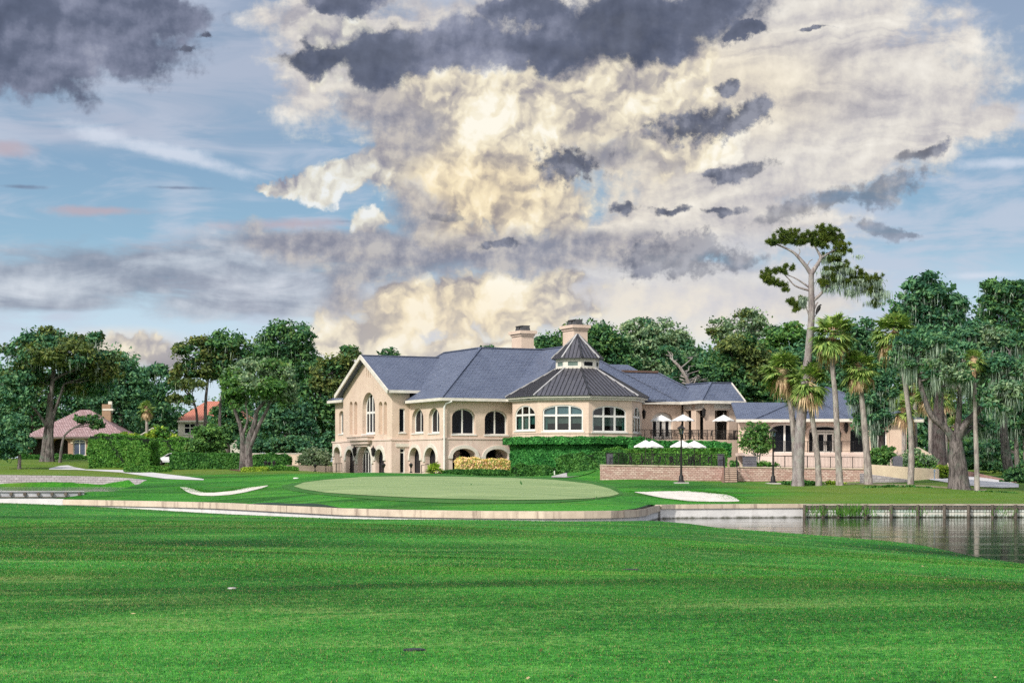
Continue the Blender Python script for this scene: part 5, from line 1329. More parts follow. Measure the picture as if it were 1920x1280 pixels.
mb = MB(); hiproof(mb, x0, x1, D1, D1 + 11, ze, wz(768, D1 + 5.5) - ze, 6.6); rf = mb.build('roof', M['clay'], h1)
mb = MB(); mb.beam((x0 - .55, D1 - .56, ze - .1), (x1 + .55, D1 - .56, ze - .1), .1, .24); mb.build('eave_board', M['post_wood'], h1)
mb = MB(); mb.box((wx(201, D1 + 6), D1 + 6, wz(778, D1 + 6)), (1.2, 1.2, 3.0)); c = mb.build('chimney', mat_simple('tan_chimney', (.36, .24, .16), (.30, .20, .14), 2, .8), rf)
mb = MB(); mb.box((wx(207, D1 + 6), D1 + 6, wz(763, D1 + 6)), (.5, .6, 1.6)); mb.box((wx(204, D1 + 6), D1 + 6, wz(768, D1 + 6)), (1.5, 1.3, .25)); mb.build('chimney_cap', M['trim'], rf)
h2 = empty('red_roofed_house', W(380, 850, 300), 'two storey white house with bright red tiled roof glimpsed between the left trees', 'house')
D2 = 300; P2 = Plane2((0, D2), (1, 0), (0, -1), 0); x0, x1 = wx(334, D2), wx(462, D2); zg, ze = wz(868, D2), wz(788, D2)
mb = MB(); hs = [op(P2, 345, 367, 793, 813, 0, .2), op(P2, 430, 446, 793, 813, 0, .2)]; facade(mb, P2, x0, x1, zg, ze, hs, 0); mb.poly([(x1, D2, zg), (x1, D2 + 11, zg), (x1, D2 + 11, ze), (x1, D2, ze)]); mb.poly([(x0, D2, zg), (x0, D2 + 11, zg), (x0, D2 + 11, ze), (x0, D2, ze)]); mb.build('wall', M['trim'], h2)
for o in hs: window(h2, P2, o, .12, (.5,), (o['zs'] - .8,), .14)
mb = MB(); hiproof(mb, x0, x1, D2, D2 + 11, ze, wz(752, D2 + 5.5) - ze, 4); mb.build('roof', M['clay_red'], h2)
mb = MB(); mb.beam((x0 - .55, D2 - .56, ze - .12), (x1 + .55, D2 - .56, ze - .12), .1, .26); mb.build('eave_board', M['trim'], h2)
h3 = empty('white_gabled_house', W(290, 850, 290), 'white gabled house end showing above the tall left hedge', 'house')
x0, x1, D3 = wx(262, 290), wx(312, 290), 290; zg, ze, za = wz(866, 290), wz(817, 290), wz(803, 290)
mb = MB(); mb.add([(x0, D3, zg), (x1, D3, zg), (x1, D3, ze), ((x0 + x1) / 2, D3, za), (x0, D3, ze), (x0, D3 + 8, zg), (x1, D3 + 8, zg), (x1, D3 + 8, ze), ((x0 + x1) / 2, D3 + 8, za), (x0, D3 + 8, ze)], [[0, 1, 2, 3, 4], [1, 6, 7, 2], [5, 0, 4, 9], [5, 9, 8, 7, 6]]); mb.build('wall', M['trim'], h3)
mb = MB(); xm = (x0 + x1) / 2; mb.slab([(x0 - .4, D3 - .4, ze - .1), (xm, D3 - .4, za + .15), (xm, D3 + 8.4, za + .15), (x0 - .4, D3 + 8.4, ze - .1)], .15); mb.slab([(x1 + .4, D3 - .4, ze - .1), (x1 + .4, D3 + 8.4, ze - .1), (xm, D3 + 8.4, za + .15), (xm, D3 - .4, za + .15)], .15); mb.build('roof', M['trim'], h3)

# ------------------------------------------------------------------ parked car (front end shows past the hedge)
cx0 = wx(288.5, 228); zc_ = g1(cx0 + 2, 228); carr = empty('parked_car', (cx0 + 2.2, 228, zc_), 'white parked car, its bonnet showing past the end of the low hedge', 'car')
prof = [(0.02, .32), (-.02, .55), (.10, .72), (.55, .86), (1.15, .95), (1.75, 1.33), (2.15, 1.43), (2.9, 1.42), (3.5, 1.22), (3.95, .98), (4.4, .92), (4.46, .6), (4.4, .32)]
mb = MB(); L_ = len(prof)
for yy, ins in ((0, 0), (1.75, 0)): pass
sect = [(0.0, .10, .93), (.10, .0, 1.), (1.65, .0, 1.), (1.75, .10, .93)]
vs = []
for yy, i_, s_ in sect:
    for x, z in prof: vs.append((cx0 + 2.23 + (x - 2.23) * (1 - i_ * .25), 228 - .9 + yy + (0 if z < .95 else (.16 if yy < .9 else -.16)), zc_ + z))
fs = [[i * L_ + k, i * L_ + (k + 1) % L_, (i + 1) * L_ + (k + 1) % L_, (i + 1) * L_ + k] for i in range(3) for k in range(L_)]
fs += [list(range(L_)), list(range(3 * L_, 4 * L_))[::-1]]
M['carpaint'] = mat_simple('white_car_paint', (.74, .78, .82), None, 1, .2, 0, 0, .6)
mb.add(vs, fs, 0, False); mb.build('body', M['carpaint'], carr)
mb = MB(); mb.poly([(cx0 + 1.35, 227.24, zc_ + .98), (cx0 + 3.4, 227.24, zc_ + .98), (cx0 + 2.85, 227.24, zc_ + 1.34), (cx0 + 1.95, 227.24, zc_ + 1.34)]); mb.build('side_window', M['glass'], carr)
mb = MB(); mb.poly([(cx0 + 1.14, 227.35, zc_ + .99), (cx0 + 1.14, 228.5, zc_ + .99), (cx0 + 1.72, 228.5, zc_ + 1.345), (cx0 + 1.72, 227.35, zc_ + 1.345)]); mb.build('windscreen', M['glass'], carr)
for xx in (.85, 3.55):
    for yy in (227.06, 228.72):
        mb = MB(); mb.tube([(cx0 + xx, yy, zc_ + .32), (cx0 + xx, yy + .2, zc_ + .32)], .33, 18); wh = mb.build('wheel', M['black'], carr)
        mb = MB(); mb.tube([(cx0 + xx, yy - .015, zc_ + .32), (cx0 + xx, yy + .03, zc_ + .32)], .20, 12); mb.build('rim', mat_simple('alloy', (.5, .5, .52), None, 1, .3, .8), wh)
for yy in (227.3, 228.45): mb = MB(); mb.box((cx0 + .10, yy, zc_ + .66), (.22, .3, .12)); mb.build('headlight', M['pane'] if 0 else mat_simple('headlight_lens', (.55, .58, .6), None, 1, .15), carr)
# ------------------------------------------------------------------ foliage
rg = np.random.default_rng(11)
def unit(v): return v / np.maximum(np.linalg.norm(v, axis=-1, keepdims=True), 1e-9)
def quads(C, Nn, size, asp=.5, spin=None):
    """diamond leaves"""
    n = len(C); r = rg.normal(size=(n, 3)) if spin is None else spin
    t = unit(np.cross(Nn, r)); b = np.cross(Nn, t); s = np.asarray(size).reshape(-1, 1)
    V = np.stack([C - t * s, C + b * s * asp, C + t * s, C - b * s * asp], 1).reshape(-1, 3)
    return V
def link_quads(name, V, mats, parent=None, midx=None, local=False):
    n = len(V) // 4
    return link_np(name, V, np.arange(n * 4), np.arange(0, n * 4, 4), mats, parent, midx, local)
def ell_world(e, D):
    cx, cy, rx, ry = e[:4]; dD = e[4] if len(e) > 4 else 0.; d = D + dD
    k = d / F; return np.array([wx(cx, d), d, wz(cy, d)]), np.array([rx * k, max(rx, ry) * k * .85, ry * k]), (e[5] if len(e) > 5 else 0)
DENS = 1.9; GAPS = -.50
def foliage(ells, D, n, leaf=.22, clump=(.7, 1.5), asp=.5, fill=1.0, flat=.7, hollow=.5):
    """leaf clumps spread through a set of ellipsoids: returns vertices, material index and clump data"""
    E_ = [ell_world(e, D) for e in ells]; vol = np.array([r[0] * r[2] + r[0] * r[1] * .3 for _, r, _ in E_]); vol /= vol.sum()
    allV, allM, cl = [], [], []
    for (c, r, mi), w_ in zip(E_, vol):
        nl = int(n * w_ * DENS); cr_m = (clump[0] + clump[1]) / 2
        nc = max(7, int(1.5 * (r[0] * r[2]) / (cr_m ** 2) * 3.6 * fill))
        d = unit(rg.normal(size=(nc, 3))); rad = rg.uniform(hollow, 1.0, (nc, 1)) ** .6
        cc = c + d * rad * r * (1 - .15 * rg.random((nc, 1)))
        cs = rg.uniform(clump[0], clump[1], nc) * np.minimum(1, r.min() / 1.6)
        k = rg.integers(0, nc, nl)
        q = unit(rg.normal(size=(nl, 3))); q[:, 2] = np.where(q[:, 2] < -.2, q[:, 2] * .35, q[:, 2])
        rr = rg.uniform(.25, 1.0, (nl, 1)) ** .45
        P = cc[k] + q * rr * cs[k][:, None] * np.array([1, 1, flat])
        loose = rg.random(nl) < .16; P[loose] = c + unit(rg.normal(size=(int(loose.sum()), 3))) * r * rg.uniform(.3, 1.22, (int(loose.sum()), 1))
        ph = rg.uniform(0, 6.28, 6)   # gaps: thin the leaves where a lumpy field is low
        w1 = np.sin(P[:, 0] * 1.15 + ph[0]) * np.sin(P[:, 2] * 1.35 + ph[1]) + .6 * np.sin(P[:, 0] * 2.3 + P[:, 2] * 1.1 + ph[2]) * np.sin(P[:, 2] * 2.7 - P[:, 1] * .6 + ph[3])
        keep = (w1 > GAPS) | (rg.random(nl) < .22); P = P[keep]; q = q[keep]; nl = len(P)
        Nn = unit(q * .7 + rg.normal(size=(nl, 3)) * .6 + np.array([0, 0, .35]))
        sz = leaf * rg.uniform(.55, 1.35, nl)
        allV.append(quads(P, Nn, sz, asp)); allM.append(np.where(np.sin(P[:, 0] * .8 + ph[4]) * np.sin(P[:, 2] * 1.1 + ph[5]) + rg.normal(size=nl) * .25 > .52, 1 - mi if mi < 2 else mi, mi)); cl.append((cc, cs))
    return np.concatenate(allV), np.concatenate(allM), cl
def moss_strands(parent, cl, n, lmax=2.2, wid=.075, zfrac=.5):
    lmax *= .88; n = int(n * 1.9)
    cc = np.concatenate([c for c, _ in cl]); cs = np.concatenate([s for _, s in cl])
    k = rg.integers(0, len(cc), n); q = rg.normal(size=(n, 2)) * .45
    P = cc[k].copy(); P[:, 0] += q[:, 0] * cs[k]; P[:, 1] += q[:, 1] * cs[k]; P[:, 2] -= cs[k] * .25
    grp = rg.random(len(cc)) ** 1.6; L = lmax * (.25 + .75 * grp[k]) * rg.uniform(.4, 1, n); wd = wid * rg.uniform(.4, 1, n)
    a = rg.uniform(0, math.pi, n); t = np.stack([np.cos(a), np.sin(a), 0 * a], 1) * wd[:, None] / 2
    sw = rg.normal(size=(n, 3)) * .06; sw[:, 2] = 0
    top_, mid_, bot = P, P + sw - np.stack([0 * L, 0 * L, L * .55], 1), P + sw * 1.5 - np.stack([0 * L, 0 * L, L], 1)
    V = np.stack([top_ - t * .6, top_ + t * .6, mid_ + t, mid_ - t, mid_ - t, mid_ + t, bot + t * .12, bot - t * .12], 1).reshape(-1, 3)
    return link_quads('hanging_moss', V, M['moss'], parent)
def wobbly(p0, p1, n=5, amp=.05):
    p0, p1 = Vector(p0), Vector(p1); L = (p1 - p0).length; out = []
    for i in range(n + 1):
        t = i / n; w_ = math.sin(t * math.pi) * amp * L
        out.append(p0.lerp(p1, t) + Vector((random.uniform(-w_, w_), random.uniform(-w_, w_), random.uniform(-w_, w_) * .5 + w_ * .6)))
    return out
def stem(mb, pxy, D, r0, r1, n=10, sub=3, wob=.07, dD=None, seat=True):
    """trunk through photo points (px, py) at distance D (+dD per point), tapering r0 -> r1 metres"""
    pts = [Vector(W(p[0], p[1], D + (p[2] if len(p) > 2 else 0))) for p in pxy]
    if seat: pts[0].z = g1(pts[0].x, pts[0].y) - .35
    out, rad = [], []; m = (len(pts) - 1) * sub
    for i in range(len(pts) - 1):
        a, b, c, d = pts[max(i - 1, 0)], pts[i], pts[i + 1], pts[min(i + 2, len(pts) - 1)]
        for k in range(sub + (1 if i == len(pts) - 2 else 0)):
            t = k / sub; t2, t3 = t * t, t * t * t
            out.append(.5 * ((2 * b) + (c - a) * t + (2 * a - 5 * b + 4 * c - d) * t2 + (3 * b - a - 3 * c + d) * t3))
            s = (i * sub + k) / m; rad.append(r0 + (r1 - r0) * s ** .85 + (r0 * .30 * math.exp(-s * m * 1.1) if seat else 0))
    mb.tube(out, rad, n, 0, True, True, wob); return out
def tree(name, label, cat, D, stems, ells, mats, n=6000, leaf=.24, clump=(.7, 1.5), bark_='bark', moss=0, group=None, limbs=True, lr=.09, fill=1., flat=.7, asp=.5, mossl=2.2, base=None, hollow=.5):
    b = stems[0][0][0]; bx, by = wx(b[0], D), D
    e0 = empty(name, (bx, by, g1(bx, by)), label, cat, group)
    mb = MB(); tips = []
    for pxy, r0, r1 in stems: o = stem(mb, pxy, D, r0, r1, seat=(pxy[0][1] > 820 and pxy is stems[0][0]) or (pxy[0][1] > 850)); tips += o[len(o) // 2:]
    V, mi, cl = foliage(ells, D, n, leaf, clump, asp, fill, flat, hollow)
    if limbs:
        for cc, cs in cl:
            for i in rg.choice(len(cc), min(len(cc), 5), replace=False):
                p = Vector(cc[i]); q = min(tips, key=lambda t: (t - p).length + (6 if t.z > p.z else 0))
                L = (p - q).length
                if L > .5: w_ = wobbly(q, p, 5, .10); mb.tube(w_, [lr * (1.0 - .82 * k / 5) * min(1.3, .4 + L / 8) for k in range(6)], 5, 0, False, True)
    mb.build('trunk', M[bark_], e0, uv=False)
    link_quads('crown', V, [M[m] for m in mats], e0, mi if len(mats) > 1 else None)
    if moss: moss_strands(e0, cl, moss, mossl)
    return e0
TG = 'trees behind the houses and clubhouse'
# ---- left side
tree('oak_tree', 'broad spreading oak with several grey trunks in front of the pink roofed house', 'tree', 236,
     [(((90, 864), (93, 800), (96, 745), (101, 690), (104, 655)), .48, .16), (((80, 864), (85, 820), (90, 780), (92, 740)), .42, .2), (((97, 864), (96, 820), (100, 780), (112, 745), (120, 720)), .36, .12),
      (((88, 800), (72, 775), (52, 755), (30, 745)), .22, .10), (((101, 712), (118, 702), (138, 695), (154, 684)), .20, .09)],
     [(85, 640, 55, 26, 0, 0), (140, 668, 62, 34, 2, 1), (55, 672, 50, 30, 0, 0), (110, 665, 70, 26, -3, 1), (35, 712, 42, 28, 0, 0), (190, 690, 40, 30, 0, 1), (28, 745, 40, 22, -2, 0), (178, 638, 18, 14, 0, 1), (92, 624, 30, 12, 0, 1), (150, 720, 60, 26, 4, 0), (60, 705, 40, 22, 3, 1)],
     ['oak_teal', 'oak_olive'], 21000, .26, (.8, 1.7), moss=500)
tree('oak_tree', 'blue green oak mass filling in behind the broad spreading oak', 'tree', 278, [(((60, 868), (62, 820), (60, 780)), .5, .2)], [(25, 715, 46, 40), (95, 735, 60, 40), (165, 745, 50, 40), (50, 780, 50, 30), (130, 785, 50, 26), (-20, 760, 50, 50)], ['oak_teal', 'oak'], 12000, .28, (.8, 1.7), 'bark_dark', group=TG)
tree('slender_tree', 'slender leaning tree with a small dark crown in front of the pink roof', 'tree', 233, [(((112, 864), (116, 835), (122, 815), (138, 802), (158, 793)), .20, .08)], [(165, 785, 26, 9, 0), (180, 795, 16, 12, 0)], ['oak'], 1100, .24, (.5, 1.0))
tree('small_oak', 'small blue green tree with a pale trunk at the left edge', 'tree', 214, [(((36, 866), (37, 840), (34, 820), (30, 800)), .22, .1)], [(20, 800, 32, 26), (35, 830, 26, 24), (8, 830, 26, 26), (15, 850, 20, 16)], ['oak_teal'], 5500, .22, (.6, 1.2))
tree('oak_tree', 'dark round headed oak right behind the chimney of the pink roofed house', 'tree', 272, [(((228, 868), (230, 820), (226, 770), (228, 740)), .5, .2)], [(215, 690, 42, 40), (240, 735, 50, 45), (200, 740, 45, 35), (228, 790, 40, 30)], ['oak_teal'], 9000, .28, (.9, 1.8), 'bark_dark', group=TG)
tree('oak_tree', 'blue green oak in the dip of the skyline left of the red roof', 'tree', 292, [(((285, 868), (284, 820), (288, 780)), .45, .2)], [(285, 715, 42, 32), (262, 750, 34, 34), (305, 760, 28, 40), (280, 790, 34, 30)], ['oak_teal', 'oak'], 7500, .30, (.9, 1.8), 'bark_dark', group=TG, moss=300)
tree('tall_oak', 'tall loose crowned tree with three straight stems before the red roof', 'tree', 246,
     [(((371, 866), (370, 810), (368, 770), (360, 745)), .24, .12), (((386, 866), (385, 800), (386, 745), (392, 700)), .30, .14), (((412, 866), (412, 800), (414, 750), (424, 710)), .28, .12)],
     [(372, 660, 44, 26, 0, 0), (425, 650, 48, 30, 0, 1), (395, 690, 50, 22, 0, 1), (345, 695, 24, 16, 0, 0), (350, 722, 32, 12, -3, 0), (470, 668, 26, 22, 0, 1), (340, 748, 28, 9, -3, 0), (330, 715, 14, 18)],
     ['oak_olive', 'oak'], 12500, .26, (.7, 1.5), moss=350)
tree('dark_oak', 'tall dark oak with twin domes standing highest left of the clubhouse', 'tree', 268, [(((540, 868), (538, 800), (532, 740), (528, 690)), .6, .22), (((534, 760), (550, 710), (556, 660)), .3, .12)],
     [(522, 640, 34, 36), (562, 640, 30, 34), (500, 680, 36, 34), (555, 690, 46, 40), (530, 730, 50, 34)], ['oak', 'oak_teal'], 13000, .28, (.8, 1.7), 'bark_dark', moss=400, group=TG)
tree('grey_green_tree', 'rounded grey green tree with forked pale trunk on the lawn by the long hedge', 'tree', 205,
     [(((456, 882), (456, 850), (455, 820), (448, 790), (437, 762)), .46, .14), (((465, 882), (466, 850), (466, 825), (477, 795), (482, 770), (500, 750)), .50, .16), (((470, 835), (484, 800), (500, 770), (507, 750)), .30, .12), (((455, 815), (464, 790), (462, 765)), .18, .09)],
     [(490, 692, 54, 20, 0, 0), (450, 715, 34, 28, 0, 1), (525, 715, 32, 26, 0, 0), (485, 722, 50, 22, -2, 1), (440, 745, 24, 20, 0, 1), (535, 745, 22, 20, 0, 0), (500, 742, 36, 12, 0, 0)],
     ['oak_grey', 'oak_green'], 15000, .20, (.5, 1.15), lr=.06)
tree('magnolia_tree', 'yellow tipped magnolia close to the left wall of the clubhouse', 'tree', 242, [(((592, 866), (590, 820), (588, 790), (596, 750)), .26, .12), (((586, 866), (583, 830), (572, 800)), .18, .1)],
     [(650, 680, 28, 26, 0, 1), (622, 700, 36, 34, 0, 1), (598, 740, 34, 34, 0, 0), (642, 735, 30, 34, 0, 1), (655, 657, 16, 10, 0, 1), (580, 780, 26, 26, 0, 0), (620, 790, 24, 34, 0, 0)], ['oak', 'oak_olive'], 11500, .27, (.6, 1.3), group=TG)
tree('willow_oak', 'blue green drooping tree between the forked tree and the magnolia', 'tree', 238, [(((545, 868), (545, 830), (540, 800)), .3, .14)], [(540, 775, 40, 34), (505, 800, 32, 26), (560, 815, 34, 26), (520, 745, 30, 22)], ['oak_teal'], 7500, .27, (.7, 1.5), 'bark_dark', moss=200, group=TG)
for i, (px, cy, rx, ry, D, lab) in enumerate(((728, 690, 26, 30, 262, 'treetop just showing above the gable ridge'), (918, 680, 24, 31, 262, 'dark treetop left of the left chimney'), (850, 690, 18, 20, 262, 'small treetop behind the main roof ridge'))):
    tree('background_tree', lab, 'tree', D, [(((px, 868), (px + 2, 780), (px, 720)), .4, .2)], [(px, cy, rx, ry)], ['oak'], 2500, .30, (.7, 1.4), 'bark_dark', group=TG)
# ---- behind the clubhouse on the right
tree('oak_tree', 'dark oak rising directly behind the right chimney', 'tree', 258, [(((1090, 868), (1090, 780), (1088, 700)), .6, .25)], [(1040, 640, 36, 20), (1095, 622, 36, 22), (1140, 640, 40, 30), (1080, 655, 60, 34), (1150, 690, 46, 40)], ['oak'], 13000, .28, (.8, 1.7), 'bark_dark', group=TG)
tree('oak_tree', 'pale blue green oak with flat top right of the chimneys', 'tree', 268, [(((1230, 868), (1230, 780), (1226, 720)), .6, .25)], [(1200, 620, 40, 20), (1245, 630, 44, 26), (1215, 655, 55, 30), (1270, 665, 40, 34), (1235, 700, 60, 40)], ['oak_grey', 'oak_teal'], 13000, .28, (.8, 1.7), 'bark_dark', group=TG)
tree('leaning_tree', 'tree with pale leaning trunk behind the east wing roof', 'tree', 236, [(((1300, 866), (1298, 760), (1292, 720), (1276, 690), (1262, 676)), .34, .14)], [(1300, 690, 34, 30, 6), (1258, 668, 26, 18, 3), (1325, 730, 34, 34, 6), (1280, 725, 30, 30, 8)], ['oak_teal', 'oak'], 8000, .25, (.7, 1.4), 'bark_palm', group=TG)
tree('wispy_tree', 'thin sunlit wispy treetop left of the tall pine', 'tree', 288, [(((1395, 868), (1392, 740), (1396, 660)), .4, .15), (((1392, 700), (1360, 650), (1345, 620)), .2, .08)], [(1405, 598, 36, 20), (1345, 612, 26, 18), (1375, 630, 40, 20), (1425, 620, 24, 18), (1390, 660, 50, 30)], ['oak_grey', 'oak_olive'], 6500, .26, (.5, 1.2), 'bark', group=TG, fill=.8)
tree('magnolia_tree', 'large dark magnolia with rusty tips above the annex link roof', 'tree', 232, [(((1402, 866), (1400, 800), (1398, 740)), .45, .2)], [(1385, 655, 46, 30, 0, 1), (1355, 695, 34, 34, 0, 0), (1420, 690, 40, 44, 0, 1), (1385, 725, 50, 34, 0, 0), (1430, 735, 30, 30, 0, 0)], ['oak', 'oak_olive'], 15000, .25, (.6, 1.3), 'bark_dark', group=TG)
tree('oak_tree', 'distant green trees lump right behind the pine trunk', 'tree', 278, [(((1478, 868), (1476, 780), (1478, 700)), .5, .2)], [(1480, 632, 44, 24), (1450, 665, 40, 32), (1510, 665, 40, 40)], ['oak_green', 'oak'], 7500, .29, (.8, 1.6), 'bark_dark', group=TG)
tree('oak_tree', 'blue green oak filling the gap between the two tall palms', 'tree', 225, [(((1612, 866), (1612, 780), (1610, 700)), .5, .2)], [(1605, 625, 32, 30), (1575, 700, 40, 44), (1635, 660, 36, 40), (1640, 720, 36, 40), (1600, 745, 40, 30)], ['oak_teal', 'oak'], 10000, .25, (.7, 1.5), 'bark_dark', moss=300, group=TG)
tree('mossy_oak', 'dark drooping mossy oak hanging in front of the annex windows', 'tree', 184, [(((1650, 872), (1652, 820), (1646, 770), (1636, 740)), .34, .14)], [(1622, 745, 30, 26), (1640, 780, 30, 34), (1612, 790, 16, 20), (1655, 730, 26, 24)], ['oak_teal', 'oak'], 6500, .20, (.5, 1.1), 'bark_dark', moss=600, mossl=2.6)
# ---- right hand oaks
tree('live_oak', 'tall mossy live oak with high domed top behind the curving trunk', 'tree', 178,
     [(((1762, 895), (1760, 830), (1760, 760), (1758, 690), (1745, 620)), .75, .25), (((1760, 720), (1730, 650), (1700, 600)), .35, .12), (((1759, 700), (1780, 640), (1785, 590)), .3, .12)],
     [(1742, 545, 40, 32), (1690, 572, 30, 20), (1722, 590, 46, 28), (1775, 590, 36, 34), (1748, 640, 56, 34), (1700, 640, 34, 30), (1790, 660, 40, 34), (1730, 690, 50, 26)], ['oak_teal', 'oak'], 17000, .23, (.6, 1.4), 'bark_dark', moss=1300, mossl=3.0)
tree('live_oak', 'massive live oak with thick forked trunk at the head of the drive', 'tree', 146,
     [(((1799, 917), (1797, 880), (1793, 845), (1792, 825)), 0.86, .48), (((1793, 835), (1776, 806), (1748, 780), (1732, 742), (1722, 702), (1718, 668)), .34, .12), (((1793, 830), (1806, 800), (1832, 772), (1856, 748), (1880, 720)), .38, .13), (((1792, 832), (1798, 780), (1800, 730), (1806, 690)), .30, .12)],
     [(1722, 640, 46, 22, 0), (1700, 672, 30, 20, 0), (1815, 668, 46, 26, 2), (1858, 690, 46, 26, 0), (1885, 650, 40, 30, 4), (1838, 628, 50, 26, 4), (1770, 672, 40, 22, 4), (1760, 715, 34, 16, 6), (1840, 735, 30, 18, 6), (1876, 745, 40, 30, -4), (1905, 700, 34, 30, 0), (1800, 700, 36, 18, -3), (1745, 690, 24, 16, -2), (1830, 800, 24, 18, 8)], ['oak_teal', 'oak_grey'], 24000, .19, (.5, 1.25), 'bark', moss=2000, mossl=2.7, lr=.10)
tree('live_oak', 'dark live oak with broad top cut by the right edge of the picture', 'tree', 190,
     [(((1896, 895), (1886, 850), (1882, 800), (1884, 740), (1880, 640)), .55, .22)],
     [(1872, 545, 36, 22), (1905, 560, 40, 30), (1850, 580, 36, 26), (1935, 600, 40, 40), (1890, 610, 50, 34), (1850, 640, 40, 30), (1920, 660, 50, 40)], ['oak', 'oak_teal'], 13000, .24, (.6, 1.4), 'bark', moss=800, mossl=2.6)
tree('live_oak', 'low leafy oak with two pale stems at the far right', 'tree', 196, [(((1908, 900), (1906, 850), (1904, 790)), .34, .16), (((1925, 900), (1922, 840), (1915, 780)), .3, .14)], [(1880, 790, 40, 30), (1920, 780, 40, 40), (1860, 830, 26, 30), (1940, 840, 30, 30)], ['oak_teal'], 7000, .22, (.6, 1.3), 'bark_palm', moss=700)
# ---- the tall pine
D = 150; e0 = empty('pine_tree', gp(1497, D), 'very tall bare trunked pine with flat layered crown, taller than every palm', 'tree'); mb = MB()
stem(mb, ((1496, 914), (1498, 850), (1502, 790), (1508, 735), (1514, 680), (1519, 630), (1522, 580), (1521, 540), (1521, 512)), D, .47, .20, 14, 4)
B_ = [(((1521, 514), (1512, 500), (1497, 482), (1486, 472), (1470, 464), (1455, 458)), .20, .05), (((1521, 514), (1530, 500), (1539, 484), (1534, 472), (1528, 462)), .22, .06), (((1539, 484), (1552, 476), (1565, 468)), .12, .04),
      (((1520, 545), (1505, 541), (1490, 535), (1478, 522), (1468, 512)), .11, .03), (((1519, 540), (1502, 528), (1488, 520), (1472, 514)), .09, .03), (((1523, 565), (1535, 555), (1550, 540), (1565, 530), (1585, 520)), .16, .05), (((1560, 533), (1590, 532), (1620, 530), (1640, 528)), .10, .03),
      (((1523, 588), (1530, 572), (1534, 566)), .10, .04), (((1524, 622), (1536, 614), (1542, 610)), .16, .07), (((1518, 594), (1513, 580), (1511, 572)), .07, .03), (((1514, 576), (1500, 578), (1492, 582)), .05, .02), (((1514, 498), (1518, 490), (1524, 486)), .05, .02), (((1496, 481), (1500, 472), (1498, 466)), .05, .02), (((1524, 600), (1530, 590), (1534, 586)), .05, .02)]
for p, a, b in B_: stem(mb, p, D, a, b, 7, 3, .05, seat=False)
mb.build('trunk', M['bark_pine'], e0, uv=False)
pe = [(1452, 456, 14, 8), (1468, 445, 16, 10), (1486, 441, 15, 11), (1503, 447, 16, 10), (1482, 452, 18, 6), (1524, 449, 16, 12), (1543, 438, 18, 12), (1562, 441, 16, 14), (1537, 457, 20, 8), (1572, 455, 10, 10),
      (1585, 466, 9, 8), (1573, 474, 14, 10), (1556, 484, 14, 8), (1440, 513, 13, 8), (1458, 508, 16, 7), (1478, 502, 10, 6), (1450, 529, 18, 7), (1440, 522, 10, 6), (1468, 533, 10, 5), (1474, 541, 7, 5), (1484, 570, 9, 7), (1498, 570, 9, 6), (1491, 580, 8, 5), (1504, 562, 6, 6),
      (1560, 505, 14, 8), (1580, 500, 10, 8), (1545, 530, 12, 9), (1565, 520, 16, 9), (1598, 512, 16, 9), (1590, 530, 14, 8), (1620, 525, 14, 8), (1638, 524, 15, 13), (1632, 542, 14, 10), (1650, 550, 10, 8), (1612, 512, 8, 6), (1572, 492, 10, 8), (1640, 568, 8, 5)]
def needles(ells, D, n):
    V = []
    for e in ells:
        c, r, _ = ell_world(e, D); r = r * 1.22; nc = max(9, int(r[0] * r[2] * 60)); d = unit(rg.normal(size=(nc, 3))); cc = c + d * r * rg.uniform(.2, 1.15, (nc, 1)); cc[:, 1] = D + (cc[:, 1] - D) * .8
        m = int(n * .62 * r[0] * r[2]); k = rg.integers(0, nc, m); q = unit(rg.normal(size=(m, 3)) + np.array([0, 0, .5])); L = rg.uniform(.10, .25, (m, 1))
        P0 = cc[k] + rg.normal(size=(m, 3)) * .05; P1 = P0 + q * L; s = unit(np.cross(q, rg.normal(size=(m, 3)))) * .015
        V.append(np.stack([P0 - s, P0 + s, P1 + s * .6, P1 - s * .6], 1).reshape(-1, 3))
    return np.concatenate(V)
link_quads('needles', needles(pe, D, 12500), M['pine'], e0)
mc = [ell_world(e, D)[:2] for e in pe if e[0] > 1540 and e[1] > 480] ; moss_strands(e0, [(np.repeat(np.array([c for c, _ in mc]), 4, 0) + rg.normal(size=(len(mc) * 4, 3)) * .35, np.full(len(mc) * 4, .55))], 1100, 1.6, .07)
mc = [ell_world(e, D)[:2] for e in ((1504, 560, 5, 5), (1506, 555, 4, 4))]; o_ = moss_strands(e0, [(np.array([c for c, _ in mc]), np.full(2, .35))], 160, 1.1, .08)
# bird perched on the broken branch
bx, bz = wx(1534.5, D), wz(580.5, D); mb = MB()
mb.tube([(bx - .22, D - .02, bz - .30), (bx - .10, D, bz - .12), (bx, D, bz + .06), (bx + .07, D, bz + .24), (bx + .10, D, bz + .34)], [.03, .11, .16, .13, .06], 10)
mb.tube([(bx + .09, D, bz + .30), (bx + .15, D, bz + .38), (bx + .21, D, bz + .37)], [.06, .065, .05], 8); mb.tube([(bx + .21, D, bz + .37), (bx + .29, D, bz + .33)], [.03, .008], 6)
bd = mb.build('bird', mat_simple('dark_plumage', (.012, .012, .014), (.03, .028, .028), 6, .7)); tag(bd, 'dark bird perched on the broken branch of the pine', 'bird')
for s in (-1, 1): mb = MB(); mb.tube([(bx + .03, D + s * .10, bz + .18), (bx - .06, D + s * .15, bz - .08), (bx - .20, D + s * .06, bz - .34)], [.05, .075, .015], 6); mb.build('wing', M['black'], bd)
mb = MB(); mb.tube([(bx, D - .03, bz - .05), (bx + .0, D - .03, bz - .22)], .012, 5); mb.tube([(bx, D + .03, bz - .05), (bx, D + .03, bz - .22)], .012, 5); mb.build('legs', M['black'], bd)

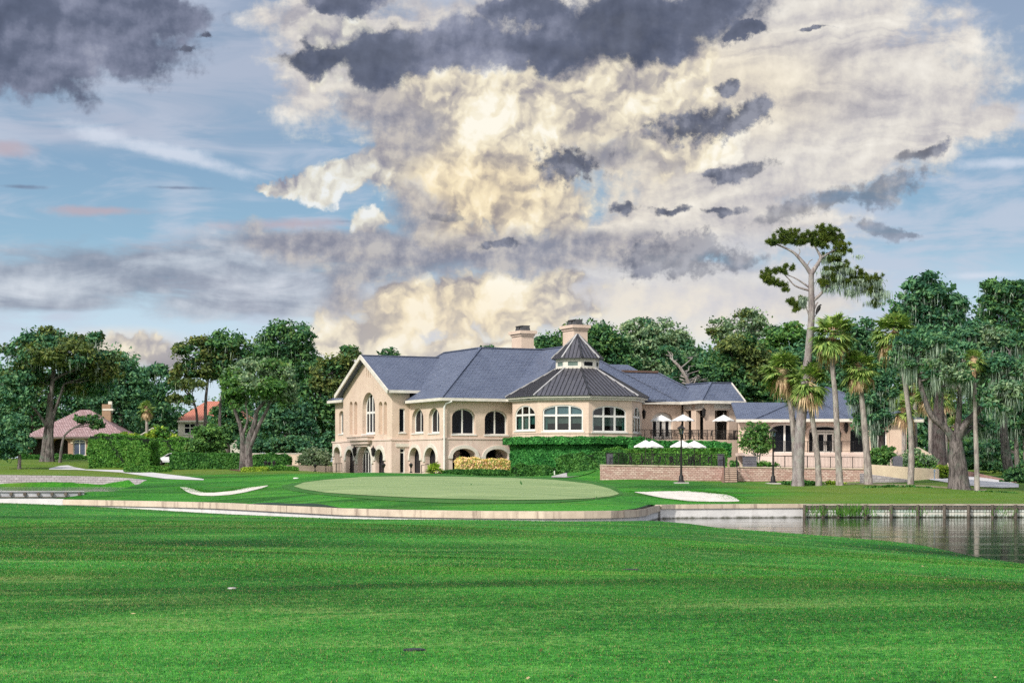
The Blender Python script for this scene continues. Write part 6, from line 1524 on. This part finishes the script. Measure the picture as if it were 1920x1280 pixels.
# ---- palms
def fan_crown(cen, rad, nf, dead=.25, droop=1., seed=0):
    r = np.random.default_rng(seed); V, Vd, St = [], [], MB()
    for i in range(nf):
        az0 = r.uniform(0, 2 * math.pi); t = (i + .5) / nf; elv = R(82 - 150 * t ** .85 + r.uniform(-8, 8)); L = rad * r.uniform(.42, .60)
        d = np.array([math.cos(az0) * math.cos(elv), math.sin(az0) * math.cos(elv), math.sin(elv)]); isd = t > 1 - dead and r.random() < .75
        side = np.array([-math.sin(az0), math.cos(az0), 0.]); up = np.cross(d, side) * -1
        tip = np.array(cen) + d * L - np.array([0, 0, .10 * L * droop])
        St.beam(tuple(cen), tuple(tip), .03, .02)
        nl = 20; fr = rad * r.uniform(.52, .72)
        for k in range(nl):
            a = R(-105 + 210 * k / (nl - 1) + r.uniform(-3, 3)); u = d * math.cos(a) + side * math.sin(a) + up * .12 * math.cos(3 * a)
            u = u / np.linalg.norm(u); l1 = fr * (.62 + .38 * math.cos(a * .6)) * r.uniform(.9, 1.08); w_ = .055 * rad / 1.7 * 1.3
            wv_ = np.cross(u, up); wv_ = wv_ / (np.linalg.norm(wv_) + 1e-9) * w_
            p1 = tip + u * l1 * .5 - np.array([0, 0, .05]); g = .55 if not isd else 1.3
            p2 = tip + u * l1 * (.95 if not isd else .75) - np.array([0, 0, l1 * g * droop * r.uniform(.3, .7)])
            (Vd if isd else V).extend([tip - wv_ * .25, tip + wv_ * .25, p1 + wv_, p1 - wv_, p1 - wv_, p1 + wv_, p2 + wv_ * .1, p2 - wv_ * .1])
    return np.array(V), np.array(Vd), St
def palm(label, pts, D, r0, r1, cx, cy, rpx, nf=40, seed=1, name='palm_tree', group='cabbage palms on the right', dead=.22):
    b = gp(pts[0][0], D); e0 = empty(name, b, label, 'palm tree', group); mb = MB()
    o = stem(mb, pts, D, r0 * .92, r1 * .92, 10, 4, .05); mb.build('trunk', M['bark_palm'], e0, uv=False)
    cen = W(cx, cy, D); rad = rpx * 1.02 / F * D
    V, Vd, St = fan_crown(cen, rad, nf, dead, 1., seed); link_quads('crown', V, M['palm'], e0)
    if len(Vd): link_quads('dead_fronds', Vd, M['palm_dead'], e0)
    St.tube([pt for pt in (o[-1] - Vector((0, 0, .3)), Vector(cen))], [r1 * 1.25, r1 * 1.5], 8); St.build('frond_stalks', M['palm_dead'], e0, uv=False)
palm('cabbage palm leaning left with its full crown just left of the pine trunk', ((1493, 905), (1491, 860), (1487, 800), (1481, 750), (1472, 705)), 152, .30, .20, 1468, 692, 44, 52, 1)
palm('cabbage palm with green crown touching the right side of the pine trunk', ((1536, 908), (1533, 860), (1527, 810), (1521, 770), (1517, 735)), 150, .27, .19, 1518, 716, 44, 50, 2)
palm('tall straight cabbage palm just right of the pine with crown high above the annex', ((1575, 912), (1572, 860), (1569, 800), (1566, 740), (1561, 690), (1561, 655)), 148, .30, .18, 1562, 625, 46, 56, 3)
palm('short green cabbage palm crown tucked behind the pine trunk', ((1500, 890), (1500, 800), (1494, 745)), 158, .2, .16, 1494, 722, 36, 36, 12)
palm('cabbage palm with ragged crown and pale trunk before the annex corner', ((1629, 908), (1626, 860), (1621, 800), (1616, 750), (1611, 712)), 149, .36, .18, 1611, 688, 42, 52, 4)
palm('tall slender palm curving left, its crown level with the mossy oaks', ((1707, 908), (1709, 860), (1707, 800), (1700, 740), (1693, 690), (1689, 655)), 150, .28, .17, 1675, 622, 46, 58, 5)
palm('thin straight palm beside the massive oak trunk', ((1832, 919), (1831, 860), (1829, 800), (1828, 745), (1826, 700)), 144, .22, .15, 1826, 672, 24, 34, 6, dead=.08)
for px, yt, yb, cy, rp, D, s, lab in ((1694, 790, 870, 765, 32, 195, 7, 'small palm with reddish trunk behind the tall slender palm'), (1744, 775, 880, 735, 36, 190, 8, 'bright palm in the gap behind the curving oak limb'), (1772, 790, 880, 742, 30, 200, 9, 'palm in shade just left of the massive oak trunk'), (1715, 740, 870, 722, 28, 205, 10, 'yellow green palm crown low behind the slender palm'), (1672, 770, 870, 745, 26, 205, 11, 'small green palm between the mossy oak and the slender palm'), (275, 780, 868, 765, 18, 262, 13, 'small light palm left of the red roofed house'), (1788, 800, 880, 800, 26, 210, 14, 'squat palm hidden in the shade behind the massive oak')):
    palm(lab, ((px, yb), (px + 1, (yt + yb) / 2), (px, yt), (px, cy + 5)), D, .28, .2, px, cy, rp, 34, s, 'background_palm', 'small palms in the shade')
# palm shrub at the clubhouse corner
V, Vd, St = fan_crown(W(816, 884, 192), 18 / F * 192 * 1.25, 34, 0, 1.2, 21); V[:, 2] = np.maximum(V[:, 2], g1(wx(816, 192), 192) + .02)
o = link_quads('palm_shrub', V, M['hedge_yel']); tag(o, 'bright green palm shrub at the corner of the clubhouse', 'shrub')

# ---- hedges and shrubs
def hedge_box(name, label, px0, D0, px1, D1, yt0, yt1, depth, mat, n, leaf=.13, zb=None, yb=None, cat='hedge', rnd=.18, group=None, lump=.10):
    """clipped hedge between two photo columns; top at rows yt0..yt1"""
    a, b = np.array([wx(px0, D0), D0]), np.array([wx(px1, D1), D1]); L = np.linalg.norm(b - a); d = (b - a) / L; nv = np.array([-d[1], d[0]])
    zt0, zt1 = wz(yt0, D0), wz(yt1, D1)
    def base(s): p = a + d * s; return (g1(p[0], p[1]) - .1) if zb is None else zb
    b0, b1 = base(0), base(L); H_ = (zt0 + zt1) / 2 - (b0 + b1) / 2
    if H_ < .3: print('LOW HEDGE', label, H_); zt0 += .5 - H_; zt1 += .5 - H_; H_ = .5
    ar = np.array([L * H_, L * depth, depth * H_ * 2, L * H_ * .3]); ar = ar / ar.sum(); k = rg.choice(4, n, p=ar)
    s = rg.random(n); u = rg.random(n); v = rg.random(n); sd = rg.integers(0, 2, n)
    S_ = np.where(k == 2, sd, s); U_ = np.where(k == 0, 0, np.where(k == 3, 1, u)); V_ = np.where(k == 1, 1, v)
    Nn = np.zeros((n, 3)); m = k == 0; Nn[m, :2] = -nv; m = k == 3; Nn[m, :2] = nv; m = k == 1; Nn[m, 2] = 1; m = k == 2; Nn[m, :2] = d * (sd[m] * 2 - 1)[:, None]
    P = np.zeros((n, 3)); P[:, :2] = a + np.outer(S_ * L, d) + np.outer(U_ * depth, nv)
    zb_ = b0 + (b1 - b0) * S_; zt_ = zt0 + (zt1 - zt0) * S_; P[:, 2] = zb_ + (zt_ - zb_) * V_
    # rounded edges and lumps
    eu = np.minimum(U_, 1 - U_) * depth; ez = (1 - V_) * H_; es = np.minimum(S_, 1 - S_) * L
    P[:, 2] -= np.where(eu < rnd, (rnd - eu), 0) * (V_ > .9) * .8 + np.where(es < rnd, (rnd - es), 0) * (V_ > .9) * .8
    P[:, :2] += np.outer(np.where((ez < rnd) & (U_ < .01), rnd - ez, 0) * .7, nv)
    lum = lump * (np.sin(P[:, 0] * 2.1 + P[:, 2] * 1.7) * np.sin(P[:, 0] * .9 + 1.3) + np.sin(P[:, 0] * 4.7 + P[:, 2] * 3.1) * .5)
    P += Nn * (lum[:, None] + rg.normal(size=(n, 1)) * .045)
    NN = unit(Nn * .8 + rg.normal(size=(n, 3)) * .55); V1 = quads(P, NN, leaf * rg.uniform(.5, 1.3, n), .6)
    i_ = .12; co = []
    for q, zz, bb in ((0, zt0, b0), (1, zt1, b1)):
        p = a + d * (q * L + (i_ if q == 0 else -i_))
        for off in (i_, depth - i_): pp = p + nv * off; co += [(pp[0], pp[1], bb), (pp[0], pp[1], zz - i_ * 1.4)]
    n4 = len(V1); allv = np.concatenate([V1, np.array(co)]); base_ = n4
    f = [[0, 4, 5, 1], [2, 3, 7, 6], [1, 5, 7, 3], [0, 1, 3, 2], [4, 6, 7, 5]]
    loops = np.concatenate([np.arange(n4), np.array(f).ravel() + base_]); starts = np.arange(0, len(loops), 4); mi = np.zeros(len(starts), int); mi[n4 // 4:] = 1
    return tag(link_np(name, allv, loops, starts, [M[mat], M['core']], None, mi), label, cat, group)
def bush(name, label, D, ells, mats, n, leaf=.15, clump=(.3, .6), cat='bush', fill=1.2, group=None):
    V, mi, cl = foliage(ells, D, n, leaf, clump, .55, fill, .8, .72)
    mi = mi if len(mats) > 1 else mi * 0
    V[:, 2] = np.maximum(V[:, 2], G(V[:, 0], V[:, 1]) - .05) if True else V[:, 2]
    # dark twiggy heart
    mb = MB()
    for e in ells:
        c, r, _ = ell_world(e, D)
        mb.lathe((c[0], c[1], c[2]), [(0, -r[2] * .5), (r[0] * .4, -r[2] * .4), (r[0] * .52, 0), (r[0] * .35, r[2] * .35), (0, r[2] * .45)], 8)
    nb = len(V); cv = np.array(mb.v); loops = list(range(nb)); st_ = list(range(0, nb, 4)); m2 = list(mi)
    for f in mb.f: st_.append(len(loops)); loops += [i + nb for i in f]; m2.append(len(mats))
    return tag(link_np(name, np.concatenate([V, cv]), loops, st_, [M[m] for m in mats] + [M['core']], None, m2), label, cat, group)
hedge_box('clipped_hedge', 'tall clipped hedge block right of the pink roofed house', 166, 219, 282, 219, 814, 820, 5, 'hedge', 21000, .15, lump=.14, rnd=.6)
hedge_box('clipped_hedge', 'tall clipped hedge running behind the white car', 276, 233, 358, 233, 823, 822, 3, 'hedge', 9000, .16, lump=.14, rnd=.5)
hedge_box('clipped_hedge', 'long low dark hedge between the white car and the forked tree', 318, 214, 452, 214, 850, 852, 2.6, 'hedge_dark', 14000, .14, lump=.08, rnd=.3)
hedge_box('clipped_hedge', 'low dark hedge right of the forked tree trunk', 469, 214, 540, 214, 852, 853, 2.4, 'hedge_dark', 8000, .14, lump=.08, rnd=.4)
hedge_box('clipped_hedge', 'very low hedge strip in front of the white car', 236, 207, 322, 209, 876, 874.5, 1.2, 'hedge', 3500, .12, lump=.05)
hedge_box('clipped_hedge', 'dark hedge under the porch of the pink roofed house', 42, 246, 172, 250, 853, 854, 1.6, 'hedge_dark', 6500, .17)
hedge_box('planted_edging', 'bright yellow green clipped shrub strip before the white plinth', 453, 200, 500, 200, 884, 884, 2.0, 'hedge_yel', 4200, .11, lump=.05)
hedge_box('planted_edging', 'low green strip right of the yellow edging shrubs', 499, 201, 560, 203, 886, 886, 1.6, 'hedge', 3600, .11, lump=.05)
hedge_box('clipped_hedge', 'low dark clipped hedge in front of the right arches', 842, 190.3, 960, 193.5, 881, 882, 1.4, 'hedge_dark', 9000, .11, lump=.04)
hedge_box('clipped_hedge', 'pink and yellow mottled hedge below the arched front windows', 862, 193.2, 957, 196, 859, 861.5, 1.0, 'hedge_pink', 8500, .12, lump=.10)
hedge_box('clipped_hedge', 'dark bushy hedge at the foot of the ivy wall', 958, 188, 1050, 188, 873, 875, 2.0, 'hedge_dark', 9000, .14, lump=.16, rnd=.4)
hedge_box('clipped_hedge', 'big stepped hedge mass between the ivy wall and the stone terrace', 1043, 185.5, 1150, 183, 855, 846, 3, 'hedge_dark', 17000, .15, lump=.16, rnd=.4)
hedge_box('clipped_hedge', 'long yellow green topped hedge behind the lower umbrellas', 1135, 187, 1362, 188.5, 842, 842, 2.0, 'hedge', 22000, .14, lump=.10, rnd=.3)
hedge_box('clipped_hedge', 'dark ivy hedge hanging just below the raised terrace railing', 1192, 190.0, 1371, 195.0, 826.5, 829, 1.4, 'ivy', 14000, .13, zb=4.3, lump=.08, rnd=.35)
# ivy covered base of the sunroom
def ivy_wall():
    n = 52000; th0, th1 = OB + R(22.5) * -5.4, OB + R(22.5) * 5.2; V = []; rA, rB = 7.0, 7.75
    k = rg.integers(-3, 3, n); t = rg.random(n); lip = rg.random(n) < .26; zz = np.where(lip, rg.uniform(3.10, 3.72, n), rg.uniform(-.4, 3.2, n))
    topf = lip & (rg.random(n) < .35)
    rad = np.where(lip, rB, rA); vx = lambda kk, rd: (OC[0] + rd * np.sin(OB + R(22.5) + R(45) * kk), OC[1] - rd * np.cos(OB + R(22.5) + R(45) * kk))
    rad = np.where(topf, rg.uniform(rA - .3, rB, n), rad); zz = np.where(topf, 3.72, zz)
    x0_, y0_ = vx(k, rad); x1_, y1_ = vx(k + 1, rad); P = np.stack([x0_ + (x1_ - x0_) * t, y0_ + (y1_ - y0_) * t, zz + ZB], 1)
    an = OB + R(45) * (k + 1); Nn = np.stack([np.sin(an), -np.cos(an), np.zeros(n)], 1); Nn[topf] = (0, 0, 1)
    lum = .05 * np.sin(P[:, 0] * 3 + P[:, 2] * 2) + rg.normal(size=n) * .04; P += Nn * lum[:, None]
    V1 = quads(P, unit(Nn * .9 + rg.normal(size=(n, 3)) * .5), .12 * rg.uniform(.5, 1.3, n), .7)
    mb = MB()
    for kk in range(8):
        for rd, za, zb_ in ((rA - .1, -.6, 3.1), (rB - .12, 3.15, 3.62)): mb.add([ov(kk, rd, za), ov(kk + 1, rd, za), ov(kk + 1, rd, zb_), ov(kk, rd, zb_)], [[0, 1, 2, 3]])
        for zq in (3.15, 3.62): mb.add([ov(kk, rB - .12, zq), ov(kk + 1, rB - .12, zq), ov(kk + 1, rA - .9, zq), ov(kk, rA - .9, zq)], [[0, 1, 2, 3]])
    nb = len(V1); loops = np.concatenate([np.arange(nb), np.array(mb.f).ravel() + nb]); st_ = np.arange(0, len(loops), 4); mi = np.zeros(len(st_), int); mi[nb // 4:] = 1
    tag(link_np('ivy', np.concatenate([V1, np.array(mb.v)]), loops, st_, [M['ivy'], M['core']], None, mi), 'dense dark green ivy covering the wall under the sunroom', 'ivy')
ivy_wall()
bush('round_bush', 'big round dark green bush between the tall hedge and the tall stems', 222, [(388, 828, 34, 30), (368, 845, 20, 18), (408, 848, 20, 18)], ['oak_green'], 8000, .18, (.4, .9))
bush('variegated_bush', 'rounded variegated silvery bush by the left corner of the clubhouse', 213, [(588, 857, 30, 17), (575, 864, 18, 10), (606, 862, 16, 12)], ['vari'], 5000, .14, (.3, .6))
tree('background_tree', 'dark bushy tree half hiding the right side of the red roofed house', 'tree', 262, [(((428, 868), (428, 830), (426, 800)), .3, .15)], [(428, 795, 26, 34), (405, 788, 16, 24), (450, 810, 26, 34), (432, 765, 18, 18)], ['oak', 'oak_teal'], 5500, .26, (.6, 1.3), 'bark_dark', group=TG)
bush('loose_shrubs', 'loose pale green shrubs rising behind the tall clipped hedge', 236, [(300, 812, 20, 12), (285, 820, 16, 10), (322, 822, 16, 9), (240, 820, 26, 8)], ['hedge_yel', 'hedge'], 4500, .2, (.4, .9))
bush('shrub', 'dark shrub mass at the foot of the magnolia', 228, [(620, 835, 18, 24), (560, 840, 30, 20), (520, 838, 30, 18), (470, 838, 28, 20)], ['oak_teal'], 7000, .2, (.5, 1.0))
bush('shrub', 'green shrub on the bank left of the utility box', 176, [(1645, 858, 20, 16), (1662, 850, 18, 14), (1655, 868, 18, 10)], ['oak_green'], 5000, .14, (.3, .7))
bush('shrub', 'rounded grey green shrub right of the utility box', 175, [(1712, 860, 22, 18), (1735, 868, 22, 16), (1700, 872, 16, 10), (1752, 882, 14, 9)], ['oak_grey', 'hedge'], 7000, .13, (.3, .7))
bush('shrub', 'bright yellow green shrub where the ramp wall ends', 168, [(1768, 884, 16, 13), (1782, 892, 10, 9)], ['hedge_yel'], 2600, .12, (.25, .5))
bush('shrub', 'dark undergrowth bush at the right edge by the drive', 170, [(1905, 893, 22, 17), (1930, 885, 24, 22), (1885, 905, 12, 8)], ['oak'], 4500, .14, (.3, .7))
bush('shrub', 'dark shrubs along the far side of the drive', 206, [(1830, 868, 24, 12), (1860, 872, 22, 12), (1800, 870, 18, 12), (1890, 870, 22, 16)], ['oak_teal', 'oak'], 6000, .17, (.4, .8))
bush('shrub', 'low planting beside the foot of the small tree on the terrace', 175.5, [(1408, 870, 14, 7), (1432, 871, 16, 7), (1452, 873, 10, 6)], ['hedge'], 2600, .11, (.2, .45))
bush('shrub', 'small shrub at the head of the brick steps', 172.5, [(1377, 871, 9, 8)], ['hedge_dark'], 1000, .11, (.2, .4))
bush('ground_cover', 'low dark green mound round the foot of the pine', 153, [(1475, 907, 18, 4.5), (1500, 906, 22, 7), (1525, 907, 18, 5)], ['hedge_dark'], 5000, .10, (.15, .35), 'ground cover')
bush('ground_cover', 'low trailing ground cover between the palms and the big oak', 145, [(1640, 916, 24, 4), (1690, 914, 30, 5), (1665, 914, 20, 5), (1730, 916, 20, 3.5)], ['hedge_dark', 'hedge'], 5500, .11, (.15, .35), 'ground cover')
bush('ground_cover', 'low ground cover strip at the right below the massive oak', 142, [(1845, 924, 26, 3.5), (1885, 925, 22, 4)], ['hedge_dark'], 2600, .10, (.15, .3), 'ground cover')
bush('ground_cover', 'small green tuft at the foot of the second palm', 151, [(1560, 905, 12, 4), (1580, 908, 10, 3)], ['hedge_yel'], 1200, .10, (.15, .3), 'ground cover')
tree('crape_myrtle', 'small green many stemmed tree on the terrace right of the steps', 'small tree', 178, [(((1420, 876), (1417, 862), (1412, 845), (1408, 830)), .09, .04), (((1423, 876), (1424, 860), (1428, 840), (1430, 825)), .09, .04), (((1421, 876), (1420, 855), (1421, 830)), .08, .04)],
     [(1418, 810, 28, 18), (1400, 828, 18, 16), (1438, 828, 16, 16), (1420, 838, 26, 14), (1432, 805, 14, 12)], ['oak_green'], 7500, .13, (.35, .8), 'bark_palm', lr=.03)
# reeds growing from the wooden bulkhead
V = []
for px, n in ((1535, 60), (1590, 130), (1603, 110), (1640, 20), (1720, 20), (1885, 30)):
    x = rg.normal(wx(px, 120), .45, n); z = rg.uniform(0.05, .45, n); h = rg.uniform(.15, .55, n); L = rg.normal(0, .12, n)
    P0 = np.stack([x, np.full(n, 120.1) - rg.random(n) * .25, z], 1); P1 = P0 + np.stack([L, -rg.random(n) * .2, h], 1); s = np.zeros((n, 3)); s[:, 0] = .02
    V.append(np.stack([P0 - s, P0 + s, P1 + s * .3, P1 - s * .3], 1).reshape(-1, 3))
o = link_quads('weeds', np.concatenate(V), M['hedge']); tag(o, kind='stuff'); o['label'] = 'green weeds growing out of the wooden bulkhead'
# ---- far woodland that reads as one mass
def woodland(name, label, ells, D, n, mats):
    V, mi, cl = foliage(ells, D, n, .34, (1.0, 2.2), .5, 1.1, .8, .2); o = link_quads(name, V, [M[m] for m in mats], None, mi if len(mats) > 1 else None); tag(o, label, kind='stuff')
woodland('woodland', 'dark woodland beyond the left houses and hedges', [(x, 810 + 8 * math.sin(x), 60, 50, 12 * math.sin(x * .7), i % 2) for i, x in enumerate(range(-300, 660, 60))] + [(x, 765, 50, 28, 14, 0) for x in (10, 60, -60, 470, 530, 610)], 328, 52000, ['oak', 'oak_teal'])
woodland('woodland', 'dark woodland closing the view behind the clubhouse and right hand oaks', [(x, 800 + 8 * math.sin(x), 65, 62, 12 * math.sin(x * .7), i % 2) for i, x in enumerate(range(1000, 2300, 65))] + [(x, 700 + 12 * math.sin(x * 3), 60, 50, 10, (x // 60) % 2) for x in range(1040, 2300, 60)], 262, 90000, ['oak', 'oak_teal'])
woodland('undergrowth', 'dark shady undergrowth among the right hand trunks', [(x, 850, 45, 26, 8 * math.sin(x), 0) for x in range(1640, 2100, 45)] + [(x, 800, 50, 34, 12, 1) for x in range(1660, 2100, 50)], 215, 26000, ['oak', 'oak_teal'])

# ---- grass blades on the near fairway, fallen leaves, covers
def blades(n, D0, D1, hgt, wid, pw=1.):
    u = rg.random(n); D = np.sqrt(D0 ** 2 + (D1 ** 2 - D0 ** 2) * u ** pw); px = rg.uniform(-60, 1980, n); x = (px - 960) / F * D
    keep = D < np.interp(px, edge[:, 0], edge[:, 1]) - .1; x, D = x[keep], D[keep]; m = len(x); z = GN(x, D)
    a = rg.uniform(0, 2 * math.pi, m); h = hgt * rg.uniform(.5, 1.25, m); ln = rg.normal(size=(m, 2)) * h[:, None] * .45
    t = np.stack([np.cos(a), np.sin(a) * .3, 0 * a], 1) * (wid * rg.uniform(.6, 1.3, m))[:, None]
    P = np.stack([x, D, z - .004], 1); T = P + np.stack([ln[:, 0], ln[:, 1], h], 1)
    return np.stack([P - t, P + t, T], 1).reshape(-1, 3)
Vb = np.concatenate([blades(420000, 12.5, 30, .022, .0030), blades(330000, 28, 60, .028, .0065), blades(120000, 55, 98, .032, .012)])
def blade_mat():
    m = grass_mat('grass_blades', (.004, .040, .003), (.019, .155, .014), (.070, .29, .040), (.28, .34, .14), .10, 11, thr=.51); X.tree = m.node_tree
    b = [n for n in X.tree.nodes if n.type == 'BSDF_PRINCIPLED'][0]; src = X(b.inputs['Base Color'].links[0].from_socket); r = rnd_island()
    c = mixc(r.sm(.0, 1) * 1.0, mixc(1, src, (.32, .40, .30), 'MULTIPLY'), mixc(1, src, (1.6, 1.5, 1.4), 'MULTIPLY'))
    c = mixc((r * 7.13 - X.m('FLOOR', r * 7.13)).sm(.86, .9) * .75, c, (.36, .26, .13))
    X.put(b.inputs['Base Color'], c); b.inputs['Roughness'].default_value = .5
    for l in list(b.inputs['Normal'].links): X.tree.links.remove(l)
    return m
nb = len(Vb) // 3
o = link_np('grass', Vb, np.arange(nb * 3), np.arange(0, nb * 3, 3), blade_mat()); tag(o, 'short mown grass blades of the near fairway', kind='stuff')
# fallen leaves
nl = 34; px = rg.uniform(0, 1920, nl); D = 14 + 50 * rg.random(nl) ** 1.5; x = wx(px, D); P = np.stack([x, D, GN(x, D) + .035], 1)
V = quads(P, unit(rg.normal(size=(nl, 3)) * .4 + np.array([0, 0, 1])), .030 * rg.uniform(.5, 1.2, nl), .6)
o = link_quads('fallen_leaves', V, mat_simple('dry_leaf', (.52, .42, .22), (.38, .30, .16), 3, .8)); tag(o, 'dry fallen leaves scattered on the fairway', kind='stuff')
# ragged grass lips along the bunker edges and foot of the walls
def lip(pts_px, n, h=.07, sp=.10, step=1.0):
    out = []
    for px, py in pts_px:
        D = hit(px, py); x = wx(px, D); m = n
        q = rg.normal(size=(m, 2)) * np.array([step * .5, sp]); X_ = x + q[:, 0]; Y_ = D + q[:, 1]; Z_ = G(X_, Y_) + .02
        a = rg.uniform(0, 6.28, m); t = np.stack([np.cos(a), np.sin(a) * .4, 0 * a], 1) * .018; hh = h * rg.uniform(.4, 1.1, m); P = np.stack([X_, Y_, Z_], 1); T = P + np.stack([rg.normal(size=m) * .05, rg.normal(size=m) * .05, hh], 1)
        out.append(np.stack([P - t, P + t, T], 1).reshape(-1, 3))
    return out
Lp = lip([(x, np.interp(x, [338, 376, 400, 430, 460, 503], [913, 921.5, 923.6, 920.6, 914.6, 909.4])) for x in np.arange(338, 504, 3)], 90) + lip([(x, np.interp(x, [1190, 1240, 1290, 1330, 1362, 1386], [922.2, 920.8, 920.2, 923.6, 927.2, 938])) for x in np.arange(1190, 1387, 3)], 90)
Lp += lip([(x, np.interp(x, [338, 350, 376, 400, 430, 460, 503], [914.5, 922, 929.6, 930.4, 928.3, 923.4, 911.5])) for x in np.arange(342, 503, 3)], 40, .03) + lip([(x, np.interp(x, [1190, 1240, 1290, 1362, 1386], [923.5, 934, 940, 941.6, 940.5])) for x in np.arange(1192, 1386, 3)], 40, .03)
Lp = np.concatenate(Lp); o = link_np('grass', Lp, np.arange(len(Lp)), np.arange(0, len(Lp), 3), M['lawn']); tag(o, 'longer grass lips round the sand bunkers', kind='stuff')
def onfair(px, py):
    Ds = np.arange(10, 95, .1); z = GN(wx(px, Ds), Ds); d = z - (E + (HOR - py) / F * Ds); i = int(np.argmax(d >= 0)); return Ds[i]
for px, py, w_, l_, c, lab in ((777, 1220, .10, .35, 'black', 'dark drain cover in the near turf left of centre'), (1182, 1068, .16, .4, 'black', 'small dark drain cover in the turf right of centre'), (435, 1103, .06, .22, 'conc', 'pale flat irrigation cover in the turf at the left')):
    D = onfair(px, py); x = wx(px, D); mb = MB(); mb.lathe((x, D, float(GN(np.array([x]), np.array([D]))[0]) + .004), [(0, .012), (w_ * .8, .012), (w_, .008), (w_, -.05)], 18)
    tag(mb.build('turf_cover', M[c]), lab, 'ground cover plate')
D = hit(1194, 905.5)
mb = MB(); D = hit(1195, 904); mb.lathe((wx(555, 168), 168, g1(wx(555, 168), 168) + .03), [(0, .05), (.22, .04), (.25, -.05)], 14); tag(mb.build('turf_cover', M['white']), 'small white round cover at the left end of the putting green', 'ground cover plate')
